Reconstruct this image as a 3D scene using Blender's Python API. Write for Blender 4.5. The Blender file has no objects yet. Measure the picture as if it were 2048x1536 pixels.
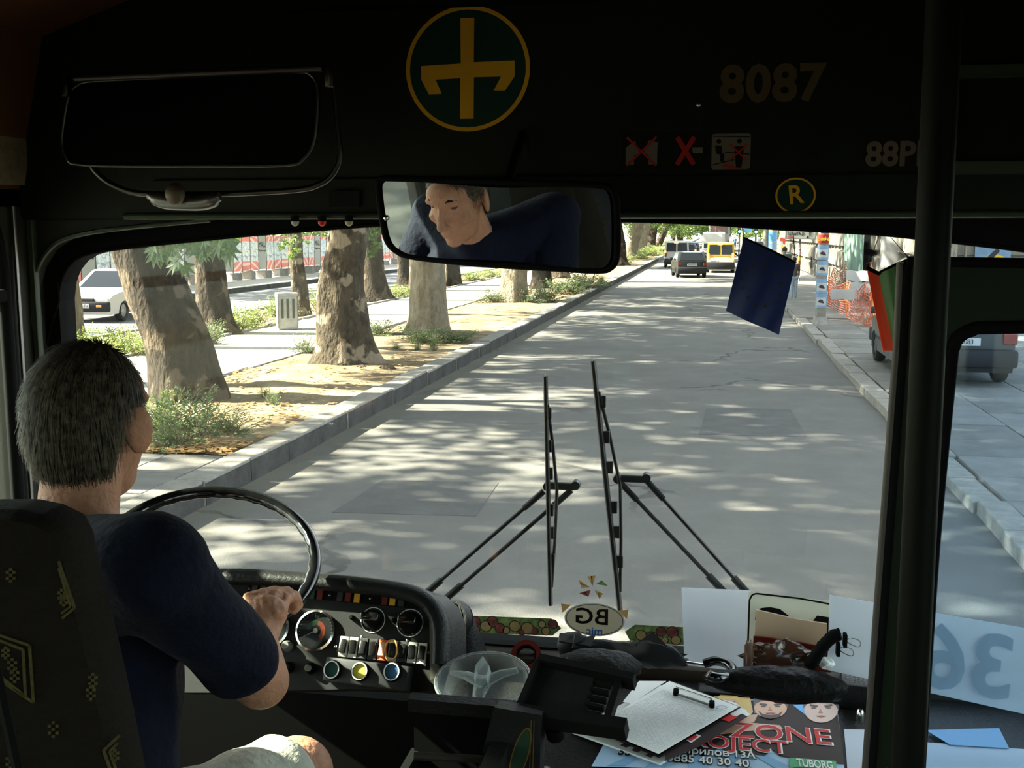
import bpy, bmesh, math, random
from mathutils import Vector, Matrix, Euler, Quaternion
from math import sin, cos, pi, radians, atan2, sqrt
random.seed(7)
sc = bpy.context.scene
COL = sc.collection
# ------------------------------------------------------------------ camera, sky, sun, exposure
FPX = 2160.0
PITCH, YAW = radians(8.04), radians(10.42)
CAM = Vector((0, 0, 2.5))
cd = bpy.data.cameras.new('camera'); cam = bpy.data.objects.new('camera', cd); COL.objects.link(cam)
cam.location = CAM; cam.rotation_euler = (pi/2 - PITCH, 0, YAW)
cd.sensor_width = 36; cd.lens = FPX/2048*36; cd.clip_start = .03; cd.clip_end = 2000
sc.camera = cam
world = bpy.data.worlds.new('world'); sc.world = world; world.use_nodes = True
wn = world.node_tree; wn.nodes.clear()
sky = wn.nodes.new('ShaderNodeTexSky'); sky.sky_type = 'NISHITA'; sky.sun_disc = False
sky.sun_elevation = radians(37); sky.sun_rotation = radians(-93); sky.air_density = 1.0; sky.dust_density = 1.2; sky.altitude = 200
bg = wn.nodes.new('ShaderNodeBackground'); bg.inputs[1].default_value = 0.19
wo = wn.nodes.new('ShaderNodeOutputWorld'); hs = wn.nodes.new('ShaderNodeHueSaturation'); hs.inputs['Saturation'].default_value = .32; wn.links.new(sky.outputs[0], hs.inputs['Color']); wn.links.new(hs.outputs[0], bg.inputs[0]); wn.links.new(bg.outputs[0], wo.inputs[0])
sd = bpy.data.lights.new('sun', 'SUN'); sd.energy = 12.0; sd.angle = radians(.8); sd.color = (1, .90, .74)
sun = bpy.data.objects.new('sun', sd); COL.objects.link(sun)
SUN = Vector((-.80, -.08, .60)).normalized()
sun.rotation_euler = SUN.to_track_quat('Z', 'Y').to_euler()
sc.view_settings.view_transform = 'Standard'; sc.view_settings.look = 'None'
sc.view_settings.gamma = 1; sc.view_settings.use_curve_mapping = False
sc.view_settings.exposure = 2.42
sc.cycles.max_bounces = 10; sc.cycles.transparent_max_bounces = 24; sc.cycles.caustics_reflective = False; sc.cycles.caustics_refractive = False
# ------------------------------------------------------------------ helpers
RM = cam.rotation_euler.to_matrix()
def ray(px, py): return RM @ Vector(((px-1024)/FPX, (768-py)/FPX, -1))
def P(px, py, X=None, Y=None, Z=None, D=None):
    d = ray(px, py)
    if X is not None: t = X/d.x
    elif Y is not None: t = Y/d.y
    elif Z is not None: t = (Z-CAM.z)/d.z
    else: t = D
    return CAM + d*t
def PX(p):
    q = RM.transposed() @ (Vector(p)-CAM)
    return (1024+FPX*q.x/-q.z, 768-FPX*q.y/-q.z)
# ------------------------------------------------------------------ materials
MATS = {}
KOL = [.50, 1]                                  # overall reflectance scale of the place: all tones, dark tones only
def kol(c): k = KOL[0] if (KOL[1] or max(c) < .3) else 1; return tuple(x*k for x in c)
def mat(name, col, rough=.6, metal=0, var=0, scale=8, bump=0, bscale=30, spec=.5, emit=None, estr=1, stretch=(1,1,1), col2=None, coat=0, bdist=.02):
    if name in MATS: return MATS[name]
    if spec == .5 and metal == 0: spec = .12 if rough >= .55 else (.5 if KOL[1] else .2)
    col = kol(col); col2 = kol(col2) if col2 else None
    m = bpy.data.materials.new(name); m.use_nodes = True; nt = m.node_tree; b = nt.nodes['Principled BSDF']
    b.inputs['Base Color'].default_value = (*col, 1); b.inputs['Roughness'].default_value = rough; b.inputs['Metallic'].default_value = metal
    b.inputs['Specular IOR Level'].default_value = spec
    if coat: b.inputs['Coat Weight'].default_value = coat
    if emit: b.inputs['Emission Color'].default_value = (*emit, 1); b.inputs['Emission Strength'].default_value = estr
    if var or col2 or bump:
        tc = nt.nodes.new('ShaderNodeTexCoord'); mp = nt.nodes.new('ShaderNodeMapping'); mp.inputs['Scale'].default_value = stretch
        nt.links.new(tc.outputs['Object'], mp.inputs[0])
    if var or col2:
        nz = nt.nodes.new('ShaderNodeTexNoise'); nz.inputs['Scale'].default_value = scale; nz.inputs['Detail'].default_value = 6; nz.inputs['Roughness'].default_value = .65
        nt.links.new(mp.outputs[0], nz.inputs[0])
        cr = nt.nodes.new('ShaderNodeValToRGB'); cr.color_ramp.elements[0].position = .35; cr.color_ramp.elements[1].position = .65
        c1 = tuple(c*(1-var) for c in col); c2 = col2 or tuple(min(1, c*(1+var)) for c in col)
        cr.color_ramp.elements[0].color = (*c1, 1); cr.color_ramp.elements[1].color = (*c2, 1)
        nt.links.new(nz.outputs[0], cr.inputs[0]); nt.links.new(cr.outputs[0], b.inputs['Base Color'])
    if bump:
        n2 = nt.nodes.new('ShaderNodeTexNoise'); n2.inputs['Scale'].default_value = bscale; n2.inputs['Detail'].default_value = 5
        nt.links.new(mp.outputs[0], n2.inputs[0])
        bp = nt.nodes.new('ShaderNodeBump'); bp.inputs['Strength'].default_value = min(1, bump); bp.inputs['Distance'].default_value = bdist
        nt.links.new(n2.outputs[0], bp.inputs['Height']); nt.links.new(bp.outputs[0], b.inputs['Normal'])
    MATS[name] = m
    return m
def glass(name, tint=(1,1,1), refl=.06, haze=0, hcol=(.8,.8,.8)):
    if name in MATS: return MATS[name]
    m = bpy.data.materials.new(name); m.use_nodes = True; nt = m.node_tree; nt.nodes.clear()
    o = nt.nodes.new('ShaderNodeOutputMaterial'); t = nt.nodes.new('ShaderNodeBsdfTransparent'); t.inputs[0].default_value = (*tint, 1)
    g = nt.nodes.new('ShaderNodeBsdfGlossy'); g.inputs['Roughness'].default_value = .02
    lw = nt.nodes.new('ShaderNodeLayerWeight'); lw.inputs[0].default_value = .25
    mu = nt.nodes.new('ShaderNodeMath'); mu.operation = 'MULTIPLY_ADD'; mu.inputs[1].default_value = refl*5; mu.inputs[2].default_value = refl*.5; mu.use_clamp = True
    nt.links.new(lw.outputs['Fresnel'], mu.inputs[0])
    mx = nt.nodes.new('ShaderNodeMixShader'); nt.links.new(mu.outputs[0], mx.inputs[0])
    if haze:
        d = nt.nodes.new('ShaderNodeBsdfTranslucent'); d.inputs[0].default_value = (*hcol, 1)
        nz = nt.nodes.new('ShaderNodeTexNoise'); nz.inputs['Scale'].default_value = 3.5; nz.inputs['Detail'].default_value = 8
        m2 = nt.nodes.new('ShaderNodeMath'); m2.operation = 'MULTIPLY'; m2.inputs[1].default_value = haze*2; nt.links.new(nz.outputs[0], m2.inputs[0])
        mm = nt.nodes.new('ShaderNodeMixShader'); nt.links.new(m2.outputs[0], mm.inputs[0]); nt.links.new(t.outputs[0], mm.inputs[1]); nt.links.new(d.outputs[0], mm.inputs[2])
        nt.links.new(mm.outputs[0], mx.inputs[1])
    else: nt.links.new(t.outputs[0], mx.inputs[1])
    nt.links.new(g.outputs[0], mx.inputs[2]); nt.links.new(mx.outputs[0], o.inputs[0])
    MATS[name] = m
    return m
def leafmat(name, c1, c2, trans=.35, scale=1.5):
    if name in MATS: return MATS[name]
    c1, c2 = kol(c1), kol(c2)
    m = bpy.data.materials.new(name); m.use_nodes = True; nt = m.node_tree; nt.nodes.clear()
    o = nt.nodes.new('ShaderNodeOutputMaterial'); d = nt.nodes.new('ShaderNodeBsdfPrincipled'); d.inputs['Roughness'].default_value = .5; t = nt.nodes.new('ShaderNodeBsdfTranslucent')
    tc = nt.nodes.new('ShaderNodeTexCoord'); nz = nt.nodes.new('ShaderNodeTexNoise'); nz.inputs['Scale'].default_value = scale; nt.links.new(tc.outputs['Object'], nz.inputs[0])
    cr = nt.nodes.new('ShaderNodeValToRGB'); cr.color_ramp.elements[0].position = .3; cr.color_ramp.elements[1].position = .7
    cr.color_ramp.elements[0].color = (*c1, 1); cr.color_ramp.elements[1].color = (*c2, 1); nt.links.new(nz.outputs[0], cr.inputs[0])
    mx = nt.nodes.new('ShaderNodeMixShader'); mx.inputs[0].default_value = trans
    nt.links.new(cr.outputs[0], d.inputs['Base Color']); nt.links.new(cr.outputs[0], t.inputs[0])
    nt.links.new(d.outputs[0], mx.inputs[1]); nt.links.new(t.outputs[0], mx.inputs[2]); nt.links.new(mx.outputs[0], o.inputs[0])
    MATS[name] = m
    return m
# ------------------------------------------------------------------ mesh building
def fr(o, u, v):                                 # frame: origin, u, v, n
    u = Vector(u).normalized(); v = Vector(v); v = (v-u*v.dot(u)).normalized(); n = u.cross(v)
    M = Matrix.Identity(4)
    for i, a in enumerate((u, v, n)): M[0][i], M[1][i], M[2][i] = a
    M.translation = Vector(o)
    return M
def FB(o, roll=0): return fr(o, (cos(roll), 0, sin(roll)), (-sin(roll), 0, cos(roll)))   # u=+X v=+Z n=-Y : faces the rear
def FT(o, a=0): return fr(o, (cos(a), sin(a), 0), (-sin(a), cos(a), 0))                   # lies flat, n=+Z
class MB:
    def __init__(s): s.v = []; s.f = []; s.k = []; s.mi = 0
    def add(s, vs, fs, M=None):
        n = len(s.v); s.v += [(M @ Vector(p)) if M is not None else Vector(p) for p in vs]
        s.f += [tuple(i+n for i in f) for f in fs]; s.k += [s.mi]*len(fs); return s
    def m(s, i): s.mi = i; return s
    def box(s, c, d, M=None, taper=None):
        x, y, z = d[0]/2, d[1]/2, d[2]/2; tx, ty = taper or (1, 1)
        vs = [(c[0]+a*x*(tx if e > 0 else 1), c[1]+b*y*(ty if e > 0 else 1), c[2]+e*z) for e in (-1, 1) for b in (-1, 1) for a in (-1, 1)]
        return s.add(vs, [(0,2,3,1), (4,5,7,6), (0,1,5,4), (2,6,7,3), (0,4,6,2), (1,3,7,5)], M)
    def rbox(s, c, d, r=.01, M=None, seg=2):
        bm = bmesh.new(); bmesh.ops.create_cube(bm, size=1)
        for v in bm.verts: v.co = Vector((v.co.x*d[0], v.co.y*d[1], v.co.z*d[2]))
        bmesh.ops.bevel(bm, geom=bm.edges[:], offset=min(r, min(d)*.49), segments=seg, profile=.5, affect='EDGES')
        bm.verts.index_update(); s.add([v.co+Vector(c) for v in bm.verts], [tuple(v.index for v in f.verts) for f in bm.faces], M); bm.free(); return s
    def prism(s, poly, z0, z1, M=None, top=1, off=(0,0)):
        n = len(poly); vs = [(p[0], p[1], z0) for p in poly]+[(p[0]*top+off[0], p[1]*top+off[1], z1) for p in poly]
        a = sum(poly[i][0]*poly[(i+1) % n][1]-poly[(i+1) % n][0]*poly[i][1] for i in range(n))
        fs = [tuple(range(n))[::-1], tuple(range(n, 2*n))]+[(i, (i+1) % n, n+(i+1) % n, n+i) for i in range(n)]
        if a < 0: fs = [f[::-1] for f in fs]
        return s.add(vs, fs, M)
    def ring(s, outer, inner, z0, z1, M=None):      # same count polygons
        n = len(outer); vs = [(*p, z) for z in (z0, z1) for pl in (outer, inner) for p in pl]
        fs = []
        for i in range(n):
            j = (i+1) % n
            fs += [(2*n+i, 2*n+j, 3*n+j, 3*n+i), (i, n+i, n+j, j), (i, j, 2*n+j, 2*n+i), (n+i, 3*n+i, 3*n+j, n+j)]
        return s.add(vs, fs, M)
    def tube(s, pts, r, n=8, cap=True, M=None, flat=1, up=None):
        pts = [Vector(p) for p in pts]; rs = r if hasattr(r, '__len__') else [r]*len(pts); vs = []; prev = None
        for i, p in enumerate(pts):
            t = ((pts[min(i+1, len(pts)-1)]-p).normalized()+(p-pts[max(i-1, 0)]).normalized()).normalized()
            if prev is None:
                a = Vector(up) if up else (Vector((0,0,1)) if abs(t.z) < .9 else Vector((1,0,0)))
            else: a = prev
            a = (a-t*a.dot(t)).normalized(); b = t.cross(a); prev = a
            vs += [p+(a*cos(2*pi*k/n)+b*sin(2*pi*k/n)*flat)*rs[i] for k in range(n)]
        fs = [(i*n+k, i*n+(k+1) % n, (i+1)*n+(k+1) % n, (i+1)*n+k) for i in range(len(pts)-1) for k in range(n)]
        if cap: fs += [tuple(range(n))[::-1], tuple(range((len(pts)-1)*n, len(pts)*n))]
        return s.add(vs, fs, M)
    def lathe(s, prof, M=None, n=20, a0=0, a1=2*pi):   # prof (r,z)
        full = abs(a1-a0-2*pi) < 1e-6; c = n if full else n+1
        vs = [(r*cos(a0+(a1-a0)*k/n), r*sin(a0+(a1-a0)*k/n), z) for r, z in prof for k in range(c)]
        fs = []
        for i in range(len(prof)-1):
            for k in range(n):
                k2 = (k+1) % c
                fs.append((i*c+k, i*c+k2, (i+1)*c+k2, (i+1)*c+k))
        return s.add(vs, fs, M)
    def disc(s, c, r, z0, z1, M=None, n=24, ry=None):
        return s.prism([(c[0]+r*cos(2*pi*k/n), c[1]+(ry or r)*sin(2*pi*k/n)) for k in range(n)], z0, z1, M)
    def ell(s, c, d, M=None, n=12, h=8):
        vs = [(c[0], c[1], c[2]-d[2])]+[(c[0]+d[0]*sin(pi*i/h)*cos(2*pi*k/n), c[1]+d[1]*sin(pi*i/h)*sin(2*pi*k/n), c[2]-d[2]*cos(pi*i/h)) for i in range(1, h) for k in range(n)]+[(c[0], c[1], c[2]+d[2])]
        fs = [(0, 1+(k+1) % n, 1+k) for k in range(n)]
        for i in range(h-2): fs += [(1+i*n+k, 1+i*n+(k+1) % n, 1+(i+1)*n+(k+1) % n, 1+(i+1)*n+k) for k in range(n)]
        L = len(vs)-1; fs += [(L, 1+(h-2)*n+k, 1+(h-2)*n+(k+1) % n) for k in range(n)]
        return s.add(vs, fs, M)
    def grid(s, fn, nu, nv, close_u=False):
        c = nu if close_u else nu+1
        vs = [fn(i/nu, j/nv) for j in range(nv+1) for i in range(c)]
        return s.add(vs, [(j*c+i, j*c+(i+1) % c, (j+1)*c+(i+1) % c, (j+1)*c+i) for j in range(nv) for i in range(nu)])
    def sheet(s, pts, t):                        # planar polygon of 3D points thickened by t along its normal
        pts = [Vector(p) for p in pts]; n = (pts[1]-pts[0]).cross(pts[2]-pts[0]).normalized()
        k = len(pts); return s.add(pts+[p+n*t for p in pts], [tuple(range(k))[::-1], tuple(range(k, 2*k))]+[(i, (i+1) % k, k+(i+1) % k, k+i) for i in range(k)])
    def text(s, txt, size, z0, z1, M=None, align='CENTER', bold=0, sx=1, shear=0, space=1):
        cu = bpy.data.curves.new('t', 'FONT'); cu.body = txt; cu.size = size; cu.align_x = align; cu.align_y = 'CENTER'; cu.extrude = (z1-z0)/2; cu.offset = bold; cu.shear = shear; cu.space_character = space
        cu.resolution_u = 3
        ob = bpy.data.objects.new('t', cu); me = bpy.data.meshes.new_from_object(ob)
        s.add([(v.co.x*sx, v.co.y, v.co.z+(z0+z1)/2) for v in me.vertices], [tuple(p.vertices) for p in me.polygons], M)
        bpy.data.objects.remove(ob); bpy.data.curves.remove(cu); bpy.data.meshes.remove(me); return s
def wpos(o):
    p = Vector((0, 0, 0))
    while o is not None: p = p+o.location; o = o.parent
    return p
def obj(name, mb, m, parent=None, smooth=None, recalc=True, kind=None, label=None):
    off = wpos(parent) if parent is not None else Vector((0, 0, 0))
    me = bpy.data.meshes.new(name); me.from_pydata([v-off for v in mb.v], [], mb.f)
    for x in (m if isinstance(m, (list, tuple)) else [m]): me.materials.append(x)
    if any(mb.k): me.polygons.foreach_set('material_index', mb.k)
    if recalc and len(mb.f) < 60000:
        bm = bmesh.new(); bm.from_mesh(me); bmesh.ops.recalc_face_normals(bm, faces=bm.faces); bm.to_mesh(me); bm.free()
    if smooth:
        me.shade_smooth(); me.set_sharp_from_angle(angle=radians(smooth))
    o = bpy.data.objects.new(name, me); COL.objects.link(o); o.parent = parent
    if kind: o['kind'] = kind
    if label: o['label'] = label
    return o
def thing(name, label, cat, loc=(0,0,0), group=None):
    o = bpy.data.objects.new(name, None); COL.objects.link(o); o.location = loc; o.empty_display_size = .05
    o['label'] = label; o['category'] = cat
    if group: o['group'] = group
    return o
def tag(o, label, cat, group=None, kind=None):
    o['label'] = label; o['category'] = cat
    if group: o['group'] = group
    if kind: o['kind'] = kind
    return o
def recenter(o):                                 # put a one-mesh thing's origin at its base
    me = o.data; n = len(me.vertices); xs = [v.co for v in me.vertices]
    c = Vector((sum(p.x for p in xs)/n, sum(p.y for p in xs)/n, min(p.z for p in xs)))
    me.transform(Matrix.Translation(-c)); o.location = c; return o
def single(name, mb, m, label, cat, group=None, smooth=None, kind=None):
    return recenter(tag(obj(name, mb, m, None, smooth), label, cat, group, kind))
def struct(name, mb, m, parent=None, smooth=None, kind=True):
    o = obj(name, mb, m, parent, smooth)
    if parent is None: o['kind'] = 'structure'
    return o
def copy_tree(o, loc=None, rotz=0, label=None, group=None, scale=None):
    kids = {}
    for x in ALLKIDS(o): kids.setdefault(x.parent, []).append(x)
    def go(a, par):
        c = a.copy(); COL.objects.link(c); c.parent = par
        for ch in kids.get(a, []): go(ch, c)
        return c
    r = go(o, None)
    if loc is not None: r.location = loc
    r.rotation_euler = (0, 0, rotz)
    if scale: r.scale = scale if hasattr(scale, '__len__') else (scale,)*3
    if label: r['label'] = label
    if group: r['group'] = group
    return r
def ALLKIDS(o): return list(o.children_recursive)
def blob(prims, voxel, smooth=6, deform=None):   # union of tapered capsules/ellipsoids as ONE continuous skin
    mb = MB()
    for p in prims:
        if p[0] == 'c':
            _, a, b, ra, rb = p[:5]; a = Vector(a); b = Vector(b); L = (b-a).length; ax = (b-a).normalized() if L > 1e-6 else Vector((0,0,1))
            fl = p[5] if len(p) > 5 else (1, 1, None)
            u = Vector(fl[2]) if fl[2] is not None else (Vector((0,0,1)) if abs(ax.z) < .9 else Vector((1,0,0))); u = (u-ax*u.dot(ax)).normalized(); w = ax.cross(u); n = 16; vs = []; prof = []
            for i in range(1, 6): t = pi/2*(1-i/5); prof.append((a-ax*ra*sin(t), ra*cos(t)))
            for i in range(0, 5): t = pi/2*i/5; prof.append((b+ax*rb*sin(t), rb*cos(t)))
            vs = [a-ax*ra]+[q+(u*cos(2*pi*k/n)*fl[0]+w*sin(2*pi*k/n)*fl[1])*r for q, r in prof for k in range(n)]+[b+ax*rb]
            fs = [(0, 1+(k+1) % n, 1+k) for k in range(n)]
            for i in range(len(prof)-1): fs += [(1+i*n+k, 1+i*n+(k+1) % n, 1+(i+1)*n+(k+1) % n, 1+(i+1)*n+k) for k in range(n)]
            E = len(vs)-1; fs += [(E, E-n+k, E-n+(k+1) % n) for k in range(n)]
            mb.add(vs, fs)
        else:
            _, c, d = p[:3]; M = Matrix.Translation(Vector(c)) @ (p[3].to_matrix().to_4x4() if len(p) > 3 else Matrix.Identity(4)); mb.ell((0,0,0), d, M, n=20, h=14)
    me = bpy.data.meshes.new('b'); me.from_pydata([v[:] for v in mb.v], [], mb.f)
    bm = bmesh.new(); bm.from_mesh(me); bmesh.ops.recalc_face_normals(bm, faces=bm.faces); bm.to_mesh(me); bm.free()
    o = bpy.data.objects.new('b', me); COL.objects.link(o)
    r = o.modifiers.new('r', 'REMESH'); r.mode = 'VOXEL'; r.voxel_size = voxel; r.use_smooth_shade = True
    if smooth: q = o.modifiers.new('s', 'SMOOTH'); q.factor = .5; q.iterations = smooth
    dg = bpy.context.evaluated_depsgraph_get(); m2 = bpy.data.meshes.new_from_object(o.evaluated_get(dg)); bpy.data.objects.remove(o)
    out = MB(); out.v = [deform(v.co) if deform else v.co.copy() for v in m2.vertices]; out.f = [tuple(p.vertices) for p in m2.polygons]; out.k = [0]*len(out.f)
    return out
def rrect(w, h, r, n=5, c=(0,0)):
    o = []
    for i, (sx, sy) in enumerate(((1,1), (-1,1), (-1,-1), (1,-1))):
        for k in range(n+1):
            a = pi/2*i+pi/2*k/n; o.append((c[0]+sx*(w/2-r)+r*cos(a), c[1]+sy*(h/2-r)+r*sin(a)))
    return o
def ellipse(a, b, n=32, c=(0,0)): return [(c[0]+a*cos(2*pi*k/n), c[1]+b*sin(2*pi*k/n)) for k in range(n)]
def catmull(pts, k=6, closed=False):
    pts = [Vector(p) for p in pts]; n = len(pts); out = []
    for i in range(n if closed else n-1):
        g = (lambda j: pts[j % n]) if closed else (lambda j: pts[max(0, min(n-1, j))])
        a, b, c, d = g(i-1), g(i), g(i+1), g(i+2)
        for s in range(k):
            t = s/k; out.append(.5*((2*b)+(c-a)*t+(2*a-5*b+4*c-d)*t*t+(3*b-a-3*c+d)*t**3))
    if not closed: out.append(pts[-1])
    return out
def noise3(p, s=1.0):
    from mathutils import noise
    return noise.noise(Vector(p)*s)
def mesh_of(mb, m, smooth=None, recalc=True):
    o = obj('tmp', mb, m, None, smooth, recalc); me = o.data; bpy.data.objects.remove(o); return me
def inst(name, me, parent=None, loc=(0,0,0), rot=(0,0,0), scale=None, kind=None):
    o = bpy.data.objects.new(name, me); COL.objects.link(o); o.parent = parent; o.location = loc; o.rotation_euler = rot
    if scale is not None: o.scale = scale if hasattr(scale, '__len__') else (scale,)*3
    if kind: o['kind'] = kind
    return o
# ------------------------------------------------------------------ exterior: ground
def asphalt(name, base, crackw=.012, patch=.06, cs=.55):
    m = mat(name, base, .93, 0, .10, 1.1, .35, 90); nt = m.node_tree; b = nt.nodes['Principled BSDF']
    tc = nt.nodes.new('ShaderNodeTexCoord'); src = b.inputs['Base Color'].links[0].from_socket
    n0 = nt.nodes.new('ShaderNodeTexNoise'); n0.inputs['Scale'].default_value = 1.7; n0.inputs['Detail'].default_value = 7
    ad = nt.nodes.new('ShaderNodeVectorMath'); ad.operation = 'MULTIPLY_ADD'; ad.inputs[1].default_value = (.9, .9, 0)
    nt.links.new(tc.outputs['Object'], n0.inputs[0]); nt.links.new(n0.outputs['Color'], ad.inputs[0]); nt.links.new(tc.outputs['Object'], ad.inputs[2])
    vo = nt.nodes.new('ShaderNodeTexVoronoi'); vo.feature = 'DISTANCE_TO_EDGE'; vo.inputs['Scale'].default_value = cs*.5; nt.links.new(ad.outputs[0], vo.inputs[0])
    lt = nt.nodes.new('ShaderNodeMapRange'); lt.inputs['From Min'].default_value = crackw*.4; lt.inputs['From Max'].default_value = crackw; nt.links.new(vo.outputs[0], lt.inputs[0])
    nm = nt.nodes.new('ShaderNodeTexNoise'); nm.inputs['Scale'].default_value = .35; nt.links.new(tc.outputs['Object'], nm.inputs[0])
    th = nt.nodes.new('ShaderNodeMapRange'); th.inputs['From Min'].default_value = .5; th.inputs['From Max'].default_value = .6; nt.links.new(nm.outputs[0], th.inputs[0])
    iv = nt.nodes.new('ShaderNodeMath'); iv.operation = 'SUBTRACT'; iv.inputs[0].default_value = 1; nt.links.new(th.outputs[0], iv.inputs[1])
    mxx = nt.nodes.new('ShaderNodeMath'); mxx.operation = 'MAXIMUM'; nt.links.new(lt.outputs[0], mxx.inputs[0]); nt.links.new(iv.outputs[0], mxx.inputs[1])
    vp = nt.nodes.new('ShaderNodeTexVoronoi'); vp.inputs['Scale'].default_value = 260; nt.links.new(tc.outputs['Object'], vp.inputs[0])
    gr = nt.nodes.new('ShaderNodeMapRange'); gr.inputs['To Min'].default_value = .86; gr.inputs['To Max'].default_value = 1.1; nt.links.new(vp.outputs['Color'], gr.inputs[0])
    mr = nt.nodes.new('ShaderNodeMapRange'); mr.inputs['To Min'].default_value = .45; mr.inputs['To Max'].default_value = 1; nt.links.new(mxx.outputs[0], mr.inputs[0])
    mu = nt.nodes.new('ShaderNodeMath'); mu.operation = 'MULTIPLY'; nt.links.new(gr.outputs[0], mu.inputs[0]); nt.links.new(mr.outputs[0], mu.inputs[1])
    mx = nt.nodes.new('ShaderNodeVectorMath'); mx.operation = 'SCALE'; nt.links.new(src, mx.inputs[0]); nt.links.new(mu.outputs[0], mx.inputs['Scale'])
    sx = nt.nodes.new('ShaderNodeSeparateXYZ'); nt.links.new(ad.outputs[0], sx.inputs[0]); dm = nt.nodes.new('ShaderNodeMapRange'); dm.inputs['From Min'].default_value = -3.55; dm.inputs['From Max'].default_value = -4.35; dm.inputs['To Max'].default_value = .75; nt.links.new(sx.outputs[0], dm.inputs[0])
    dx = nt.nodes.new('ShaderNodeMix'); dx.data_type = 'RGBA'; nt.links.new(dm.outputs[0], dx.inputs[0]); nt.links.new(mx.outputs[0], dx.inputs[6]); dx.inputs[7].default_value = (*kol((.30, .27, .20)), 1); nt.links.new(dx.outputs[2], b.inputs['Base Color'])
    return m
M_road = asphalt('asphalt', (.20, .198, .182))
M_patch = mat('asphalt_patch', (.15, .15, .143), .95, 0, .12, 3, .3, 90)
M_froad = mat('far_asphalt', (.30, .30, .30), .9, 0, .08, 1)
M_earth = mat('earth', (.26, .19, .11), .95, 0, .3, 1.6, .8, 25, col2=(.42, .34, .215))
M_kerb = mat('kerb_stone', (.34, .325, .285), .85, 0, .18, 6, .4, 40)
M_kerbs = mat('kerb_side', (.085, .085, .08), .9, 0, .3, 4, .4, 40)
M_slab = mat('paving_slab', (.27, .26, .235), .9, 0, .14, 2.5, .3, 50)
M_slab2 = mat('paving_slab_dark', (.22, .212, .19), .9, 0, .16, 2.5, .3, 50)
M_path = mat('path_slab', (.62, .58, .50), .9, 0, .08, 1.5, .2, 40)
M_conc = mat('concrete', (.42, .40, .36), .9, 0, .2, 5, .4, 30)
M_joint = mat('joint_sand', (.22, .20, .17), .95, 0, .2, 5)
def strip(name, x0, x1, y0, y1, z, m, th=.3):
    mb = MB(); ny = 2 if y1-y0 < 30 else 12
    mb.box(((x0+x1)/2, (y0+y1)/2, z-th/2), (x1-x0, y1-y0, th)); return struct(name, mb, m)
XL, XR = -4.52, 2.36
strip('street_road', XL-.05, XR+.05, -30, 420, 0, M_road)
strip('median_earth', -7.72, XL-.28, -30, 420, .19, M_earth, .35)
# uneven earth relief near
mb = MB()
def ef(u, v):
    x = -7.66+u*2.82; y = 10.3+v*40; return (x, y, .195+.05*max(0, sin(pi*u))*(.5+noise3((x*1.3, y*1.3, 0)))+.012*noise3((x*7, y*7, 3)))
mb.grid(ef, 40, 220); struct('median_soil_surface', mb, M_earth, smooth=180)
path = strip('median_path', -10.6, -7.72, -30, 420, .2, M_path, .4)
strip('median_bed', -13.4, -10.6, -30, 420, .17, M_earth, .35)
strip('far_road', -19.25, -13.4, -30, 420, 0.0, M_froad)
strip('far_sidewalk', -60, -19.25, -30, 420, .15, M_path, .4)
swk = strip('right_sidewalk', XR+.26, 40, -30, 420, .09, M_joint, .35)
# darker repaired patches in the road
mb = MB()
for (a, b_, c, d) in ((-.1, 13.4, 1.3, 2.2), (-3.3, 9.0, 1.3, 1.4), (-1.4, 31, 1.0, 1.2)):
    mb.prism([(a, b_), (a+c, b_+.1), (a+c-.05, b_+d), (a+.08, b_+d-.1)], .0, .004)
struct('road_patch', mb, M_patch)
# kerbs: separate stones
kl = thing('left_kerb', 'long raised kerb of pale stones along the left road edge', 'kerb', (XL, 0, 0)); kl['kind'] = 'structure'
kr = thing('right_kerb', 'low worn kerb of grey stones along the right sidewalk', 'kerb', (XR, 0, 0)); kr['kind'] = 'structure'
rk = random.Random(3)
for side, par, x0, w, h in ((-1, kl, XL, .30, .24), (1, kr, XR, .26, .13)):
    me = None; y = 3.0; n = 0
    while y < 95:
        if me is None:
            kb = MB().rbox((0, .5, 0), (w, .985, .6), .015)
            if side < 0: kb.m(1).box((w/2+.002, .5, -.03), (.006, .975, .6))  # road-facing side coloured darker, its shade put into the colour
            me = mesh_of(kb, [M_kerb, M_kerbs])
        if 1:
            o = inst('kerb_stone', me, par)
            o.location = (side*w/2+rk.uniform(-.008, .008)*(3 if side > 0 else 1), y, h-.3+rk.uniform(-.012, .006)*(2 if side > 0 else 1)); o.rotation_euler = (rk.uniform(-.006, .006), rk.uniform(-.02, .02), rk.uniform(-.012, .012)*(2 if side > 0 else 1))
        y += 1.0; n += 1
    mb = MB().box((side*(w/2)+par.location.x, 250, h-.3), (w, 310, .6)); obj('kerb_run', mb, M_kerb, par)
    mb = MB().box((side*(w/2)+par.location.x, -13, h-.3), (w, 32, .6)); obj('kerb_run', mb, M_kerb, par)
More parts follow.
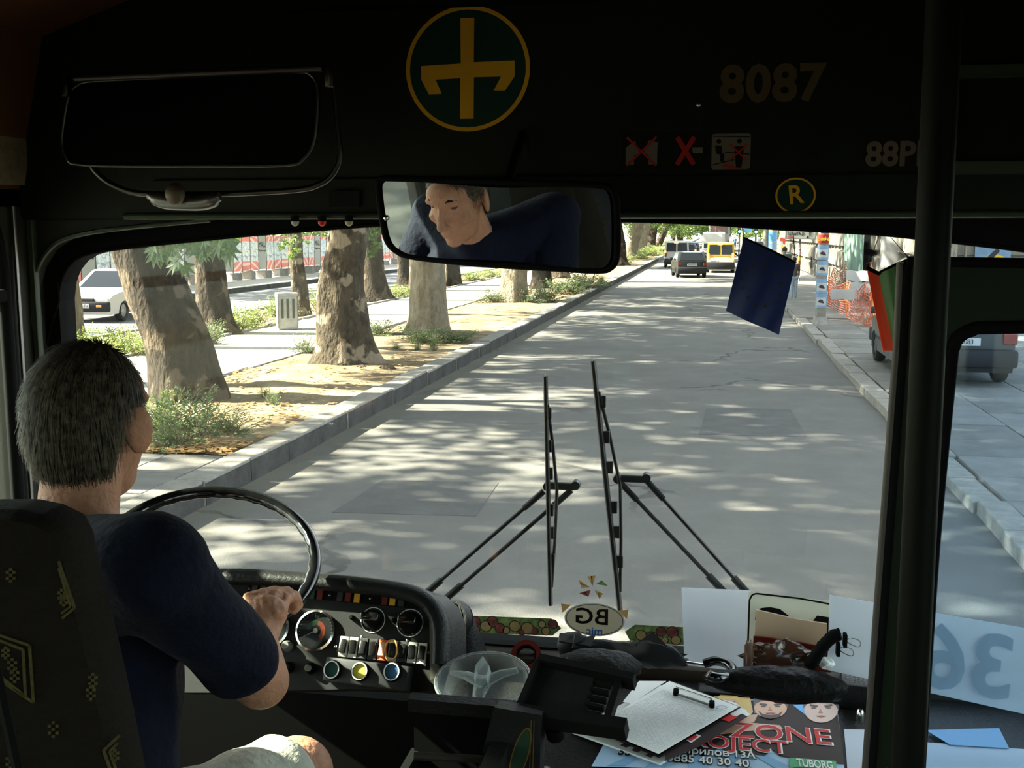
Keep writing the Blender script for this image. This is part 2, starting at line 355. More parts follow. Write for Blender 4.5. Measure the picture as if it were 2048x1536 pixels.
# path edging stones (thin kerbs both sides of the median path)
for nm, x, z in (('path_edging', -7.70, .235), ('path_edging', -10.62, .25), ('bed_kerb', -13.4, .22), ('far_kerb', -19.25, .19)):
    e = thing(nm, {-7.70: 'thin stone edging between median path and bare earth', -10.62: 'thin stone edging between median path and far shrub bed', -13.4: 'kerb between shrub bed and far carriageway', -19.25: 'dark kerb at the foot of the hoarding pavement'}[x], 'kerb', (x, 0, 0)); e['kind'] = 'structure'
    y = 9; w = .09 if z < .3 and x > -12 else .2; me = None
    while y < 60:
        if me is None: me = mesh_of(MB().rbox((0, 1, 0), (w, 1.96, .4), .012), M_conc if x > -19 else M_kerbs)
        o = inst('edging_stone', me, e)
        o.location = (rk.uniform(-.015, .015), y, z-.2+rk.uniform(-.015, .01)); o.rotation_euler = (0, 0, rk.uniform(-.008, .008)); y += 2
    obj('edging_run', MB().box((x, 240, z-.2), (w, 360, .4)), M_conc if x > -19 else M_kerbs, e)
# pieces: paving of the crossing at the left, slabs of the right sidewalk
cross = strip('crossing_bed', -7.6, XL-.30, -6, 10.22, .2, M_joint, .3)
me = []
for k, mm in enumerate((M_slab, M_slab2)):
    o = obj('paving_slab', MB().rbox((0, 0, 0), (.595, .395, .06), .006), mm, cross); me.append(o.data); o.location = (-4.82-.3-k*.61, 3.4, .205)
for i in range(5):
    for j in range(17):
        if j == 0 and i < 2: continue
        o = bpy.data.objects.new('paving_slab', me[rk.random() < .3]); COL.objects.link(o); o.parent = cross
        o.location = (-5.14-i*.61+(.3 if j % 2 else 0)*0, 3.4+j*.405, .205+rk.uniform(-.006, .006)); o.rotation_euler = (rk.uniform(-.01, .01), rk.uniform(-.01, .01), rk.uniform(-.01, .01))
me = []
for k, mm in enumerate((M_slab, M_slab2)):
    o = obj('paving_slab', MB().rbox((0, 0, 0), (.985, .985, .06), .008), mm, swk); me.append(o.data); o.location = (3.13+k, 4.5, .10)
for j in range(26):
    for i in range(8):
        if j == 0 and i < 2: continue
        o = bpy.data.objects.new('paving_slab', me[rk.random() < .4]); COL.objects.link(o); o.parent = swk
        o.location = (3.13+i, 4.5+j, .10+rk.uniform(-.006, .004)); o.rotation_euler = (rk.uniform(-.005, .005), rk.uniform(-.005, .005), rk.uniform(-.006, .006))
mb = MB().box((7, 226, .10), (9.2, 390, .06)).box((25, 200, .10), (26, 440, .06)).box((7, -15, .1), (9.2, 37, .06)); obj('paving_run', mb, M_slab, swk)
# ------------------------------------------------------------------ leaves, shrubs, trees
L_tree = leafmat('plane_leaves', (.10, .20, .035), (.24, .36, .07), .4, .5)
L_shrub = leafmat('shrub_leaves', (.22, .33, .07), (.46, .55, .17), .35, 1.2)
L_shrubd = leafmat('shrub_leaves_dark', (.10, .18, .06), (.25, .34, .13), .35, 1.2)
L_dry = leafmat('dry_leaves', (.42, .22, .07), (.62, .42, .18), .3, 9)
M_stem = mat('twig', (.20, .15, .09), .9)
def bark(name, a, b_, c, sc_=3.0):
    m = mat(name, a, .9, 0, .2, sc_*2.4, 1, 16, stretch=(1, 1, .45), col2=b_, bdist=.06); nt = m.node_tree; bs = nt.nodes['Principled BSDF']
    src = bs.inputs['Base Color'].links[0].from_socket; tc = nt.nodes.new('ShaderNodeTexCoord')
    v = nt.nodes.new('ShaderNodeTexNoise'); v.inputs['Scale'].default_value = 2.3; v.inputs['Detail'].default_value = 3; nt.links.new(tc.outputs['Object'], v.inputs[0])
    r = nt.nodes.new('ShaderNodeMapRange'); r.inputs['From Min'].default_value = .56; r.inputs['From Max'].default_value = .60; nt.links.new(v.outputs[0], r.inputs[0])
    mx = nt.nodes.new('ShaderNodeMix'); mx.data_type = 'RGBA'; nt.links.new(r.outputs[0], mx.inputs[0]); nt.links.new(src, mx.inputs[6]); mx.inputs[7].default_value = (*c, 1)
    nt.links.new(mx.outputs[2], bs.inputs['Base Color'])
    return m
B_dark = bark('bark_dark', (.030, .022, .014), (.062, .047, .030), (.066, .051, .034))
B_mid = bark('bark_mid', (.055, .043, .028), (.12, .096, .063), (.15, .12, .082))
B_pale = bark('bark_pale', (.22, .185, .125), (.36, .31, .22), (.13, .105, .07))
def leafcloud(seed, nclump, nleaf, size, star=False):
    r = random.Random(seed); mb = MB(); vs = []; fs = []
    for c in range(nclump):
        while True:
            p = Vector((r.uniform(-1, 1), r.uniform(-1, 1), r.uniform(-1, 1)))
            if .25 < p.length < 1: break
        cr_ = r.uniform(.10, .22)
        for i in range(nleaf):
            q = p+Vector((r.gauss(0, 1), r.gauss(0, 1), r.gauss(0, .7)))*cr_*.55
            a = Vector((r.gauss(0, 1), r.gauss(0, 1), r.gauss(0, .6))).normalized(); b = a.cross(Vector((r.gauss(0, 1), r.gauss(0, 1), r.gauss(0, 1)))).normalized(); s = size*r.uniform(.6, 1.25)
            n = len(vs); vs += [q-a*s*.5, q+b*s*.45, q+a*s*.6, q-b*s*.45]; fs += [(n, n+1, n+2, n+3)]
    mb.v = vs; mb.f = fs; mb.k = [0]*len(fs); return mb
CROWN = []
for k in range(3):
    o = obj('crown', leafcloud(20+k, 108, 84, .053), L_tree, recalc=False); CROWN.append(o.data); bpy.data.objects.remove(o)
SPRIG = []
for k in range(2):
    o = obj('sprig', leafcloud(50+k, 16, 26, .17), L_tree, recalc=False); SPRIG.append(o.data); bpy.data.objects.remove(o)
def trunk_mb(base, pts, flare, seed, lobes=5, segs=28, h0=-.15):
    # pts: (z above base, x offset, y offset, radius) ; returns noisy trunk surface with root flare
    mb = MB(); b = Vector(base); q = catmull([Vector((p[1], p[2], p[0])) for p in pts], 5); n = len(q); rad = []
    for i in range(len(pts)-1): rad += [pts[i][3]+(pts[i+1][3]-pts[i][3])*k/5 for k in range(5)]
    rad.append(pts[-1][3]); r = random.Random(seed); ph = [r.uniform(0, 6.28) for _ in range(4)]; vs = []; fs = []
    for i, (c, R) in enumerate(zip(q, rad)):
        z = c.z
        for k in range(segs):
            a = 2*pi*k/segs; fl = flare*math.exp(-max(0, z)/.28)*(.55+.45*(.5+.5*cos(lobes*a+ph[0]))**1.5+.35*(.5+.5*cos(3*a+ph[1])))
            rr = R*(1+.05*cos(3*a+ph[2]+z*.5)+.035*cos(5*a+ph[3]-z*.8))+fl*R+.035*noise3((cos(a)*2.2+seed, sin(a)*2.2, z*1.8))+.014*noise3((cos(a)*7+seed, sin(a)*7, z*5))
            vs.append(b+Vector((c.x+rr*cos(a), c.y+rr*sin(a), z)))
    for i in range(n-1):
        for k in range(segs): fs.append((i*segs+k, i*segs+(k+1) % segs, (i+1)*segs+(k+1) % segs, (i+1)*segs+k))
    fs.append(tuple(range((n-1)*segs, n*segs))); mb.add(vs, fs); return mb
def tree(label, base, prof, m, crown=((0,0,9.5), (4.2,4.2,3.6)), flare=.35, seed=1, group=None, limbs=3, var=0):
    t = thing('plane_tree', label, 'tree', base, group); obj('trunk', trunk_mb(base, prof, flare, seed), m, t, smooth=180)
    r = random.Random(seed*7+1); top = Vector(base)+Vector((prof[-1][1], prof[-1][2], prof[-1][0])); R = prof[-1][3]
    cc = Vector(base)+Vector(crown[0])
    for k in range(limbs):
        e = cc+Vector((r.uniform(-.6, .6)*crown[1][0], r.uniform(-.6, .6)*crown[1][1], r.uniform(-.4, .5)*crown[1][2]))
        mid = top.lerp(e, .45)+Vector((0, 0, .5)); obj('branch', MB().tube(catmull([top-Vector((0, 0, .5)), mid, e], 5), [R*.62*(1-i/11) for i in range(11)], 9), m, t, smooth=60)
    c = bpy.data.objects.new('crown', CROWN[var % 3]); COL.objects.link(c); c.parent = t; c.location = cc-Vector(base); c.scale = crown[1]; c.rotation_euler = (0, 0, r.uniform(0, 6)); c['kind'] = 'stuff'
    return t
def std(h, r, lx=0, ly=0): return [(-.15, 0, 0, r*1.1), (.3, 0, 0, r*1.02), (1.2, lx*.25, ly*.25, r*.94), (2.6, lx*.6, ly*.6, r*.86), (h*.7, lx*.9, ly*.9, r*.75), (h, lx, ly, r*.62)]
B = lambda x, y, z=.18: tuple(P(x, y, Z=z))
tree('massive dark plane trunk leaning left, nearest tree behind the driver\'s head', B(372, 800), [(-.15, .05, 0, .50), (.25, .03, 0, .475), (.9, -.13, 0, .45), (1.6, -.38, 0, .42), (2.3, -.62, 0, .39), (4, -1.0, 0, .36), (6, -1.0, 0, .3)], B_dark, ((-.2, 1, 8.6), (4.8, 5.0, 3.4)), .18, 1, var=0)
T2 = tree('thick mottled plane tree with spreading roots, left of the mirror', B(692, 728), [(-.15, 0, 0, .50), (.2, 0, 0, .48), (.6, -.03, 0, .44), (1.2, -.06, 0, .41), (1.7, -.01, 0, .35), (2.4, .12, 0, .33), (4, .2, 0, .33), (6.2, .2, 0, .28)], B_mid, ((.2, 0, 8.4), (4.7, 4.8, 3.3)), .42, 2, var=1)
tree('pale barked plane trunk whose top is hidden by the mirror', B(858, 668), std(6, .42, .05), B_pale, ((0, 1, 8.4), (4.6, 5.2, 3.4)), .35, 3, var=2)
tree('plane trunk with pale left side, below the middle of the mirror', B(1028, 606), std(6, .44, .1), B_pale, ((0, 1, 8.2), (4.8, 5.2, 3.6)), .35, 4, var=0)
tree('dark plane trunk right behind the pale one under the mirror', B(1082, 578), std(6, .40), B_dark, ((0, 0, 9.6), (4, 4.4, 3.4)), .25, 5, var=1)
tree('plane trunk half hidden by shrubs under the mirror\'s right half', B(1118, 556), std(6, .5), B_mid, ((0, 2, 9.6), (4.4, 5, 3.6)), .25, 6, var=2)
tree('dark plane trunk just right of the mirror\'s edge', B(1238, 531), [(-.15, 0, 0, .62), (.4, 0, 0, .5), (1.4, 0, 0, .42), (3, -.25, 0, .38), (6, -.5, 0, .3)], B_dark, ((0, 1, 6.6), (4.2, 5, 3.8)), .5, 7, var=0)
tree('tall pale plane trunk leaning right, beyond the mirror', B(1262, 517), [(-.15, 0, 0, .75), (.8, .0, 0, .6), (2.5, .5, 0, .52), (4, .9, 0, .45), (6.5, 1.1, 0, .35)], B_pale, ((0, 2, 6.6), (4.6, 6, 3.8)), .25, 8, var=1)
tree('slimmer pale plane trunk beside the tall pale one', B(1284, 510), [(-.15, 0, 0, .55), (.8, 0, 0, .48), (2.5, .3, 0, .4), (6.5, .6, 0, .3)], B_pale, ((-.4, 4, 6.4), (3.8, 6, 4)), .2, 9, var=2)
tree('dark plane trunk behind the pale pair of trunks', B(1300, 503), std(6, .6, .4), B_dark, ((-.6, 4, 5.8), (3.6, 6, 4)), .2, 10, var=0)
tree('dark leaning plane trunk above the silver van', B(1316, 494), std(6, .6, 1.6), B_dark, ((.2, 8, 5.8), (3.4, 7, 3.8)), .2, 11, var=1)
for i, (x, y, s) in enumerate(((1345, 487, .5), (1362, 483, .5), (1378, 479, .6))):
    tree('distant plane tree of the avenue above the queue of cars', B(x, y), std(5, s, .3), B_mid, ((-.6, 6, 5.8), (3.6, 9, 4.4)), .2, 12+i, 'distant avenue trees', var=i)
# trees of the second row
S = [('pale trunk at the left edge of the windscreen', (137, 695), .30, B_pale), ('dark flared trunk right of the leaning giant', (432, 668), .36, B_dark), ('slim upright trunk behind the litter bin', (603, 630), .22, B_mid),
     ('dark trunk peeking out right behind the thick mottled tree', (752, 601), .38, B_dark), ('dark trunk below the mirror\'s left corner', (813, 572), .36, B_dark), ('dark trunk close behind the pale trunk under the mirror', (906, 571), .30, B_dark)]
for i, (lb, (x, y), r_, m_) in enumerate(S):
    t = tree(lb, B(x, y), std(6, r_, -.3 if i else .0), m_, ((-.2, 0, 8.9), (4.2, 4.6, 3.0)), .7 if i in (1, 3) else .3, 30+i, var=i)
for i, (x, y) in enumerate(((-11.5, 75), (-11.3, 90), (-11.5, 108), (-11.2, 130))):
    tree('distant tree of the median\'s far row', (x, y, .17), std(6, .35), B_mid, ((0, 0, 7), (3.4, 5, 4)), .2, 50+i, 'far row trees', var=i)
for i, (x, y) in enumerate(((-11.5, 14.6), (-11.4, 8.4), (-11.5, -5.8), (-11.4, 41.5))):  # all but the last are out of view, added to shade the near road
    tree(('unseen far row tree added for shade left of the leaning giant', 'unseen far row tree added for shade level with the driver', 'unseen far row tree added for shade behind the driver', 'tree of the far row seen between the trunks under the mirror')[i], (x, y, .17), std(6, .34), B_mid, ((-.2, 0, 8.7), (4.4, 4.8, 3.1)), .3, 80+i, var=i)
# unseen trees added beside and behind the bus so their crowns shade the street
for i, (x, y) in enumerate(((-6.4, 8.8), (-6.4, -5.2), (-6.3, -13))):
    tree('unseen plane tree added beside the bus to shade the street', (x, y, .19), std(6, .42), B_dark, ((0, .5, 8.3), (4.8, 5.0, 3.4)), .3, 60+i, 'unseen shade trees beside the bus', var=i)
for i, (x, y, h) in enumerate(((-27, 40, 7), (-26, 58, 6), (-28, 76, 7), (-27, 95, 7), (-28, 120, 8), (-29, 24, 7), (-26, 150, 8))):
    tree('leafy tree behind the hoarding, number %s from the leftmost' % ('sixth', 'fifth', 'fourth', 'third', 'second', 'first', 'seventh')[i] if 0 else ('leafy tree behind the hoarding right of the leaning trunk', 'leafy tree behind the hoarding near the slim trunk', 'leafy tree behind the hoarding beyond the thick mottled tree', 'leafy tree behind the hoarding under the mirror\'s left corner', 'leafy tree behind the far end of the hoarding', 'leafy tree behind the hoarding\'s near end, above the white car', 'last leafy tree beyond the end of the hoarding')[i], (x, y, .15), std(5, .3), B_mid, ((0, 0, 5.2), (4.5, 7, 4.0)), .2, 70+i, 'trees behind the hoarding', var=i)
for i, (x, y) in enumerate(((8.6, 120), (8.8, 138), (8.4, 158), (7.6, 182), (-5.8, 190), (-6, 215), (6.4, 210), (-2, 260), (4, 262), (-9, 250), (-1, 330))):
    tree('distant tree closing the view down the street', (x, y, .1), std(5, .3), B_mid, ((0, 0, 6.2), (5.5, 8, 5)), .2, 90+i, 'trees closing the street', var=i)
# sprouts on trunks
def sprout(label, px, py, y, s):
    t = thing('leafy_sprout', label, 'branch', tuple(P(px, py, Y=y)));
    o = bpy.data.objects.new('foliage', SPRIG[int(px) % 2]); COL.objects.link(o); o.parent = t; o.scale = s; o['kind'] = 'stuff'
    w = wpos(t); obj('twig', MB().tube([w, w+Vector((.1, .3, .25))*s[0]], .012, 5), M_stem, t)
sprout('leafy sprout hanging by the slim trunk behind the bin', 592, 492, 27, (.45, .4, .5))
sprout('leafy sprout behind the thick tree, left of mirror', 752, 478, 18.6, (.32, .3, .45))
sprout('second leafy sprout between slim trunk and thick tree', 668, 470, 26.5, (.3, .3, .25))
sprout('leafy sprout right of the leaning tree', 470, 470, 24, (.5, .5, .5))
# near hanging branch of palmate leaves
def palmate():
    pts = []
    for i, (a, l) in enumerate(((-150, .45), (-110, .35), (-78, .85), (-58, .42), (-32, 1.0), (-14, .48), (0, 1.15), (14, .48), (32, 1.0), (58, .42), (78, .85), (110, .35), (150, .45))):
        a = radians(a+90); pts.append((cos(a)*l, sin(a)*l))
    return pts
br = thing('leafy_branch', 'hanging branch of big palmate leaves before the leaning trunk', 'branch', tuple(P(470, 455, Y=6.6)))
L_near = leafmat('near_leaf', (.07, .13, .035), (.17, .26, .07), .45, 5)
rl = random.Random(5); stem = []
leafmesh = None
for i in range(30):
    u = rl.random(); px = 300+rl.random()*150; py = 478+rl.random()*55*(1-abs(px-365)/140)
    if i < 9: px, py = 395+rl.random()*65, 470+rl.random()*50
    p = P(px, py, Y=6.5+rl.uniform(-.35, .35)); n = Vector((rl.uniform(-.7, .7), -1, rl.uniform(-.3, .9))).normalized(); s = rl.uniform(.075, .115)
    up = Vector((rl.uniform(-.9, .9), 0, -1))
    Mx = Matrix.Translation((0, 0, 0))
    if leafmesh is None:
        b_ = MB(); pl = palmate(); b_.add([(0, 0, -.06)]+[(x, y, .12*(x*x+y*y)**.5) for x, y in pl], [(0, k+1, k+2) for k in range(len(pl)-1)]); leafmesh = mesh_of(b_, L_near, recalc=False)
    lo = inst('leaf', leafmesh, br)
    F_ = fr((0, 0, 0), up.cross(n), up); q = F_.to_3x3().to_euler(); lo.location = p-Vector(br.location); lo.rotation_euler = q; lo.scale = (s, s, s)
    stem.append(p)
mbs = MB(); 
for k in range(0, 30, 2): mbs.tube(catmull([Vector(br.location), (Vector(br.location)+stem[k])/2+Vector((0, 0, .06)), stem[k]], 3), .003, 4)
obj('stem', mbs, M_stem, br)
# shrubs
def shrubmesh(seed, leafm):
    r = random.Random(seed); f = MB(); st = MB(); vs = []; fs = []
    for k in range(46):
        a = r.uniform(0, 6.28); e = r.uniform(.15, 1.35); L = r.uniform(.6, 1.05); d = Vector((cos(a)*cos(e), sin(a)*cos(e), sin(e))); p0 = Vector((r.uniform(-.3, .3), r.uniform(-.3, .3), 0))
        pts = [p0+d*L*t-Vector((0, 0, .22*t*t*L)) for t in (0, .33, .66, 1)]; st.tube(pts, [.012, .009, .006, .003], 4)
        for j in range(64):
            t = .18+.82*r.random(); i = min(2, int(t*3)); q = pts[i].lerp(pts[i+1], t*3-i)
            side = d.cross(Vector((0, 0, 1))).normalized()*r.choice((-1, 1)); w = (side+d*.6+Vector((r.gauss(0, .35), r.gauss(0, .35), r.gauss(0, .35)))).normalized(); s = r.uniform(.035, .075); b = w.cross(Vector((r.gauss(0, 1), r.gauss(0, 1), 1))).normalized()
            q = q+w*r.uniform(0, .10); n = len(vs); vs += [q, q+w*s*.5+b*s*.22, q+w*s, q+w*s*.5-b*s*.22]; fs.append((n, n+1, n+2, n+3))
    f.v = vs; f.f = fs; f.k = [0]*len(fs)
    o = obj('foliage', f, leafm, recalc=False); p = obj('stems', st, M_stem); a, b = o.data, p.data; bpy.data.objects.remove(o); bpy.data.objects.remove(p); return a, b
SH = [shrubmesh(1, L_shrub), shrubmesh(2, L_shrub), shrubmesh(3, L_shrubd), shrubmesh(4, L_shrubd)]
def shrub(label, px, py, w, h, v, n=1, group=None, cat='shrub', dz=.18, rot=0):
    t = thing('shrub', label, cat, B(px, py, dz), group)
    for nm, me_ in (('foliage', SH[v][0]), ('stems', SH[v][1])):
        o = bpy.data.objects.new(nm, me_); COL.objects.link(o); o.parent = t; o.scale = (w/2, w/2, h); o['kind'] = 'stuff'
    t.rotation_euler = (0, 0, rot or px*.37); return t
shrub('large grey-green shrub at the foot of the leaning trunk', 375, 884, 1.5, .85, 2)
shrub('pale green shrub left of the large grey-green one, by the driver\'s ear', 318, 872, 1.2, .8, 0)
shrub('low spreading shrub right of the big grey-green one', 455, 868, 1.0, .42, 3)
shrub('low shrub tuft at the paved crossing\'s edge beside the kerb', 335, 902, .8, .5, 3)
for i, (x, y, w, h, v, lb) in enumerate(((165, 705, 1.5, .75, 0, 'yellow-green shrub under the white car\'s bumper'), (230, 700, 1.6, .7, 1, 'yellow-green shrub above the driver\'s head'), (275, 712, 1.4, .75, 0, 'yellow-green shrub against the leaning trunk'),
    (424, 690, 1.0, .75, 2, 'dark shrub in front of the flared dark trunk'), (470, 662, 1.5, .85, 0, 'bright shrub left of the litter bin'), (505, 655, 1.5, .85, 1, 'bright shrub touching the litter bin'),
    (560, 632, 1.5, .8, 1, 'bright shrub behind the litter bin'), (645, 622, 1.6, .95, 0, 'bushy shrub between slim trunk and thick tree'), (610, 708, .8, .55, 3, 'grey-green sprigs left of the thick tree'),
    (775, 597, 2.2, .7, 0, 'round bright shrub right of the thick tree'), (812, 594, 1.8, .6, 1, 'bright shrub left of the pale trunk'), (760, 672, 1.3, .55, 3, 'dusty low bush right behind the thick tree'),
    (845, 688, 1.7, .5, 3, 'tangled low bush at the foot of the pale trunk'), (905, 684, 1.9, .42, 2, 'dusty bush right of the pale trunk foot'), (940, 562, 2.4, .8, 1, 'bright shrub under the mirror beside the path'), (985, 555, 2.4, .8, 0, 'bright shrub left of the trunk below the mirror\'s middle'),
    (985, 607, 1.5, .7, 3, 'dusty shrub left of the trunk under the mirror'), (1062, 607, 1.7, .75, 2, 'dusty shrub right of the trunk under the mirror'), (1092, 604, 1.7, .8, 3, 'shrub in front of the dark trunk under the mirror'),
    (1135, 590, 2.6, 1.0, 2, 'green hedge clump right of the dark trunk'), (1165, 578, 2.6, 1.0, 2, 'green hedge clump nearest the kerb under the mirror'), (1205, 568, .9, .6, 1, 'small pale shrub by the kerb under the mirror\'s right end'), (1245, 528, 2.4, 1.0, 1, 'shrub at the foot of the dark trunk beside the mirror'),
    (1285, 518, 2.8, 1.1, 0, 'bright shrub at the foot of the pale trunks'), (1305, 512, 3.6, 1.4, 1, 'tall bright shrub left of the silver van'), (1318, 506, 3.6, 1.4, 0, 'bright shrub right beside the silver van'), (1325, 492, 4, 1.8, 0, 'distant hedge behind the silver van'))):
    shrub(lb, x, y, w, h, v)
for i, (x, y, h) in enumerate(((548, 815, .35), (530, 800, .28), (868, 704, .5), (835, 702, .25), (792, 700, .2))):
    shrub(('thin sapling on the bare earth left of the kerb', 'small dry seedling on the bare earth', 'thin bare sapling right of the thick tree', 'tiny seedling by the thick tree roots', 'smallest seedling by the thick tree roots')[i], x, y, .3, h, 3)
# fallen leaves, roots, stones
def scatter(name, label, spots, n, s, m, seed):
    r = random.Random(seed); vs = []; fs = []
    for k in range(n):
        x, y, rx, ry = r.choice(spots); c = Vector(B(x, y, .225))+Vector((r.gauss(0, rx), r.gauss(0, ry), r.uniform(0, .02)))
        if c.x > XL-.32 or c.x < -7.6: continue
        a = r.uniform(0, 6.28); q = s*r.uniform(.5, 1.2); i = len(vs)
        for (u, v) in ((-1, 0), (-.3, .6), (.5, .5), (1, 0), (.4, -.6), (-.4, -.5)): vs.append(c+Vector((cos(a)*u-sin(a)*v, sin(a)*u+cos(a)*v, r.uniform(-.1, .35)))*q)
        fs.append((i, i+1, i+2, i+3, i+4, i+5))
    mb = MB(); mb.v = vs; mb.f = fs; mb.k = [0]*len(fs); tag(obj(name, mb, m, recalc=False), label, 'leaves', kind='stuff')
scatter('fallen_leaves', 'fallen brown leaves under the near shrub and on bare earth', [(370, 895, .5, .12), (430, 890, .45, .15), (330, 900, .3, .1), (620, 770, 1.2, 1.2), (500, 830, .6, .6), (800, 730, .8, 2.0), (450, 760, .2, 1.0), (960, 640, 1, 5)], 1700, .045, L_dry, 9)
def rock(nm, lb, px, py, s, cat='stone', m=None, seed=1):
    t = B(px, py, .2); mb = MB(); mb.ell((0, 0, 0), s, n=12, h=8); mb.v = [Vector(t)+v*(1+.28*noise3((v.x*6+seed, v.y*6, v.z*6))) for v in mb.v]; single(nm, mb, m or M_conc, lb, cat, smooth=50)
rock('root', 'exposed pale root knuckle at the thick tree\'s right foot', 775, 738, (.16, .10, .07), 'root', B_mid, 1)
rock('root', 'rounded root knuckle in front of the thick tree', 722, 737, (.14, .10, .06), 'root', B_mid, 2)
rock('root', 'small root knuckle at the thick tree\'s left foot', 648, 732, (.12, .08, .05), 'root', B_mid, 3)
rock('stone', 'small stone on bare earth left of the thick tree', 532, 746, (.10, .07, .05), seed=4)
# litter bin
bp = P(575, 658, Z=.2); bin_ = thing('litter_bin', 'square grey concrete litter bin beside the median path', 'bin', tuple(bp))
M_bin = mat('bin_concrete', (.50, .50, .44), .85, 0, .15, 6, .3, 40)
Mb = Matrix.Translation(bp) @ Matrix.Rotation(radians(28), 4, 'Z')
b_ = MB(); 
for sx, sy, a, b__ in ((0, -.22, .48, .04), (0, .22, .48, .04), (-.22, 0, .04, .48), (.22, 0, .04, .48)): b_.rbox((sx, sy, .42), (a, b__, .76), .01, Mb)
b_.rbox((0, 0, .05), (.46, .46, .08), .01, Mb); obj('body', b_, M_bin, bin_, smooth=30)
b_ = MB().ring(rrect(.50, .50, .03), rrect(.34, .34, .03), .80, .86, Mb); obj('rim', b_, M_bin, bin_)
for k in (-.13, 0, .13): obj('slot', MB().box((k, -.245, .5), (.05, .02, .45), Mb), mat('dark_slot', (.12, .12, .10), .9), bin_)
# ------------------------------------------------------------------ hoarding
HX = -22.9
ho = thing('hoarding', 'long printed construction hoarding on concrete blocks beyond the far road', 'fence', (HX, 30, .15))
def printmat(name, kind):
    m = bpy.data.materials.new(name); m.use_nodes = True; nt = m.node_tree; b = nt.nodes['Principled BSDF']; b.inputs['Roughness'].default_value = .6
    tc = nt.nodes.new('ShaderNodeTexCoord'); sp = nt.nodes.new('ShaderNodeSeparateXYZ'); nt.links.new(tc.outputs['Object'], sp.inputs[0])
    nz = nt.nodes.new('ShaderNodeTexNoise'); nz.inputs['Scale'].default_value = 2.6+kind; nz.inputs['Detail'].default_value = 2; nt.links.new(tc.outputs['Object'], nz.inputs[0])
    cr = nt.nodes.new('ShaderNodeValToRGB'); e = cr.color_ramp.elements; cols = [(.58, .66, .70), (.72, .68, .55), (.62, .64, .62), (.45, .55, .62), (.78, .76, .70)]
    e[0].position = 0; e[0].color = (*cols[kind % 5], 1); e[1].position = 1; e[1].color = (*cols[(kind+1) % 5], 1)
    for q, pz in enumerate((.42, .5, .58)): x = e.new(pz); x.color = (*cols[(kind+q+2) % 5], 1)
    nt.links.new(nz.outputs[0], cr.inputs[0])
    vo = nt.nodes.new('ShaderNodeTexVoronoi'); vo.feature = 'DISTANCE_TO_EDGE'; vo.inputs['Scale'].default_value = 3.5; nt.links.new(tc.outputs['Object'], vo.inputs[0])
    lt = nt.nodes.new('ShaderNodeMath'); lt.operation = 'LESS_THAN'; lt.inputs[1].default_value = .035; nt.links.new(vo.outputs[0], lt.inputs[0])
    m1 = nt.nodes.new('ShaderNodeMix'); m1.data_type = 'RGBA'; nt.links.new(lt.outputs[0], m1.inputs[0]); nt.links.new(cr.outputs[0], m1.inputs[6]); m1.inputs[7].default_value = (.30, .32, .36, 1)
    # red bands z < -.35 or z > .62 (panel centre = 0), with pale rays
    a = nt.nodes.new('ShaderNodeMath'); a.operation = 'LESS_THAN'; a.inputs[1].default_value = -.38; nt.links.new(sp.outputs[2], a.inputs[0])
    c = nt.nodes.new('ShaderNodeMath'); c.operation = 'GREATER_THAN'; c.inputs[1].default_value = .60; nt.links.new(sp.outputs[2], c.inputs[0])
    o_ = nt.nodes.new('ShaderNodeMath'); o_.operation = 'MAXIMUM'; nt.links.new(a.outputs[0], o_.inputs[0]); nt.links.new(c.outputs[0], o_.inputs[1])
    w = nt.nodes.new('ShaderNodeTexWave'); w.inputs['Scale'].default_value = .9; w.inputs['Distortion'].default_value = 1.2; mp = nt.nodes.new('ShaderNodeMapping'); mp.inputs['Rotation'].default_value = (radians(40+kind*25), 0, 0); nt.links.new(tc.outputs['Object'], mp.inputs[0]); w.bands_direction = 'Y'; nt.links.new(mp.outputs[0], w.inputs[0])
    g = nt.nodes.new('ShaderNodeMath'); g.operation = 'GREATER_THAN'; g.inputs[1].default_value = .72; nt.links.new(w.outputs['Fac'], g.inputs[0])
    rc = nt.nodes.new('ShaderNodeMix'); rc.data_type = 'RGBA'; nt.links.new(g.outputs[0], rc.inputs[0]); rc.inputs[6].default_value = (.72, .19, .15, 1); rc.inputs[7].default_value = (.80, .52, .44, 1)
    m2 = nt.nodes.new('ShaderNodeMix'); m2.data_type = 'RGBA'; nt.links.new(o_.outputs[0], m2.inputs[0]); nt.links.new(m1.outputs[2], m2.inputs[6]); nt.links.new(rc.outputs[2], m2.inputs[7]); nt.links.new(m2.outputs[2], b.inputs['Base Color'])
    return m
PM = [printmat('hoarding_print', k) for k in range(5)]; M_wp = mat('white_panel', (.66, .65, .58), .6); M_ink = mat('black_ink', (.03, .03, .03), .6)
meshes = []
for k in range(6):
    meshes.append(mesh_of(MB().box((0, 0, 0), (.05, .93, 1.7)), PM[k] if k < 5 else M_wp))
seq = [0, 1, 2, 5, 3, 4, 0, 5, 1, 2, 3, 5]
post = None; ft = FB((0, 0, 0)); rh = random.Random(4)
for i in range(95):
    k = seq[i % 12]; o = bpy.data.objects.new('panel', meshes[k]); COL.objects.link(o); o.parent = ho; o.location = (0, i, 1.25+rh.uniform(-.02, .02)); o.rotation_euler = (0, rh.uniform(-.01, .01), 0)
    if k == 5 and i < 45:
        M_ = fr((HX+.03, 30+i, .15+1.25), (0, 1, 0), (0, 0, 1)); t = MB().text('MALL', .42, 0, .006, M_ @ Matrix.Translation((0, .42, 0)), sx=.8).text('Markovo tepe', .15, 0, .006, M_ @ Matrix.Translation((0, .12, 0)), sx=.95); obj('lettering', t, M_ink, o)
        bpy.context.view_layer.update()
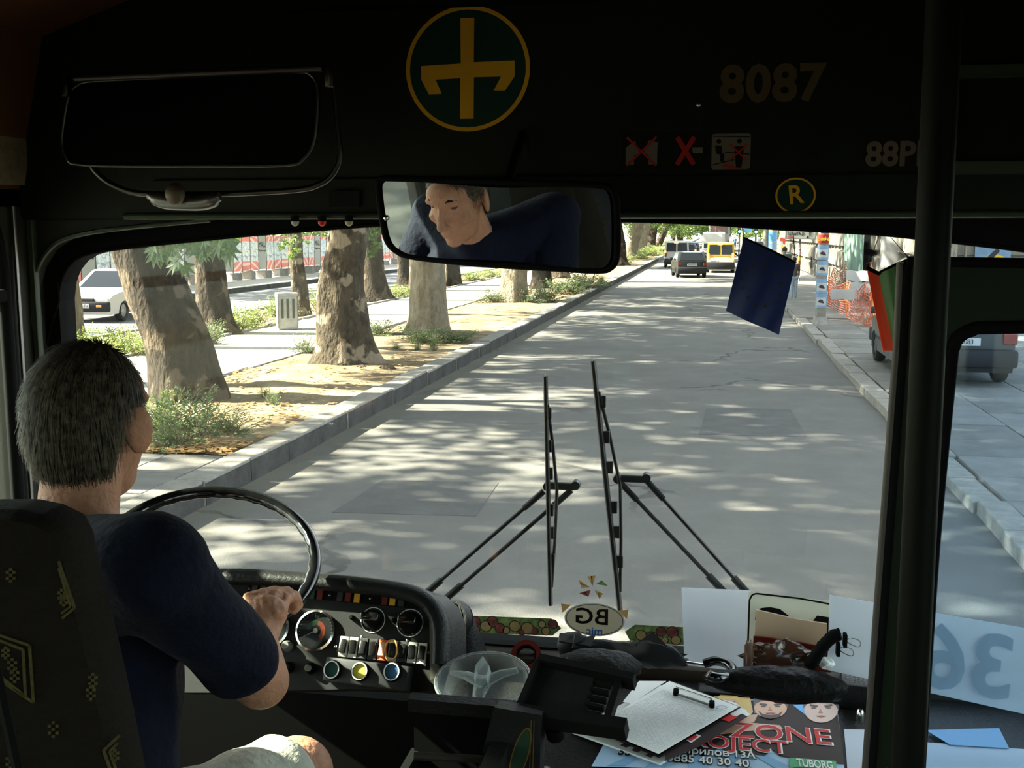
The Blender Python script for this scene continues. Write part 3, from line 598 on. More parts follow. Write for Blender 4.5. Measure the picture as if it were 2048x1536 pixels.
pm = mesh_of(MB().box((0, 0, 0), (.07, .05, 1.9)), mat('post_dark', (.15, .14, .14), .7))
for i in range(96): inst('post', pm, ho, (0, i-.5, 1.2))
pm = mesh_of(MB().rbox((0, 0, 0), (.55, .8, .42), .02), M_conc)
for i in range(48): inst('concrete_block', pm, ho, (.15+rh.uniform(-.12, .25), i*1.9+rh.uniform(-.3, .3), .2+rh.uniform(-.08, .02)), (0, 0, rh.uniform(-.25, .25)))
# ------------------------------------------------------------------ vehicles (local: x across, y forward, z up, origin on the ground at the middle)
M_tyre = mat('tyre', (.025, .025, .025), .9); M_rim = mat('rim', (.45, .45, .46), .35, .8); M_blk = mat('black_plastic', (.03, .03, .033), .55)
M_win = mat('car_window', (.012, .015, .018), .08, 0, spec=.16); M_plate = mat('plate_white', (.75, .75, .72), .5); M_red = mat('tail_red', (.28, .015, .012), .25); M_brake = mat('brake_lit', (.9, .1, .03), .3, emit=(1, .16, .04), estr=2.2)
M_amber = mat('amber', (.8, .3, .03), .3); M_blink = mat('blinker_lit', (1, .4, .05), .3, emit=(1, .4, .05), estr=2.5); M_lamp = mat('headlamp', (.75, .78, .8), .1, .3); M_plt = mat('plate_ink', (.02, .02, .02), .6)
def paint(n, c, r=.28): return mat('paint_'+n, c, r, 0, spec=.22, coat=.08)
def wheelmesh():
    t = MB().lathe([(.19, -.09), (.27, -.09), (.30, -.06), (.305, 0), (.30, .06), (.27, .09), (.19, .09), (.19, -.09)], Matrix.Rotation(pi/2, 4, 'Y'), 20)
    r = MB().disc((0, 0), .195, -.06, .06, Matrix.Rotation(pi/2, 4, 'Y'), 20)
    for k in range(6): r.box((.11*cos(k*pi/3), .11*sin(k*pi/3), .065), (.05, .03, .02), Matrix.Rotation(pi/2, 4, 'Y')); r.box((.11*cos(k*pi/3), .11*sin(k*pi/3), -.065), (.05, .03, .02), Matrix.Rotation(pi/2, 4, 'Y'))
    return mesh_of(t, M_tyre, 40), mesh_of(r, M_rim)
WH = wheelmesh()
def shell(prof, hw):                              # side outline (y,z) lofted across, half width hw(z, y)
    mb = MB(); n = len(prof); vs = []
    for xs in (-1, -.93, -.6, 0, .6, .93, 1):
        for y, z in prof:
            w = hw(z, y); e = abs(xs); sh = .035 if e == 1 else 0; vs.append((xs*w, y*(1-sh*.35), z-(sh if z > .9 else 0)*.8))
    fs = [tuple(range(n))[::-1], tuple(range(6*n, 7*n))]
    for k in range(6):
        for i in range(n): fs.append((k*n+i, k*n+(i+1) % n, (k+1)*n+(i+1) % n, (k+1)*n+i))
    return mb.add(vs, fs)
def arch(yc, r, z0): return [(yc+r*cos(a), z0+r*sin(a)) for a in [pi*k/8 for k in range(9)]]
def car(label, loc, rz, pm, L=3.9, W=1.65, H=1.4, kind='hatch', cat='car', plate='M 4257 BK', rear=True, lit=False, blink=False, cladding=False, name='car', group=None, handle=True):
    t = thing(name, label, cat, (0, 0, 0), group); h = L/2; wy = (h*.62, -h*.66); R = .34; b0 = .22
    if kind == 'van': belt = .92*H/1.8+.1; roof = [(-h+.02, belt), (-h+.10, H-.08), (-h+.3, H), (h*.25, H), (h*.42, H-.12), (h*.74, belt+.02)]
    elif kind == 'hightop': belt = 1.05; roof = [(-h+.02, belt), (-h+.10, H-.12), (-h+.35, H), (h*.45, H), (h*.55, H-.2), (h*.82, belt)]
    elif kind == 'saloon': belt = .88; roof = [(-h*.72, belt), (-h*.42, H-.03), (-h*.2, H), (h*.1, H-.02), (h*.52, belt)]
    else: belt = .90; roof = [(-h+.06, belt), (-h*.72, H-.06), (-h*.5, H), (h*.08, H-.02), (h*.50, belt)]
    nose = h; fz = .72 if kind != 'hightop' else .95
    low = [(-h, .35), (-h, .62), (-h+.03, belt)]+[(roof[-1][0], belt), (h*.9, fz+.04), (nose, fz-.08), (nose, .35)]
    bottom = [(nose-.1, b0)]+arch(wy[0], R, b0+.02)+arch(wy[1], R, b0+.02)+[(-h+.08, b0)]
    hw = lambda z, y: W/2*(1-.05*abs((z-.6)/.6)**2)-.06*max(0, (abs(y)-h*.75)/(h*.25))**2
    obj('body', shell(low+bottom, hw), pm, t, smooth=35)
    cw = lambda z, y: W/2*(1-.17*max(0, (z-belt)/(H-belt))**1.2)*(.955) if kind not in ('van', 'hightop') else W/2*(1-.08*max(0, (z-belt)/(H-belt)))*.97
    obj('cabin', shell(roof, cw), pm, t, smooth=35)
    # windows
    sw = MB(); z0, z1 = belt+.04, H-.13
    yr = roof[0][0]+.12+(.10 if kind in ('van', 'hightop') else .28); yf = roof[-1][0]-.16
    def edge(z): # front / rear limits of the cabin at height z
        f = roof[-1][0]+(roof[-2][0]-roof[-1][0])*(z-belt)/(roof[-2][1]-belt); r = roof[0][0]+(roof[1][0]-roof[0][0])*(z-belt)/(roof[1][1]-belt); return r, f
    for s in (-1, 1):
        cuts = [0, .46, 1] if kind != 'van' else [.35, .66, 1]
        for a, b_ in zip(cuts[:-1], cuts[1:]):
            r0, f0 = edge(z0); r1, f1 = edge(z1); Q = lambda u, z, r, f: (s*(cw(z, 0)+.004), r+.10+(f-r-.2)*u, z)
            sw.sheet([Q(a+.015, z0, r0, f0), Q(b_-.015, z0, r0, f0), Q(b_-.015, z1, r1, f1), Q(a+.015, z1, r1, f1)], .008*s)
    obj('side_window', sw, M_win, t)
    def screen(nm, i0, i1, out):
        a, b_ = roof[i0], roof[i1]; d = Vector((0, b_[0]-a[0], b_[1]-a[1])); n = Vector((0, d.z, -d.y)).normalized(); n = n if n.y*out > 0 else -n; mb = MB()
        lo, hi = (.10, .92); parts = ((-.95, -.06), (.06, .95)) if (out < 0 and kind in ('van', 'hightop')) else ((-.9, .9),)
        for x0, x1 in parts:
            v = []
            for f, xx in ((lo, x0), (lo, x1), (hi, x1), (hi, x0)):
                y, z = a[0]+d.y*f, a[1]+d.z*f; v.append(Vector((xx*cw(z, y)*.9, y, z))+n*.012)
            if kind == 'hightop' and out < 0: v[2].z = v[3].z = H-.58
            mb.sheet(v, .01*(1 if out > 0 else -1))
        obj(nm, mb, M_win, t)
    screen('rear_window', 0, 1, -1); screen('windscreen', -1, -2, 1)
    # bumpers, lamps, plates, mirrors
    bc = M_blk
    for y, nm in ((-h-.02, 'rear_bumper'), (h+.0, 'front_bumper')): obj(nm, MB().rbox((0, y, .45), (W*.97, .16, .28 if not cladding else .42), .05), bc, t, smooth=40)
    if kind in ('van', 'hightop') and cladding: obj('cladding', MB().rbox((0, 0, .40), (W+.01, L*.9, .16), .02), bc, t)
    for s in (-1, 1):
        zl = .75 if kind != 'van' else .98
        obj('tail_lamp', MB().rbox((s*(W/2-.14), -h-.005, zl), (.2 if kind == 'hatch' else .12, .05, .16 if kind == 'hatch' else .42 if kind == 'van' else .3), .015), M_brake if lit and not blink else M_red, t)
        if blink and s < 0: obj('blinker', MB().rbox((s*(W/2-.08), -h-.03, 1.12), (.14, .05, .13), .015), M_blink, t)
        obj('headlamp', MB().rbox((s*(W/2-.23), h-.02, fz-.10), (.36, .08, .15), .03), M_lamp, t)
        obj('indicator', MB().rbox((s*(W/2-.3), h+.085, .47), (.16, .02, .06), .01), M_amber, t)
        obj('mirror', MB().rbox((s*(W/2+.07), h*.36, belt+.08), (.16, .08, .13), .03), bc, t, smooth=40)
        if handle: obj('door_handle', MB().rbox((s*(W/2-.005), -.05, belt-.12), (.03, .14, .03), .01), bc, t)
        for y in wy:
            w_ = inst('wheel', WH[0], t, (s*(W/2-.11), y, .305)); inst('hub', WH[1], w_)
        if not cladding: obj('side_trim', MB().rbox((s*(W/2-.002), 0, .50), (.03, (wy[0]-wy[1])-2*R-.05, .06), .01), bc, t)
    obj('grille', MB().rbox((0, h+.0, fz-.10), (W*.45, .05, .12), .02), bc, t)
    if lit: obj('brake_lamp', MB().rbox((-.05, roof[1][0]-.05, H-.13), (.28, .06, .05), .01), M_brake, t)
    for y, s in ((-h-.115, -1), (h+.095, 1)):
        if s > 0 and rear: continue
        zp = .47 if s > 0 else (.70 if kind == 'hatch' else .72); yy = y if (s > 0) else (-h-.02 if kind != 'hightop' else -h-.02)
        p = obj('number_plate', MB().rbox((0 if kind != 'van' else -.42, yy, zp), (.52, .02, .12), .005), M_plate, t)
        F_ = fr((0 if kind != 'van' else -.42, yy+s*.012, zp), (-s, 0, 0), (0, 0, 1)); obj('plate_text', MB().text(plate, .11, 0, .003, F_, sx=.85), M_plt, p)
    t.location = loc; t.rotation_euler = (0, 0, rz); return t
G = lambda x, y, z=0: tuple(P(x, y, Z=z))
W_ = paint('white', (.78, .76, .70)); K_ = paint('black', (.012, .015, .011)); Y_ = paint('yellow', (.80, .52, .03)); SV = paint('silver', (.62, .62, .62)); DG = paint('dark_grey', (.045, .048, .048)); CR = paint('cream', (.75, .73, .66)); BL = paint('blue_black', (.04, .06, .09)); GN = paint('green_dark', (.05, .10, .06))
g = P(212, 640, Z=0); car('white hatchback coming towards us on the far carriageway', (g.x-.15, g.y+1.0, 0), pi+.04, W_, L=4.1, W=1.68, H=1.42, kind='saloon', plate='PB 4757 TH', rear=False)
g = P(137, 575, Z=0); car('dark car far behind the white hatchback, by the hoarding', (-17.2, 50, 0), pi, BL, kind='saloon', rear=False)
g = P(1391, 556, Z=0); car('black hatchback braking in front of the silver van', (g.x-.44, g.y+2.0, 0), .13, K_, L=3.95, W=1.66, H=1.42, kind='hatch', lit=False, plate='PB 9147 KT')
g = P(1364, 536, Z=0); car('silver van with amber blinker beside the left kerb', (g.x-.43, g.y+2.2, 0), 0.02, SV, L=4.1, W=1.75, H=1.85, kind='van', blink=True, lit=True, cladding=True, cat='van', name='van')
g = P(1441, 546, Z=0); v = car('yellow van with red brake lights right of the black hatchback', (g.x-.02, g.y+2.0, 0), 0, Y_, L=4.1, W=1.74, H=1.84, kind='van', lit=True, cladding=True, plate='PB 5174', cat='van', name='van')
obj('white_panel', MB().prism([(-.78, .62), (.78, .62), (.78, .86), (.2, .98), (-.78, .90)], 0, .012, FB(Vector(v.location)+Vector((0, -2.06, 0)))), W_, v)
car('white high-roof van ahead of the yellow van', (.12, 92, 0), 0, CR, L=5.6, W=1.95, H=2.45, kind='hightop', lit=False, cat='van', name='van')
# coach
co = thing('coach', 'tall coach with brown rear window above the white van', 'bus', (.8, 140, 0))
obj('body', MB().rbox((.8, 140, 1.95), (2.5, 11, 3.1), .18), mat('coach_silver', (.45, .47, .47), .35, .2), co, smooth=40)
obj('rear_window', MB().rbox((.8, 134.47, 2.75), (2.1, .08, .95), .1), mat('coach_brown', (.30, .15, .11), .2), co)
obj('roof_unit', MB().rbox((.8, 138, 3.6), (1.9, 3, .25), .08), mat('roof_white', (.7, .72, .70), .5), co)
for k, (x, w) in enumerate(((-.45, .03), (.55, .03))): obj('window_bar', MB().box((.8+x, 134.42, 2.75), (w, .03, .95)), W_, co)
for s in (-1, 1):
    for y in (136.2, 143.5): w_ = inst('wheel', WH[0], co, (s*1.05, y-140, .45), scale=(1.5, 1.5, 1.5)); inst('hub', WH[1], w_)
    obj('tail_lamp', MB().rbox((.8+s*1.1, 134.45, 1.2), (.2, .06, .4), .02), M_red, co)
g = P(1400, 512, Z=0); car('dark car in the queue left of the high-roof van', (-2.15, 100, 0), 0, BL, kind='saloon', lit=True)
car('black saloon ahead of the silver van in the queue', (-2.0, 110, 0), 0, K_, kind='saloon', lit=False)
car('dark grey car further up the queue', (-2.3, 118, 0), 0, DG, kind='saloon', lit=False)
car('dark green car parked beyond the flag on the right', (5.1, 118, .1), 0, GN, kind='hatch')
car('dark grey hatchback parked on the right sidewalk behind the pole', (3.80, 19.45, .13), -.0, DG, L=4.05, W=1.66, H=1.42, kind='hatch', plate='PB 6083')
# ------------------------------------------------------------------ right side: facade, poles, signs
M_stone = mat('facade_stone', (.14, .13, .105), .9, 0, .25, 2.2, .8, 14, stretch=(1, 1, .35), col2=(.23, .215, .175)); M_stone2 = mat('facade_grey', (.14, .145, .13), .9, 0, .2, 2, .6, 14, stretch=(1, 1, .4))
FX = 5.4
wf = MB().box((FX+.6, 61, 4), (1, 60, 8)); fac = struct('wall_street', wf, M_stone2)
rf_ = random.Random(8); bms = []
for k in range(3):
    mb = MB(); r3 = random.Random(k)
    def bf(u, v): e = min(u, 1-u, v, 1-v); return (-.05-.24*min(1, e/.12)**.6-.05*noise3((u*3+k*9, v*2.5, 0)), (u-.5)*1.3, (v-.5)*.78)
    mb.grid(bf, 10, 8); bms.append(mesh_of(mb, M_stone, 60))
n = 0
for r_ in range(5):
    z = .1+.42+r_*.84; y = 31.7+(.68 if r_ % 2 else 0)
    while y < 90 and n < 292:
        inst('stone_block', bms[rf_.randrange(3)], fac, (FX+.15+rf_.uniform(-.02, .04), y, z), (0, 0, 0)); n += 1; y += 1.37 if r_ else 1.37
for i, y in enumerate((36, 44, 52, 60, 70)):           # cellar slots
    for k in (-.18, .18): obj('slot', MB().box((FX-.17, y+k, .85), (.03, .09, .62)), M_blk, fac)
obj('net', MB().grid(lambda u, v: (FX-.38+.05*sin(u*22)+.04*noise3((u*5, v*3, 1)), 38.2+u*5.5, .5+v*6), 40, 12), mat('green_net', (.19, .30, .24), .8, 0, .15, 3), fac, label='green scaffold net hanging on the facade')
# downpipes / poles
def pole(name, label, px, py, z, r, h, m, cat='pole', r1=None):
    b = P(px, py, Z=z); return b, single(name, MB().tube([b, b+Vector((0, 0, h))], [r, r1 or r*.9], 14), m, label, cat, smooth=50)
M_pole = mat('pole_concrete', (.30, .28, .24), .85, 0, .15, 5, .3, 30); M_polem = mat('pole_brown', (.16, .13, .10), .6, 0, .3, 6)
def wrapposter(par, b, r, z0, z1, m, a0=-150, a1=-20, nm='poster', n=10, dr=.006):
    mb = MB(); a0, a1 = radians(a0), radians(a1); vs = []
    for k in range(n+1):
        a = a0+(a1-a0)*k/n
        for rr in (r+dr, r+dr+.003): vs += [(b[0]+rr*cos(a), b[1]+rr*sin(a), b[2]+z0), (b[0]+rr*cos(a), b[1]+rr*sin(a), b[2]+z1)]
    fs = []
    for k in range(n): q = 4*k; fs += [(q, q+1, q+5, q+4), (q+2, q+6, q+7, q+3), (q, q+4, q+6, q+2), (q+1, q+3, q+7, q+5)]
    fs += [(0, 2, 3, 1), (4*n, 4*n+1, 4*n+3, 4*n+2)]
    return obj(nm, mb.add(vs, fs), m, par)
bp = P(1640, 650, Z=.13); pp = thing('poster_pole', 'thick concrete pole plastered with posters near the right kerb', 'pole', tuple(bp)); PR = .135
obj('shaft', MB().tube([bp, bp+Vector((0, 0, 7))], [PR, .11], 18), M_pole, pp, smooth=50); obj('base', MB().tube([bp, bp+Vector((0, 0, .22))], [.19, .17], 18), M_conc, pp, smooth=50)
Cb = mat('poster_blue', (.16, .42, .70), .6, 0, .1, 6); Cw = mat('poster_white', (.58, .58, .56), .6); Cy = mat('poster_yellow', (.85, .60, .04), .6); Cr = mat('poster_red', (.60, .08, .04), .6); Ck = mat('poster_ink', (.05, .05, .06), .6); Cs = mat('poster_skin', (.50, .36, .28), .7); Clb = mat('poster_lightblue', (.24, .40, .58), .6, 0, .12, 4)
def onpole(z, a=-88, r=PR, dr=.012): a = radians(a); return fr((bp.x+(r+dr)*cos(a), bp.y+(r+dr)*sin(a), bp.z+z), (-sin(a), cos(a), 0), (0, 0, 1))
for z0 in (.45, .82, 1.27, 1.66):
    p = wrapposter(pp, bp, PR, z0, z0+.36, Clb, -165, -15); wrapposter(p, bp, PR, z0+.06, z0+.26, Cw, -145, -40, 'print', dr=.010)
    F_ = onpole(z0+.16, -95, dr=.016); obj('print', MB().prism([(-.07, -.02), (-.06, .01), (-.03, .045), (.03, .045), (.05, .015), (.08, .0), (.08, -.03), (-.05, -.035)], 0, .004, F_ @ Matrix.Rotation(-.25, 4, 'Z')), Ck, p)
p = wrapposter(pp, bp, PR, 2.06, 2.30, Cr, -165, -15); F_ = onpole(2.18, -92, dr=.014); obj('lettering', MB().text('рафа', .13, 0, .004, F_, bold=.004), Cy, p); wrapposter(p, bp, PR, 2.08, 2.28, mat('poster_darkred', (.35, .03, .03), .6), -150, -28, 'print', dr=.009)
p = wrapposter(pp, bp, PR, 2.30, 3.02, Cw, -150, -20); wrapposter(p, bp, PR, 2.30, 2.95, Cr, -165, -151, 'print')
F_ = onpole(2.62, -84, dr=.018)
obj('print', MB().disc((.0, .12), .055, 0, .004, F_, ry=.08), Cs, p); obj('print', MB().prism([(-.06, .12), (-.055, .21), (.0, .235), (.055, .21), (.06, .12), (.045, .16), (-.045, .16)], .004, .008, F_).prism([(-.045, .08), (.045, .08), (.03, .04), (-.03, .04)], .004, .008, F_), Ck, p)
obj('print', MB().prism([(-.11, -.30), (.11, -.30), (.11, -.05), (.04, .03), (-.03, .03), (-.10, -.04)], 0, .004, F_), Ck, p)
p = wrapposter(pp, bp, PR*.97, 3.05, 3.75, Clb, -165, -15)
# sign post "Център"
b = P(1597, 563, Z=.1); sg = thing('direction_sign', 'white direction sign reading Център on a stickered post', 'sign', tuple(b)); k_ = (b-CAM).length/FPX
obj('post', MB().tube([b, b+Vector((0, 0, 3.2))], .055, 10), M_polem, sg, smooth=50)
c = P(1601, 468, Y=b.y-.08); pl = obj('board', MB().prism(rrect(57*k_, 20*k_, .06), 0, .03, FB(c)), mat('sign_grey', (.40, .42, .38), .5), sg); obj('rim', MB().ring(rrect(57*k_, 20*k_, .06), rrect(54*k_, 17*k_, .05), .03, .036, FB(c)), mat('sign_rim', (.2, .2, .2), .5), pl)
obj('lettering', MB().text('Център', .24, .03, .036, FB(c) @ Matrix.Translation((-.20, .02, 0)), sx=.9), M_ink, pl); obj('pictogram', MB().box((.36, .03, .034), (.08, .12, .01), FB(c) @ Matrix.Rotation(-.5, 4, 'Z')).box((.46, .08, .034), (.14, .05, .01), FB(c)).box((.44, -.02, .034), (.06, .12, .01), FB(c)), M_ink, pl)
obj('sticker', MB().text('Виа', .14, .03, .036, FB(c) @ Matrix.Translation((-.46, -.15, 0)), bold=.004), Cr, pl)
for k, (z0, z1, m_) in enumerate(((.35, .75, Cw), (.78, 1.0, Cr), (1.02, 1.2, Cy), (1.25, 1.5, mat('poster_pink', (.75, .35, .38), .6)), (1.55, 1.8, Cw))): wrapposter(sg, b, .055, z0, z1, m_, -170, -10, 'sticker')
# barrier tape from that post
tp = [P(x, y, Y=b.y-.3*k) for k, (x, y) in enumerate(((1603, 505), (1612, 530), (1597, 560), (1615, 574), (1635, 580), (1655, 595), (1662, 600)))]
single('barrier_tape', MB().tube(catmull(tp, 6), .02, 5), mat('tape_pink', (.80, .62, .58), .6), 'red and white barrier tape slung from the sign post', 'tape')
# other posts
b, o = pole('downpipe', 'brown downpipe with torn stickers on the facade', 1683, 562, .12, .07, 5.5, M_polem, 'pipe'); b, o = pole('post', 'brown post standing in the orange mesh', 1680, 568, .12, .07, 1.0, M_polem)
b, o = pole('post', 'dark post with white stickers in front of the parked car', 1832, 560, .1, .09, 3.6, M_polem)
b = P(1543, 520, Z=.1); cp = thing('column', 'beige concrete column with blue posters beyond the flag', 'pole', tuple(b)); obj('shaft', MB().tube([b, b+Vector((0, 0, 6))], .42, 16), mat('column_beige', (.58, .48, .30), .8), cp, smooth=50); wrapposter(cp, b, .42, 1.6, 2.4, Cb, -160, -30); wrapposter(cp, b, .42, .9, 1.5, Clb, -160, -30)
b, o = pole('pole', 'grey lamp pole beside the beige column', 1530, 520, .1, .22, 8, M_pole); b, o = pole('pole', 'tall grey pole in front of the traffic light', 1484, 505, .1, .16, 8, M_pole)
# white drain column and side-street wall
obj('pilaster', MB().tube([(FX-.1, 33.5, .2), (FX-.1, 33.5, 8)], .42, 16), mat('pilaster_white', (.40, .40, .37), .7), fac, smooth=50)
M_gw = mat('grey_wall', (.26, .255, .22), .9, 0, .12, 5, .4, 30); sw_ = struct('wall_sidestreet', MB().box((18, 34.5, 2.5), (22, .6, 5)), M_gw)
for k in range(6): obj('string_course', MB().box((18, 34.17, .55+k*.62), (22, .05, .035)), M_kerbs, sw_)
c = P(1985, 514, Y=34.1); ps = obj('poster', MB().prism(rrect(1.0, .75, .02), 0, .02, FB(c)), Clb, sw_, label='blue and yellow poster on the grey wall'); obj('print', MB().prism([(-.3, -.2), (-.1, -.3), (.35, -.25), (.3, .02), (0, .12), (-.2, .0)], .02, .025, FB(c)), Cy, ps); obj('print', MB().prism([(-.15, .0), (.1, .25), (.2, .18), (-.05, -.1)], .025, .03, FB(c)), Ck, ps)
obj('pipe', MB().tube([(P(1931, 520, Y=34).x, 34.05, 0), (P(1931, 520, Y=34).x, 34.05, 4)], .04, 8), M_pole, sw_)
# traffic lights
def tlight(label, px, py, Y):
    c = P(px, py, Y=Y); t = thing('traffic_light', label, 'traffic light', (c.x, c.y, .1)); obj('housing', MB().rbox((c.x, c.y, c.z+.3), (.32, .25, .95), .05), M_blk, t); obj('pole', MB().tube([(c.x, c.y+.05, .1), (c.x, c.y+.05, c.z+.6)], .07, 8), M_polem, t)
    for k, m_ in enumerate((mat('signal_green', (.1, .9, .7), .3, emit=(.12, 1, .75), estr=3), mat('lens_amber', (.12, .07, .01), .3), mat('lens_red', (.12, .01, .01), .3))): obj('lens', MB().disc((0, k*.3), .11, .0, .04, FB((c.x, c.y-.125, c.z))), m_, t)
tlight('green traffic light left of the tall grey pole', 1479, 463, 95); tlight('green traffic light to the right of the tall grey pole', 1512, 464, 95)
# shop signs far right
for (lb, px, py, w, h, m_, Y) in (('small blue shop sign up the street', 1496, 460, 14, 10, Cb, 100), ('red and white notice on the far facade', 1565, 482, 11, 16, Cw, 70), ('small yellow notice over the crouching man', 1567, 494, 10, 4, Cy, 66)):
    c = P(px, py, Y=Y); k_ = (c-CAM).length/FPX; s_ = single('shop_sign', MB().prism(rrect(w*k_, h*k_, .02), 0, .05, FB(c)), m_, lb, 'sign')
    obj('bracket', MB().tube([c+Vector((0, .0, 0)), c+Vector((0, .3, 0)), Vector((c.x, c.y+.3, .1))], .05, 6), M_polem, s_)
    if h == 16: obj('print', MB().prism(rrect(w*k_*.45, h*k_*.35, .01, c=(-w*k_*.2, h*k_*.2)), .05, .06, FB(c)).prism(rrect(w*k_*.4, h*k_*.6, .01, c=(w*k_*.25, -.0)), .05, .06, FB(c)), Cr, s_)
# orange mesh barrier: net of cords
om = thing('orange_barrier', 'crumpled orange plastic mesh barrier around a sidewalk dig', 'barrier', tuple(P(1700, 640, Z=.12))); M_or = mat('orange_plastic', (.72, .13, .03), .5)
def barrier(pts, hs, seed):
    pts = catmull(pts, 12); n = len(pts); r = random.Random(seed); mb = MB(); rows = 13; g = []
    for i, p in enumerate(pts):
        h = hs[0]+(hs[1]-hs[0])*i/n; g.append([Vector(p)+Vector((.07*noise3((i*.35, j*.4, seed)), .12*noise3((i*.3, j*.35, seed+5)), h*j/rows*(1+.12*sin(i*.5+seed)))) for j in range(rows+1)])
    for j in range(rows+1): mb.tube([g[i][j] for i in range(n)], .014 if j in (0, rows) else .009, 4, False)
    for i in range(0, n): mb.tube([g[i][j] for j in range(rows+1)], .007, 4, False)
    return mb
obj('mesh', barrier([P(1655, 612, Z=.12), P(1690, 633, Z=.12), P(1722, 650, Z=.12), P(1742, 655, Z=.12)], (.85, 1.0), 1), M_or, om, recalc=False)
obj('mesh', barrier([P(1742, 655, Z=.12), P(1748, 630, Z=.12), P(1738, 606, Z=.12), P(1700, 590, Z=.12)], (1.0, 1.3), 2), M_or, om, recalc=False)
obj('mesh', barrier([P(1655, 612, Z=.12), P(1668, 600, Z=.12), P(1690, 592, Z=.12)], (.9, 1.2), 3), M_or, om, recalc=False)
for (x, y) in ((1656, 612), (1692, 634), (1742, 655), (1738, 606)): p_ = P(x, y, Z=.1); obj('stake', MB().tube([p_, p_+Vector((0, 0, 1.25))], .022, 6), mat('stake_orange', (.9, .42, .12), .6), om)
for i, (x, y) in enumerate(((1722, 552), (1730, 575), (1690, 588))): c = P(x, y, Y=30); single('plastic_sheet', MB().grid(lambda u, v: c+Vector(((u-.5)*.75, .1*sin(u*5), (v-.5)*.28+.06*noise3((u*4, v*3, i)))), 10, 5), Cw, ('white plastic sheet folded over the orange mesh', 'crumpled white plastic under the top of the mesh', 'white plastic scrap low in the orange mesh')[i], 'plastic')
# ------------------------------------------------------------------ people outside
def figure(label, loc, rz=0, H=1.74, shirt=(.2, .3, .7), trousers=(.12, .13, .2), skin=(.5, .33, .25), hair=(.08, .06, .05), pose='stand', vox=.022, bag=None, group=None):
    k = H/1.75; t = thing('person', label, 'person', (0, 0, 0), group)
    J = dict(p=(0, 0, .93), c=(0, 0, 1.30), n=(0, 0, 1.46), h=(0, .01, 1.62))
    if pose == 'bend': J = dict(p=(0, -.1, .80), c=(0, .16, 1.12), n=(0, .30, 1.22), h=(0, .40, 1.30))
    for q in J: J[q] = Vector(J[q])
    J['h'] = J['h']; st = .12 if pose == 'walk' else .02
    sh = [J['c']+Vector((s*.18, 0, .10)) for s in (-1, 1)]
    el = [a+Vector((s*.06, .04+(st if s > 0 else -st), -.27)) for a, s in zip(sh, (-1, 1))]; ha = [e+Vector((s*.0, .10, -.24)) for e, s in zip(el, (-1, 1))]
    if pose == 'bend': el = [a+Vector((s*.04, .12, -.22)) for a, s in zip(sh, (-1, 1))]; ha = [e+Vector((0, .22, -.10)) for e in el]
    hp = [J['p']+Vector((s*.09, 0, -.03)) for s in (-1, 1)]; kn = [Vector((s*.10, (st if s > 0 else -st)+(.08 if pose == 'bend' else 0), .49)) for s in (-1, 1)]; ft = [Vector((s*.10, (1.6*st if s > 0 else -2.2*st)-.02, .09)) for s in (-1, 1)]
    body = [('e', J['h'], (.075, .095, .115)), ('c', J['n']-Vector((0, 0, .04)), J['h'], .055, .055), ('c', J['p'], J['c'], .13, .14, (1, .8, (1, 0, 0)))]
    for i in (0, 1): body += [('c', J['c']+Vector((0, 0, .08)), sh[i], .08, .06), ('c', sh[i], el[i], .05, .04), ('c', el[i], ha[i], .04, .028), ('e', ha[i]+Vector((0, .01, -.06)), (.025, .035, .06)), ('c', hp[i], kn[i], .085, .055), ('c', kn[i], ft[i], .05, .038), ('c', ft[i]-Vector((0, .04, .04)), ft[i]+Vector((0, .14, -.05)), .042, .035)]
    sc_ = lambda mb: setattr(mb, 'v', [v*k for v in mb.v]) or mb
    obj('body', sc_(blob(body, vox*.8, 2)), mat('skin%.2f' % skin[0], skin, .6), t, smooth=180)
    cl = [('c', J['p'], J['c'], .16, .165, (1, .8, (1, 0, 0)))]
    for i in (0, 1): cl += [('c', J['c']+Vector((0, 0, .08)), sh[i], .09, .08), ('c', sh[i], sh[i].lerp(el[i], .7), .072, .065)]
    obj('shirt', sc_(blob(cl, vox, 2)), mat('cloth%.2f%.2f%.2f' % shirt, shirt, .85), t, smooth=180)
    tr = [('c', hp[0], hp[1], .13, .13)]
    for i in (0, 1): tr += [('c', hp[i], kn[i], .105, .08), ('c', kn[i], ft[i]+Vector((0, 0, .02)), .08, .065)]
    obj('trousers', sc_(blob(tr, vox, 2)), mat('cloth%.2f%.2f%.2f' % trousers, trousers, .85), t, smooth=180)
    obj('hair', sc_(MB().ell(J['h']+Vector((0, -.02, .035)), (.082, .10, .10))), mat('hair%.2f' % hair[0], hair, .8), t, smooth=180)
    if bag: obj('backpack', sc_(MB().rbox(J['c']+Vector((0, -.21, .0)), (.30, .18, .42), .07, seg=3)), mat('bag%.2f' % bag[0], bag, .8), t, smooth=60)
    t.location = loc; t.rotation_euler = (0, 0, rz); return t
figure('man with a grey backpack standing behind the blue pennant', tuple(P(1566, 594, Z=.1)), .35, shirt=(.35, .38, .36), bag=(.12, .14, .14), pose='stand', H=1.85)
figure('dark haired person in pale trousers right behind the man with the backpack', tuple(P(1586, 598, Z=.1)), .3, H=1.50, shirt=(.15, .12, .10), trousers=(.5, .6, .68), pose='stand')
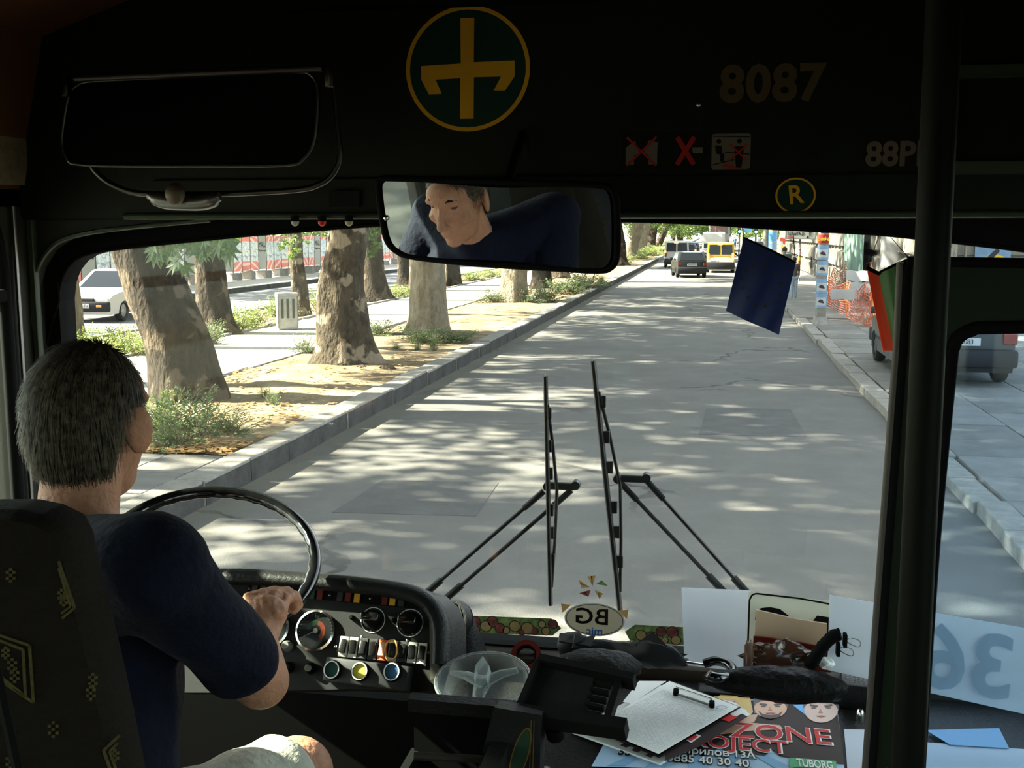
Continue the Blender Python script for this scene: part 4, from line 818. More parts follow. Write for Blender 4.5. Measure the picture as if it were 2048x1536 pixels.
for i, (x, y, c_, tr_, lb) in enumerate(((1469, 499, (.12, .25, .75), (.15, .15, .2), 'pedestrian in a blue shirt crossing far ahead'), (1461, 497, (.75, .70, .68), (.08, .08, .1), 'pedestrian in white left of the blue shirt, far ahead'), (1476, 496, (.75, .3, .28), (.2, .2, .25), 'pedestrian in a red shirt right of the blue shirt'), (1458, 490, (.6, .58, .55), (.3, .2, .2), 'pale dressed pedestrian at the far crossing'), (1507, 495, (.6, .75, .85), (.2, .25, .35), 'pedestrian in light blue beyond the flag\'s top'), (1519, 493, (.8, .8, .8), (.2, .2, .2), 'pedestrian in white beside the beige column'))):
    figure(lb, tuple(P(x, y, Z=.1)), i*1.3, shirt=c_, trousers=tr_, pose='walk', vox=.035)
KOL[1] = 0
# ------------------------------------------------------------------ bus shell
def PP(px, py, o, n):
    d = ray(px, py); n = Vector(n); return CAM + d*((Vector(o)-CAM).dot(n)/d.dot(n))
XW, XRW = -1.66, .92
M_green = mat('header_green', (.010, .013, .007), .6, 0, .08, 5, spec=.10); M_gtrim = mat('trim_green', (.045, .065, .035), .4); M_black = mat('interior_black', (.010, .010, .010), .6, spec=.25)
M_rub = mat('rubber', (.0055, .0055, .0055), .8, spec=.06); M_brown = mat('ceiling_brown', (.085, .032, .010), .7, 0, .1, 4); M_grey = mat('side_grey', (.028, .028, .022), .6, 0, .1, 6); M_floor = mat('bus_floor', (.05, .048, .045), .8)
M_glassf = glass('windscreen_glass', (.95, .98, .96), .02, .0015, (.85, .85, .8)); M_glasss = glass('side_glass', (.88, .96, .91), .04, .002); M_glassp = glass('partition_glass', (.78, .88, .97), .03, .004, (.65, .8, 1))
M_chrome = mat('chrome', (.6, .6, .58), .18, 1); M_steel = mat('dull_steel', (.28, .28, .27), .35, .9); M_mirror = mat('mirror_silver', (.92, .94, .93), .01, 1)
Yg = 2.50
top = [(127, 600), (131, 565), (140, 541), (155, 522), (175, 510), (205, 502), (250, 496), (300, 490), (400, 480), (500, 470), (600, 462), (700, 454), (800, 448), (1000, 443), (1235, 441), (1400, 446), (1548, 456), (1736, 466), (1848, 477), (1919, 485), (2048, 501), (2150, 518), (2240, 545)]
top3 = [P(x, y, Y=Yg) for x, y in top]; xl, xr = top3[0].x, top3[-1].x
ZB = 1.50
F0 = FB((0, Yg+.05, 0))                             # n = -Y
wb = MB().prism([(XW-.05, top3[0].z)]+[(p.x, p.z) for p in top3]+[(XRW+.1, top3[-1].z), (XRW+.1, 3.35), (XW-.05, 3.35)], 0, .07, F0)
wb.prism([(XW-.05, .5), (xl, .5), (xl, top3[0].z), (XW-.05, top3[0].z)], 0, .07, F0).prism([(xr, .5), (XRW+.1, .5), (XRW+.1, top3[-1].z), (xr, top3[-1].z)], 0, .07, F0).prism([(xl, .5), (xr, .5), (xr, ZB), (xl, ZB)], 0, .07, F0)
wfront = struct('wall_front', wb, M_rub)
cont = catmull([Vector((xl, Yg-.02, ZB+.03))]+[Vector((p.x, Yg-.02, p.z)) for p in top3]+[Vector((xr, Yg-.02, ZB+.03))], 3, True)
obj('gasket', MB().tube(cont+[cont[0]], .005, 8, False), M_rub, wfront, smooth=60)
struct('window_1', MB().box(((xl+xr)/2, Yg+.01, (ZB+2.66)/2), (xr-xl+.04, .006, 2.66-ZB)), M_glassf)
# header panel (dark green) with pale lower trim, straight bottom
zt = P(1000, 438, Y=2.40).z
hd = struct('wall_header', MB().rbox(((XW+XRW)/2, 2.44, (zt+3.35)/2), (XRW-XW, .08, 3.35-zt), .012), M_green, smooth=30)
obj('trim_strip', MB().tube([(XW+.28, 2.395, zt+.008), (XRW, 2.395, zt+.008)], .008, 8), M_gtrim, hd, smooth=60)
obj('panel_seam', MB().box((-.2, 2.398, P(1300, 352, Y=2.4).z), (2.2, .006, .003)), M_rub, hd); obj('panel_seam', MB().box((-.3, 2.398, P(900, 14, Y=2.4).z), (1.3, .006, .005)), M_rub, hd)
# left corner panel with rounded edge
cp_ = [(60, 1000), (62, 720), (66, 575), (76, 535), (98, 500), (130, 478), (200, 462), (330, 448), (420, 440), (420, 400), (40, 400), (30, 1000)]
cps = [P(x, y, Y=2.43) for x, y in cp_]
obj('corner_panel', MB().prism([(p.x, p.z) for p in cps], 0, .035, FB((0, 2.465, 0))), M_grey, wfront)
obj('corner_trim', MB().tube(catmull([P(x, y, Y=2.425) for x, y in cp_[:9]], 5), .006, 6), M_gtrim, wfront, smooth=60)
# left wall: pieces around the windows (driver's window then passenger windows)
yf = P(14, 800, X=XW).y; z0w, z1w = 1.50, P(8, 405, X=XW).z
def sidewall(nm, X, s, wins, z0, z1, m, zf=.3):
    mb = MB(); mb.box((X+s*.03, -2.75, (zf+z0)/2), (.06, 10.6, z0-zf)); mb.box((X+s*.03, -2.75, (z1+2.6)/2), (.06, 10.6, 2.62-z1 if z1 < 2.6 else .02))
    ys = [2.55]+[v for w in wins for v in (w[1], w[0])]+[-8.05]
    for a, b in zip(ys[::2], ys[1::2]): mb.box((X+s*.03, (a+b)/2, (z0+z1)/2), (.06, a-b, z1-z0))
    return struct(nm, mb, m)
wins = [(.35, yf), (-1.2, .15), (-2.9, -1.35), (-4.6, -3.05), (-6.3, -4.75)]
wl = sidewall('wall_left', XW, -1, wins, z0w, min(z1w, 2.58), M_grey)
zc = P(6, 590, X=XW).z
obj('window_bar', MB().rbox((XW+.0, (yf+.35)/2, zc), (.05, yf-.35, .03), .005), M_rub, wl)
fy = catmull([(XW+.012, yf+.0, z0w), (XW+.012, yf, 2.3), (XW+.012, yf-.01, z1w-.12), (XW+.012, yf-.05, z1w-.03), (XW+.012, yf-.2, z1w)], 5)
obj('window_seal', MB().tube(fy, .016, 8), M_rub, wl, smooth=60); obj('post_trim', MB().tube([(XW+.01, yf+.055, 1.2), (XW+.01, yf+.055, 2.56)], .006, 6), M_steel, wl, smooth=60)
obj('post_trim', MB().tube([(XW+.012, yf+.12, 1.2), (XW+.012, yf+.12, 2.56)], .012, 6), M_gtrim, wl, smooth=60)
for k, (a, b) in enumerate(wins): struct('window_%d' % (k+2), MB().box((XW-.02, (a+b)/2, (z0w+2.58)/2), (.005, b-a, 2.58-z0w)), M_glasss)
wins2 = [(1.55, 2.38), (-1.2, .9), (-2.9, -1.35), (-4.6, -3.05), (-6.3, -4.75)]
wr_ = sidewall('wall_right', XRW, 1, wins2, z0w, 2.56, M_grey)
for k, (a, b) in enumerate(wins2): struct('window_%d' % (k+7), MB().box((XRW+.02, (a+b)/2, (z0w+2.56)/2), (.005, b-a, 2.56-z0w)), M_glasss)
# roof: cove + ceiling
sec = [(XW, 2.56), (XW+.0, 2.60), (P(110, 80, Y=2.45).x, P(110, 80, Y=2.45).z), (P(300, 0, Y=2.45).x, P(300, 0, Y=2.45).z), (-.95, 3.14), (-.37, 3.18), (.25, 3.14), (.62, 3.04), (XRW-.04, 2.9), (XRW, 2.56)]
mb = MB(); n = len(sec); vs = [(x, y, z) for y in (2.5, -8.05) for x, z in sec]+[(x*1.0+(-.03 if x < -.37 else .03), y, z+.04) for y in (2.5, -8.05) for x, z in sec]
fs = []
for i in range(n-1): fs += [(i, i+1, n+i+1, n+i), (2*n+i, 3*n+i, 3*n+i+1, 2*n+i+1)]
struct('ceiling', mb.add(vs, fs), M_brown, smooth=25)
struct('floor', MB().box((-.37, -2.75, .93), (2.6, 10.6, .06)), M_floor)
struct('wall_rear', MB().box((-.37, -8.05, 2.1), (2.6, .06, 2.3)), M_grey)
# ------------------------------------------------------------------ header stickers and fittings
YH = 2.398
def hk(): return (YH*1.0)
def HF(px, py, roll=0): return FB(P(px, py, Y=YH), roll)
kx = YH/FPX*1.0
def spx(px, py): return (P(px+1, py, Y=YH)-P(px, py, Y=YH)).x, (P(px, py, Y=YH)-P(px, py+1, Y=YH)).z
sx_, sz_ = spx(935, 140)
M_or2 = mat('sticker_orange', (.55, .27, .012), .6); M_dkg = mat('sticker_green', (.008, .045, .032), .6); M_fade = mat('faded_yellow', (.12, .08, .036), .7); M_pinkw = mat('faded_white', (.20, .15, .115), .7); M_sred = mat('sticker_red', (.30, .012, .01), .6); M_sblk = mat('sticker_black', (.006, .006, .006), .7); M_beige = mat('sticker_beige', (.22, .18, .13), .7)
t = thing('round_emblem', 'round green sticker with an orange cross shaped like barbed arrows', 'sticker', tuple(P(935, 265, Y=YH)))
F_ = HF(935, 138); R1, R2 = 124*sx_, 126*sz_
obj('disc', MB().prism(ellipse(R1*.97, R2*.97, 48), 0, .0012, F_), M_dkg, t); obj('ring', MB().ring(ellipse(R1, R2, 48), ellipse(R1*.935, R2*.935, 48), 0, .0018, F_), M_or2, t)
q = lambda pts, cx=935, cy=138: [((x-cx)*sx_, (cy-y)*sz_) for x, y in pts]
cross = [(922, 37), (949, 37), (948, 125), (1029, 124), (1029, 155), (1010, 183), (987, 183), (1002, 155), (948, 155), (947, 238), (920, 238), (921, 156), (871, 158), (883, 187), (857, 187), (842, 157), (842, 130), (922, 127)]
obj('cross', MB().prism(q(cross), .0012, .002, F_), M_or2, t)
def lettering(txt, px, py, h, m, label, sx=1, bold=.0, space=1, w=None):
    F_ = HF(px, py); mb = MB().text(txt, h*sz_*1.38, 0, .0015, F_, sx=sx, bold=bold, space=space); return single('lettering', mb, m, label, 'lettering')
lettering('8087', 1543, 170, 70, M_fade, 'faded yellow number 8087 on the dark header panel', 1.0, .0035, 1.05)
lettering('88PL', 1797, 310, 47, M_pinkw, 'pale lettering 88PL partly behind the handrail', .95, .002)
t = thing('round_badge', 'small round green sticker with an orange letter R', 'sticker', tuple(P(1591, 426, Y=YH))); F_ = HF(1591, 391)
obj('disc', MB().prism(ellipse(36*sx_, 34*sz_, 32), 0, .0012, F_), M_dkg, t); obj('ring', MB().ring(ellipse(37*sx_, 35*sz_, 32), ellipse(33.5*sx_, 31.5*sz_, 32), 0, .0018, F_), M_or2, t); obj('letter', MB().text('R', 52*sz_, .0012, .002, F_ @ Matrix.Rotation(.12, 4, 'Z'), bold=.0008, sx=.95), M_or2, t)
def bar(mb, a, b, w, z0, z1, F_): a, b = Vector(a), Vector(b); d = (b-a).normalized(); n = Vector((-d.y, d.x))*w/2; return mb.prism([tuple(a-n), tuple(b-n), tuple(b+n), tuple(a+n)], z0, z1, F_)
def psign(px, py, label, base):
    t = thing('prohibition_sticker', label, 'sticker', tuple(P(px, py+36, Y=YH))); F_ = HF(px, py); obj('base', MB().prism(rrect(72*sx_, 70*sz_, 5*sx_), 0, .001, F_), base, t); return t, F_, lambda pts: [((x)*sx_, (-y)*sz_) for x, y in pts]
t, F_, c = psign(1283, 303, 'square black sticker with a white shape crossed out in thin red', M_sblk)
obj('shape', MB().prism(c([(-30, -8), (-12, -22), (-10, -10), (-4, 2), (-14, 8), (-14, 26), (-30, 26)]), .001, .0014, F_), M_beige, t); obj('shape', MB().prism(c([(30, 26), (14, 26), (14, 8), (4, 2), (14, -22), (31, -18), (30, 0)]), .001, .0014, F_), M_beige, t)
obj('crossing', bar(bar(MB(), c([(-28, -28)])[0], c([(28, 28)])[0], 4*sx_, .0014, .0018, F_), c([(28, -28)])[0], c([(-28, 28)])[0], 4*sx_, .0018, .002, F_), M_sred, t)
t, F_, c = psign(1371, 303, 'square black sticker with a thick bright red cross', M_sblk)
obj('shape', MB().prism(c([(12, -8), (32, -8), (32, 4), (14, 4)]), .001, .0014, F_), M_beige, t)
obj('crossing', bar(bar(MB(), c([(-16, -28)])[0], c([(16, 26)])[0], 9*sx_, .0014, .0018, F_), c([(16, -28)])[0], c([(-16, 26)])[0], 9*sx_, .0018, .002, F_), M_sred, t)
t, F_, c = psign(1462, 303, 'square beige sticker with a driver and a crossed out standing passenger', M_beige)
for nm, pts in (('figure', [(-30, -12), (-18, -12), (-16, 2), (-12, 6), (-13, 20), (-20, 20), (-20, 6), (-28, 4)]), ('figure', [(6, -10), (24, -10), (22, 14), (20, 32), (10, 32), (8, 14)])): obj(nm, MB().prism(c(pts), .001, .0014, F_), M_sblk, t)
for x, y in ((-23, -20), (15, -20)): obj('head', MB().prism(ellipse(4.5*sx_, 4.5*sz_, 12, c([(x, y)])[0]), .001, .0014, F_), M_sblk, t)
for a, b in (((-34, -30), (34, -28)), ((-12, 1), (34, 6)), ((-34, 26), (6, 16))): obj('line', bar(MB(), c([a])[0], c([b])[0], 2*sx_, .001, .0014, F_), M_sblk, t)
obj('stripe', MB().prism(c([(-20, 26), (-8, 24), (20, 34), (0, 34)]), .001, .0014, F_), M_sred, t); obj('crossing', bar(bar(MB(), c([(-2, -14)])[0], c([(30, 18)])[0], 3*sx_, .0014, .0018, F_), c([(30, -14)])[0], c([(-2, 18)])[0], 3*sx_, .0018, .002, F_), M_sred, t)
single('screw', MB().ell((0, 0, 0), (.005, .003, .005), Matrix.Translation(P(1397, 210, Y=YH))), M_chrome, 'tiny shiny screw below the faded number', 'screw', smooth=60)
single('plug', MB().disc((0, 0), .009, 0, .002, HF(1627, 315)), M_sblk, 'small black round plug right of the beige sticker', 'plug')
single('vent_plate', MB().prism(rrect(64*sx_, 34*sz_, .004), 0, .006, HF(690, 398)), M_sblk, 'small black plate on the header left of the mirror', 'plate')
for x, m_, lb in ((590, mat('dome_clear', (.35, .33, .27), .3), 'clear glass dome lamp, left one of three under the header'), (644, mat('dome_red', (.5, .015, .01), .3), 'red dome lamp in the middle under the header'), (698, mat('dome_yellow', (.34, .30, .16), .3), 'yellowish dome lamp nearest the mirror under the header')):
    c = P(x, 443, Y=2.38); t = thing('dome_lamp', lb, 'lamp', tuple(c)); obj('dome', MB().ell(c, (.0095, .0095, .011), n=16, h=10), m_, t, smooth=60); obj('socket', MB().tube([c, c+Vector((0, .0, .014))], .010, 12), M_rub, t)
# display box at the right end of the header
t = thing('display_box', 'dark framed box with black window at the header\'s right end', 'box', tuple(P(1990, 325, Y=2.36)))
c = P(2010, 238, Y=2.36); obj('frame', MB().ring(rrect(.22, .215, .02, c=(0, 0)), rrect(.19, .165, .015), 0, .035, FB((c.x, 2.40, c.z))), M_gtrim, t); obj('screen', MB().prism(rrect(.19, .165, .015), 0, .018, FB((c.x, 2.40, c.z))), M_sblk, t)
# paper notice on the cove
co_ = [P(x, y, X=XW+.03) for x, y in ((0, 190), (68, 205), (50, 370), (-20, 370))]
single('notice', MB().sheet([v-Vector((0, .0, 0)) for v in co_], .002), mat('old_paper', (.16, .13, .075), .8, 0, .25, 30), 'yellowed paper notice on the wall above the driver\'s window', 'paper')
# ------------------------------------------------------------------ big visor with chrome frame
t = thing('sun_visor', 'large black visor panel in a thin chrome frame above the driver', 'visor', tuple(P(400, 335, Y=2.15)))
vp = [(185, 162), (300, 156), (450, 149), (590, 144), (622, 150), (635, 175), (634, 230), (627, 285), (605, 318), (570, 330), (400, 332), (170, 330), (135, 316), (124, 285), (128, 240), (138, 190), (155, 170)]
v3 = [P(x, y, Y=2.15) for x, y in vp]; cv = catmull(v3, 3, True); yy = 2.165
obj('panel', MB().prism([(p.x, p.z) for p in cv], 0, .012, FB((0, yy, 0))), mat('visor_black', (.002, .002, .0025), .5, spec=.03), t)
M_dchr = mat('dull_chrome', (.09, .085, .075), .3, 1)
obj('rim', MB().tube(cv+[cv[0]], .0038, 8, False), M_dchr, t, smooth=60)
top_b = MB(); top_b.tube([P(150, 156, Y=2.14), P(400, 146, Y=2.14), P(645, 136, Y=2.14)], .008, 8); obj('hinge_tube', top_b, mat('tube_brown', (.05, .04, .035), .4, .6), t, smooth=60)
for x, y in ((132, 158), (660, 138)): obj('hinge', MB().rbox(P(x, y+14, Y=2.14), (.018, .02, .045), .004), M_dchr, t, smooth=40)
br_ = catmull([P(x, y, Y=2.20) for x, y in ((664, 135), (668, 190), (676, 260), (680, 310), (668, 345), (640, 368), (590, 380), (440, 388), (300, 388), (250, 380), (210, 360), (180, 325), (165, 260))], 5)
obj('bracket', MB().tube(br_, .0065, 8), M_dchr, t, smooth=60)
obj('clamp', MB().tube(catmull([P(298, 390, Y=2.17), P(330, 402, Y=2.17), P(370, 405, Y=2.17), P(410, 404, Y=2.17), P(440, 393, Y=2.17)], 4), [.010]*2+[.017]*13+[.010]*2, 10), M_steel, t, smooth=60)
obj('knob', MB().ell(P(350, 388, Y=2.14), (.022, .018, .024), n=10, h=7), mat('knob_brass', (.12, .09, .05), .5, .3), t, smooth=30)
# ------------------------------------------------------------------ rear-view mirror: a real mirror aimed at the driver
HEAD = P(180, 846, D=1.60)
MC = P(995, 450, Y=2.16); aim = P(918, 414, Y=2.16); tgt = HEAD+Vector((.03, .06, .00))
mn = ((CAM-aim).normalized()+(tgt-aim).normalized()).normalized()
t = thing('rearview_mirror', 'wide rounded rear-view mirror in a black frame showing the driver', 'mirror', tuple(MC))
mp = [(775, 357), (900, 361), (1100, 367), (1205, 372), (1226, 382), (1233, 410), (1235, 470), (1233, 515), (1222, 535), (1195, 541), (1100, 536), (950, 527), (830, 514), (795, 503), (775, 482), (765, 440), (757, 375), (762, 360)]
m3 = catmull([PP(x, y, MC, mn) for x, y in mp], 4, True); mcen = sum(m3, Vector())/len(m3)
inner = [mcen+(p-mcen)*.0+Vector((p-mcen)) *(1-.011/max(.02, (p-mcen).length)) for p in m3]
mb = MB(); n = len(m3); vs = [p+mn*.004 for p in inner]; mb.add(vs, [tuple(range(n))]); mb.add([p-mn*.002 for p in inner], [tuple(range(n))]); mb.add([], [])
fs = [(i, (i+1) % n, n+(i+1) % n, n+i) for i in range(n)]; mb.f += fs; mb.k += [0]*len(fs)
obj('glass', mb, M_mirror, t)
mb = MB().tube(m3+[m3[0]], .007, 8, False); obj('frame', mb, M_rub, t, smooth=60)
mb = MB(); vs = [p-mn*.004 for p in m3]+[mcen+(p-mcen)*.9-mn*.03 for p in m3]; mb.add(vs, [tuple(range(n, 2*n))]+[(i, (i+1) % n, n+(i+1) % n, n+i) for i in range(n)]); obj('back', mb, M_rub, t, smooth=40)
obj('screw', MB().ell(PP(772, 436, MC+mn*.006, mn), (.006, .006, .006)), M_chrome, t, smooth=60)
ms = mcen-mn*.03; obj('arm', MB().tube([ms, ms+Vector((0, .08, .10)), Vector((ms.x, 2.42, ms.z+.2))], .010, 8), M_rub, t, smooth=60)
# ------------------------------------------------------------------ pennants
def star(cx, cy, r, c, n=5): return [(cx+(r if k % 2 == 0 else r*.42)*cos(pi/2+pi*k/n)*c[0], cy+(r if k % 2 == 0 else r*.42)*sin(pi/2+pi*k/n)*c[1]) for k in range(2*n)]
YF = 2.28; A, B_, C_, D_ = [P(x, y, Y=YF) for x, y in ((1487, 477), (1591, 527), (1558, 670), (1452, 622))]
t = thing('blue_pennant', 'blue pennant with a ring of stars hanging in the windscreen', 'flag', tuple(A))
fl = lambda u, v: A*(1-u)*(1-v)+B_*u*(1-v)+C_*u*v+D_*(1-u)*v+Vector((0, .010*sin(u*7+v*2)*v-.004, 0))
mb = MB(); mb.grid(fl, 16, 16); k = len(mb.v); mb.grid(lambda u, v: fl(u, v)+Vector((0, .0015, 0)), 16, 16); 
M_eu = leafmat('pennant_blue', (.006, .026, .19), (.008, .034, .23), .4, 2); obj('cloth', mb, M_eu, t, recalc=False, smooth=180)
obj('rod', MB().tube([A, A.lerp(B_, .5)+Vector((0, 0, .001)), B_], .004, 8), M_rub, t, smooth=60)
cen = [(1508, 532), (1530, 534), (1551, 547), (1560, 568), (1560, 590), (1550, 607), (1531, 612), (1512, 610), (1496, 595), (1484, 577), (1483, 557), (1492, 541)]
for x, y in cen: c = P(x, y, Y=YF-.012); obj('star', MB().prism(star(0, 0, .0058, (1, 1)), 0, .0008, FB(c, -.3)), mat('star_dark', (.05, .04, .05), .7), t)
obj('string', MB().tube([A, P(1484, 450, Y=2.37)], .001, 5), M_rub, t); obj('string', MB().tube([B_, P(1585, 448, Y=2.37)], .001, 5), M_rub, t)
t = thing('tricolour_pennant', 'red and green pennant hanging beside the green post', 'flag', tuple(P(1733, 537, Y=1.9)))
def strippoly(nm, L, Rr, m, yo=0):
    def f(u, v):
        a = [P(x, y, Y=1.9) for x, y in L]; b = [P(x, y, Y=1.9) for x, y in Rr]; p = a[0].lerp(a[1], v).lerp(b[0].lerp(b[1], v), u); return p+Vector((0, .012*sin(u*3+yo), 0))
    mb = MB(); mb.grid(f, 6, 12); mb.grid(lambda u, v: f(u, v)+Vector((0, .001, 0)), 6, 12); obj(nm, mb, m, t, recalc=False, smooth=180)
strippoly('red_stripe', [(1733, 535), (1766, 703)], [(1757, 547), (1790, 703)], leafmat('pennant_red', (.66, .16, .08), (.74, .20, .11), .6, 2)); strippoly('green_stripe', [(1757, 547), (1790, 703)], [(1797, 528), (1800, 703)], leafmat('pennant_green', (.10, .24, .08), (.14, .30, .11), .55, 2), 3)
strippoly('white_stripe', [(1797, 528), (1800, 703)], [(1818, 520), (1812, 703)], leafmat('pennant_white', (.3, .3, .26), (.36, .36, .3), .4, 2), 5)
obj('rod', MB().tube([P(1733, 535, Y=1.9), P(1757, 547, Y=1.9), P(1790, 531, Y=1.9), P(1820, 519, Y=1.9)], .0035, 6), M_rub, t)
obj('string', MB().tube([P(1734, 536, Y=1.9), P(1765, 455, Y=1.9), P(1820, 519, Y=1.9)], .0008, 5), M_rub, t)
# ------------------------------------------------------------------ wipers (outside the glass)
YW_ = 2.56; W = lambda x, y, dy=0: P(x, y, Y=YW_+dy)
M_wip = mat('wiper_black', (.012, .012, .013), .45)
def wiper(label, blade, link, arms, wide):
    t = thing('windscreen_wiper', label, 'wiper', tuple(W(*arms[0][-1]))); a, b = W(*blade[0], -.02), W(*blade[1], -.02)
    obj('blade', MB().tube([a, a.lerp(b, .5), b], [.0042+.0016*wide]*3, 6, flat=1.5, up=(1, 0, 0)), M_wip, t, smooth=60); d = (b-a); s = Vector((1, 0, 0))*.011*wide
    obj('yoke', MB().tube([a.lerp(b, .12)+s*.3, a.lerp(b, .3)+s+Vector((0, .02, 0)), a.lerp(b, .5)+s*1.6+Vector((0, .03, 0)), a.lerp(b, .72)+s+Vector((0, .02, 0)), a.lerp(b, .92)+s*.3], .0042, 6), M_wip, t, smooth=60)
    for f in (.16, .3, .42, .58, .68, .8): obj('claw', MB().rbox(a.lerp(b, f)+s*.5+Vector((0, .008, 0)), (.012*wide, .012, .03), .002), M_wip, t)
    obj('tip_clip', MB().tube([a, a+Vector((.002, 0, .006))], .002, 5), M_steel, t)
    l0, l1 = W(*link[0], .03), W(*link[1], .03); obj('link_bar', MB().rbox((l0+l1)/2, ((l1-l0).length, .016, .018), .003, ), M_wip, t)
    for q_ in (l0, l1): obj('pivot', MB().disc((0, 0), .011, -.014, .014, FB(q_+Vector((0, 0, .002))), 14), M_steel if 0 else M_wip, t)
    for ar in arms:
        p = [W(*x, .03) for x in ar]; m1 = p[0].lerp(p[-1], .16); m2 = p[0].lerp(p[-1], .84); obj('arm', MB().tube([m1, m2], .0052, 6), M_wip, t, smooth=60); obj('arm_head', MB().tube([p[0], m1], .0078, 6, flat=.8), M_wip, t, smooth=60); obj('arm_foot', MB().tube([m2, p[-1]], .0092, 6, flat=.8), M_wip, t, smooth=60)
wiper('left windscreen wiper with slim vertical blade and twin arms', ((1091, 753), (1101, 1210)), ((1096, 973), (1152, 971)), (((1088, 982), (845, 1192)), ((1143, 980), (884, 1204))), 1)
wiper('right windscreen wiper with thick leaning blade and twin arms', ((1186, 722), (1240, 1222)), ((1236, 958), (1293, 956)), (((1240, 965), (1450, 1186)), ((1294, 962), (1500, 1192))), 1.7)
# ------------------------------------------------------------------ stickers on the glass
YS = 2.494; S3 = lambda x, y: P(x, y, Y=YS)
fnt = lambda nm, c1, c2, c3: mat(nm, c1, .6)
M_fr = [leafmat('fruit_red', (.28, .06, .06), (.42, .12, .10), .4, 60), leafmat('fruit_yellow', (.46, .30, .12), (.58, .42, .20), .4, 60), leafmat('fruit_green', (.16, .24, .09), (.28, .36, .14), .4, 60), mat('fruit_line', (.09, .06, .05), .7)]
def poly3(pts, t_, y=YS): return MB().prism([(P(a, b, Y=y).x, P(a, b, Y=y).z) for a, b in pts], 0, t_, FB((0, y, 0)))
def fruits(label, outline, cir, base):
    t = thing('fruit_sticker', label, 'sticker', tuple(S3(*outline[0]))); obj('base', poly3(outline, .001), M_fr[base], t)
    for (x, y, r, k) in cir:
        kk = 2.5/FPX; F_ = FB(S3(x, y)); cl = ellipse(r*kk, r*kk, 14); cl2 = ellipse((r-2.0)*kk, (r-2.0)*kk, 14); obj('outline', MB().prism(cl, .001, .0014, F_), M_fr[3], t); obj('fruit', MB().prism(cl2, .0014, .0018, F_), M_fr[k], t)
fruits('strip sticker of painted fruit along the glass bottom, left of the oval', [(938, 1231), (1103, 1237), (1123, 1256), (1105, 1271), (938, 1265)], [(950, 1243, 13, 0), (953, 1258, 9, 0), (985, 1243, 13, 0), (1000, 1256, 12, 0), (972, 1252, 13, 1), (1012, 1260, 9, 1), (1030, 1252, 13, 1), (1055, 1256, 14, 1), (1044, 1264, 8, 0), (1069, 1262, 9, 0), (1092, 1262, 10, 1), (1106, 1248, 11, 0), (1084, 1248, 9, 1)], 2)
fruits('strip sticker of painted fruit along the glass bottom, right of the oval', [(1250, 1263), (1270, 1249), (1368, 1254), (1368, 1290), (1262, 1285)], [(1282, 1270, 12, 1), (1304, 1274, 13, 1), (1322, 1263, 11, 0), (1345, 1264, 13, 0), (1352, 1280, 11, 1), (1330, 1280, 8, 1)], 2)
t = thing('petal_sticker', 'five triangular painted petals stuck on the glass above the oval', 'sticker', tuple(S3(1185, 1170)))
for k, (p, m_) in enumerate((([(1157, 1158), (1163, 1176), (1180, 1174)], 1), ([(1175, 1153), (1192, 1150), (1185, 1172)], 1), ([(1192, 1168), (1204, 1160), (1216, 1172)], 2), ([(1158, 1186), (1182, 1179), (1177, 1193)], 0), ([(1189, 1179), (1206, 1186), (1199, 1198)], 1))): o = obj('petal', poly3(p, .001), M_fr[m_], t); obj('stripe', poly3([(p[0][0]*.6+p[1][0]*.4, p[0][1]*.6+p[1][1]*.4), (p[0][0]*.45+p[1][0]*.55, p[0][1]*.45+p[1][1]*.55), (p[2][0], p[2][1])], .0016), M_fr[3 if k % 2 else 2], o)
t = thing('oval_sticker', 'white oval country sticker reading BG mirrored on the glass', 'sticker', tuple(S3(1189, 1275))); F_ = FB(S3(1189, 1239)); kk = 2.5/FPX
M_ow = leafmat('oval_white', (.52, .48, .38), (.56, .52, .42), .45, 3); obj('base', MB().prism(ellipse(63*kk, 36*kk, 40), 0, .0012, F_), M_ow, t); obj('rim', MB().ring(ellipse(60*kk, 33.5*kk, 40), ellipse(58.5*kk, 32*kk, 40), .0012, .0016, F_), mat('rim_blue', (.05, .08, .2), .6), t)
Fm = fr(S3(1184, 1235), (-1, 0, 0), (0, 0, 1)); Mm = Matrix.Translation(S3(1184, 1234)) @ Matrix(((-1, 0, 0, 0), (0, 0, -1, 0), (0, 1, 0, 0), (0, 0, 0, 1)))
obj('lettering', MB().text('BG', 46*kk*1.05, .0012, .0018, Mm, bold=.0008, sx=1.15, space=1.05), mat('black_print', (.015, .012, .012), .6), t)
Mm2 = Matrix.Translation(S3(1189, 1262)) @ Matrix(((-1, 0, 0, 0), (0, 0, -1, 0), (0, 1, 0, 0), (0, 0, 0, 1))); obj('lettering', MB().text('mic', 22*kk, .0012, .0018, Mm2, bold=.0006, sx=1.1), mat('blue_print', (.02, .12, .40), .6), t)
for p, lb in (([(1122, 1207), (1143, 1209), (1125, 1225)], 'small yellow triangle sticker left of the oval'), ([(1236, 1221), (1257, 1219), (1254, 1238)], 'small yellow triangle sticker right of the oval')): single('triangle_sticker', poly3(p, .001), M_fr[1], lb, 'sticker')
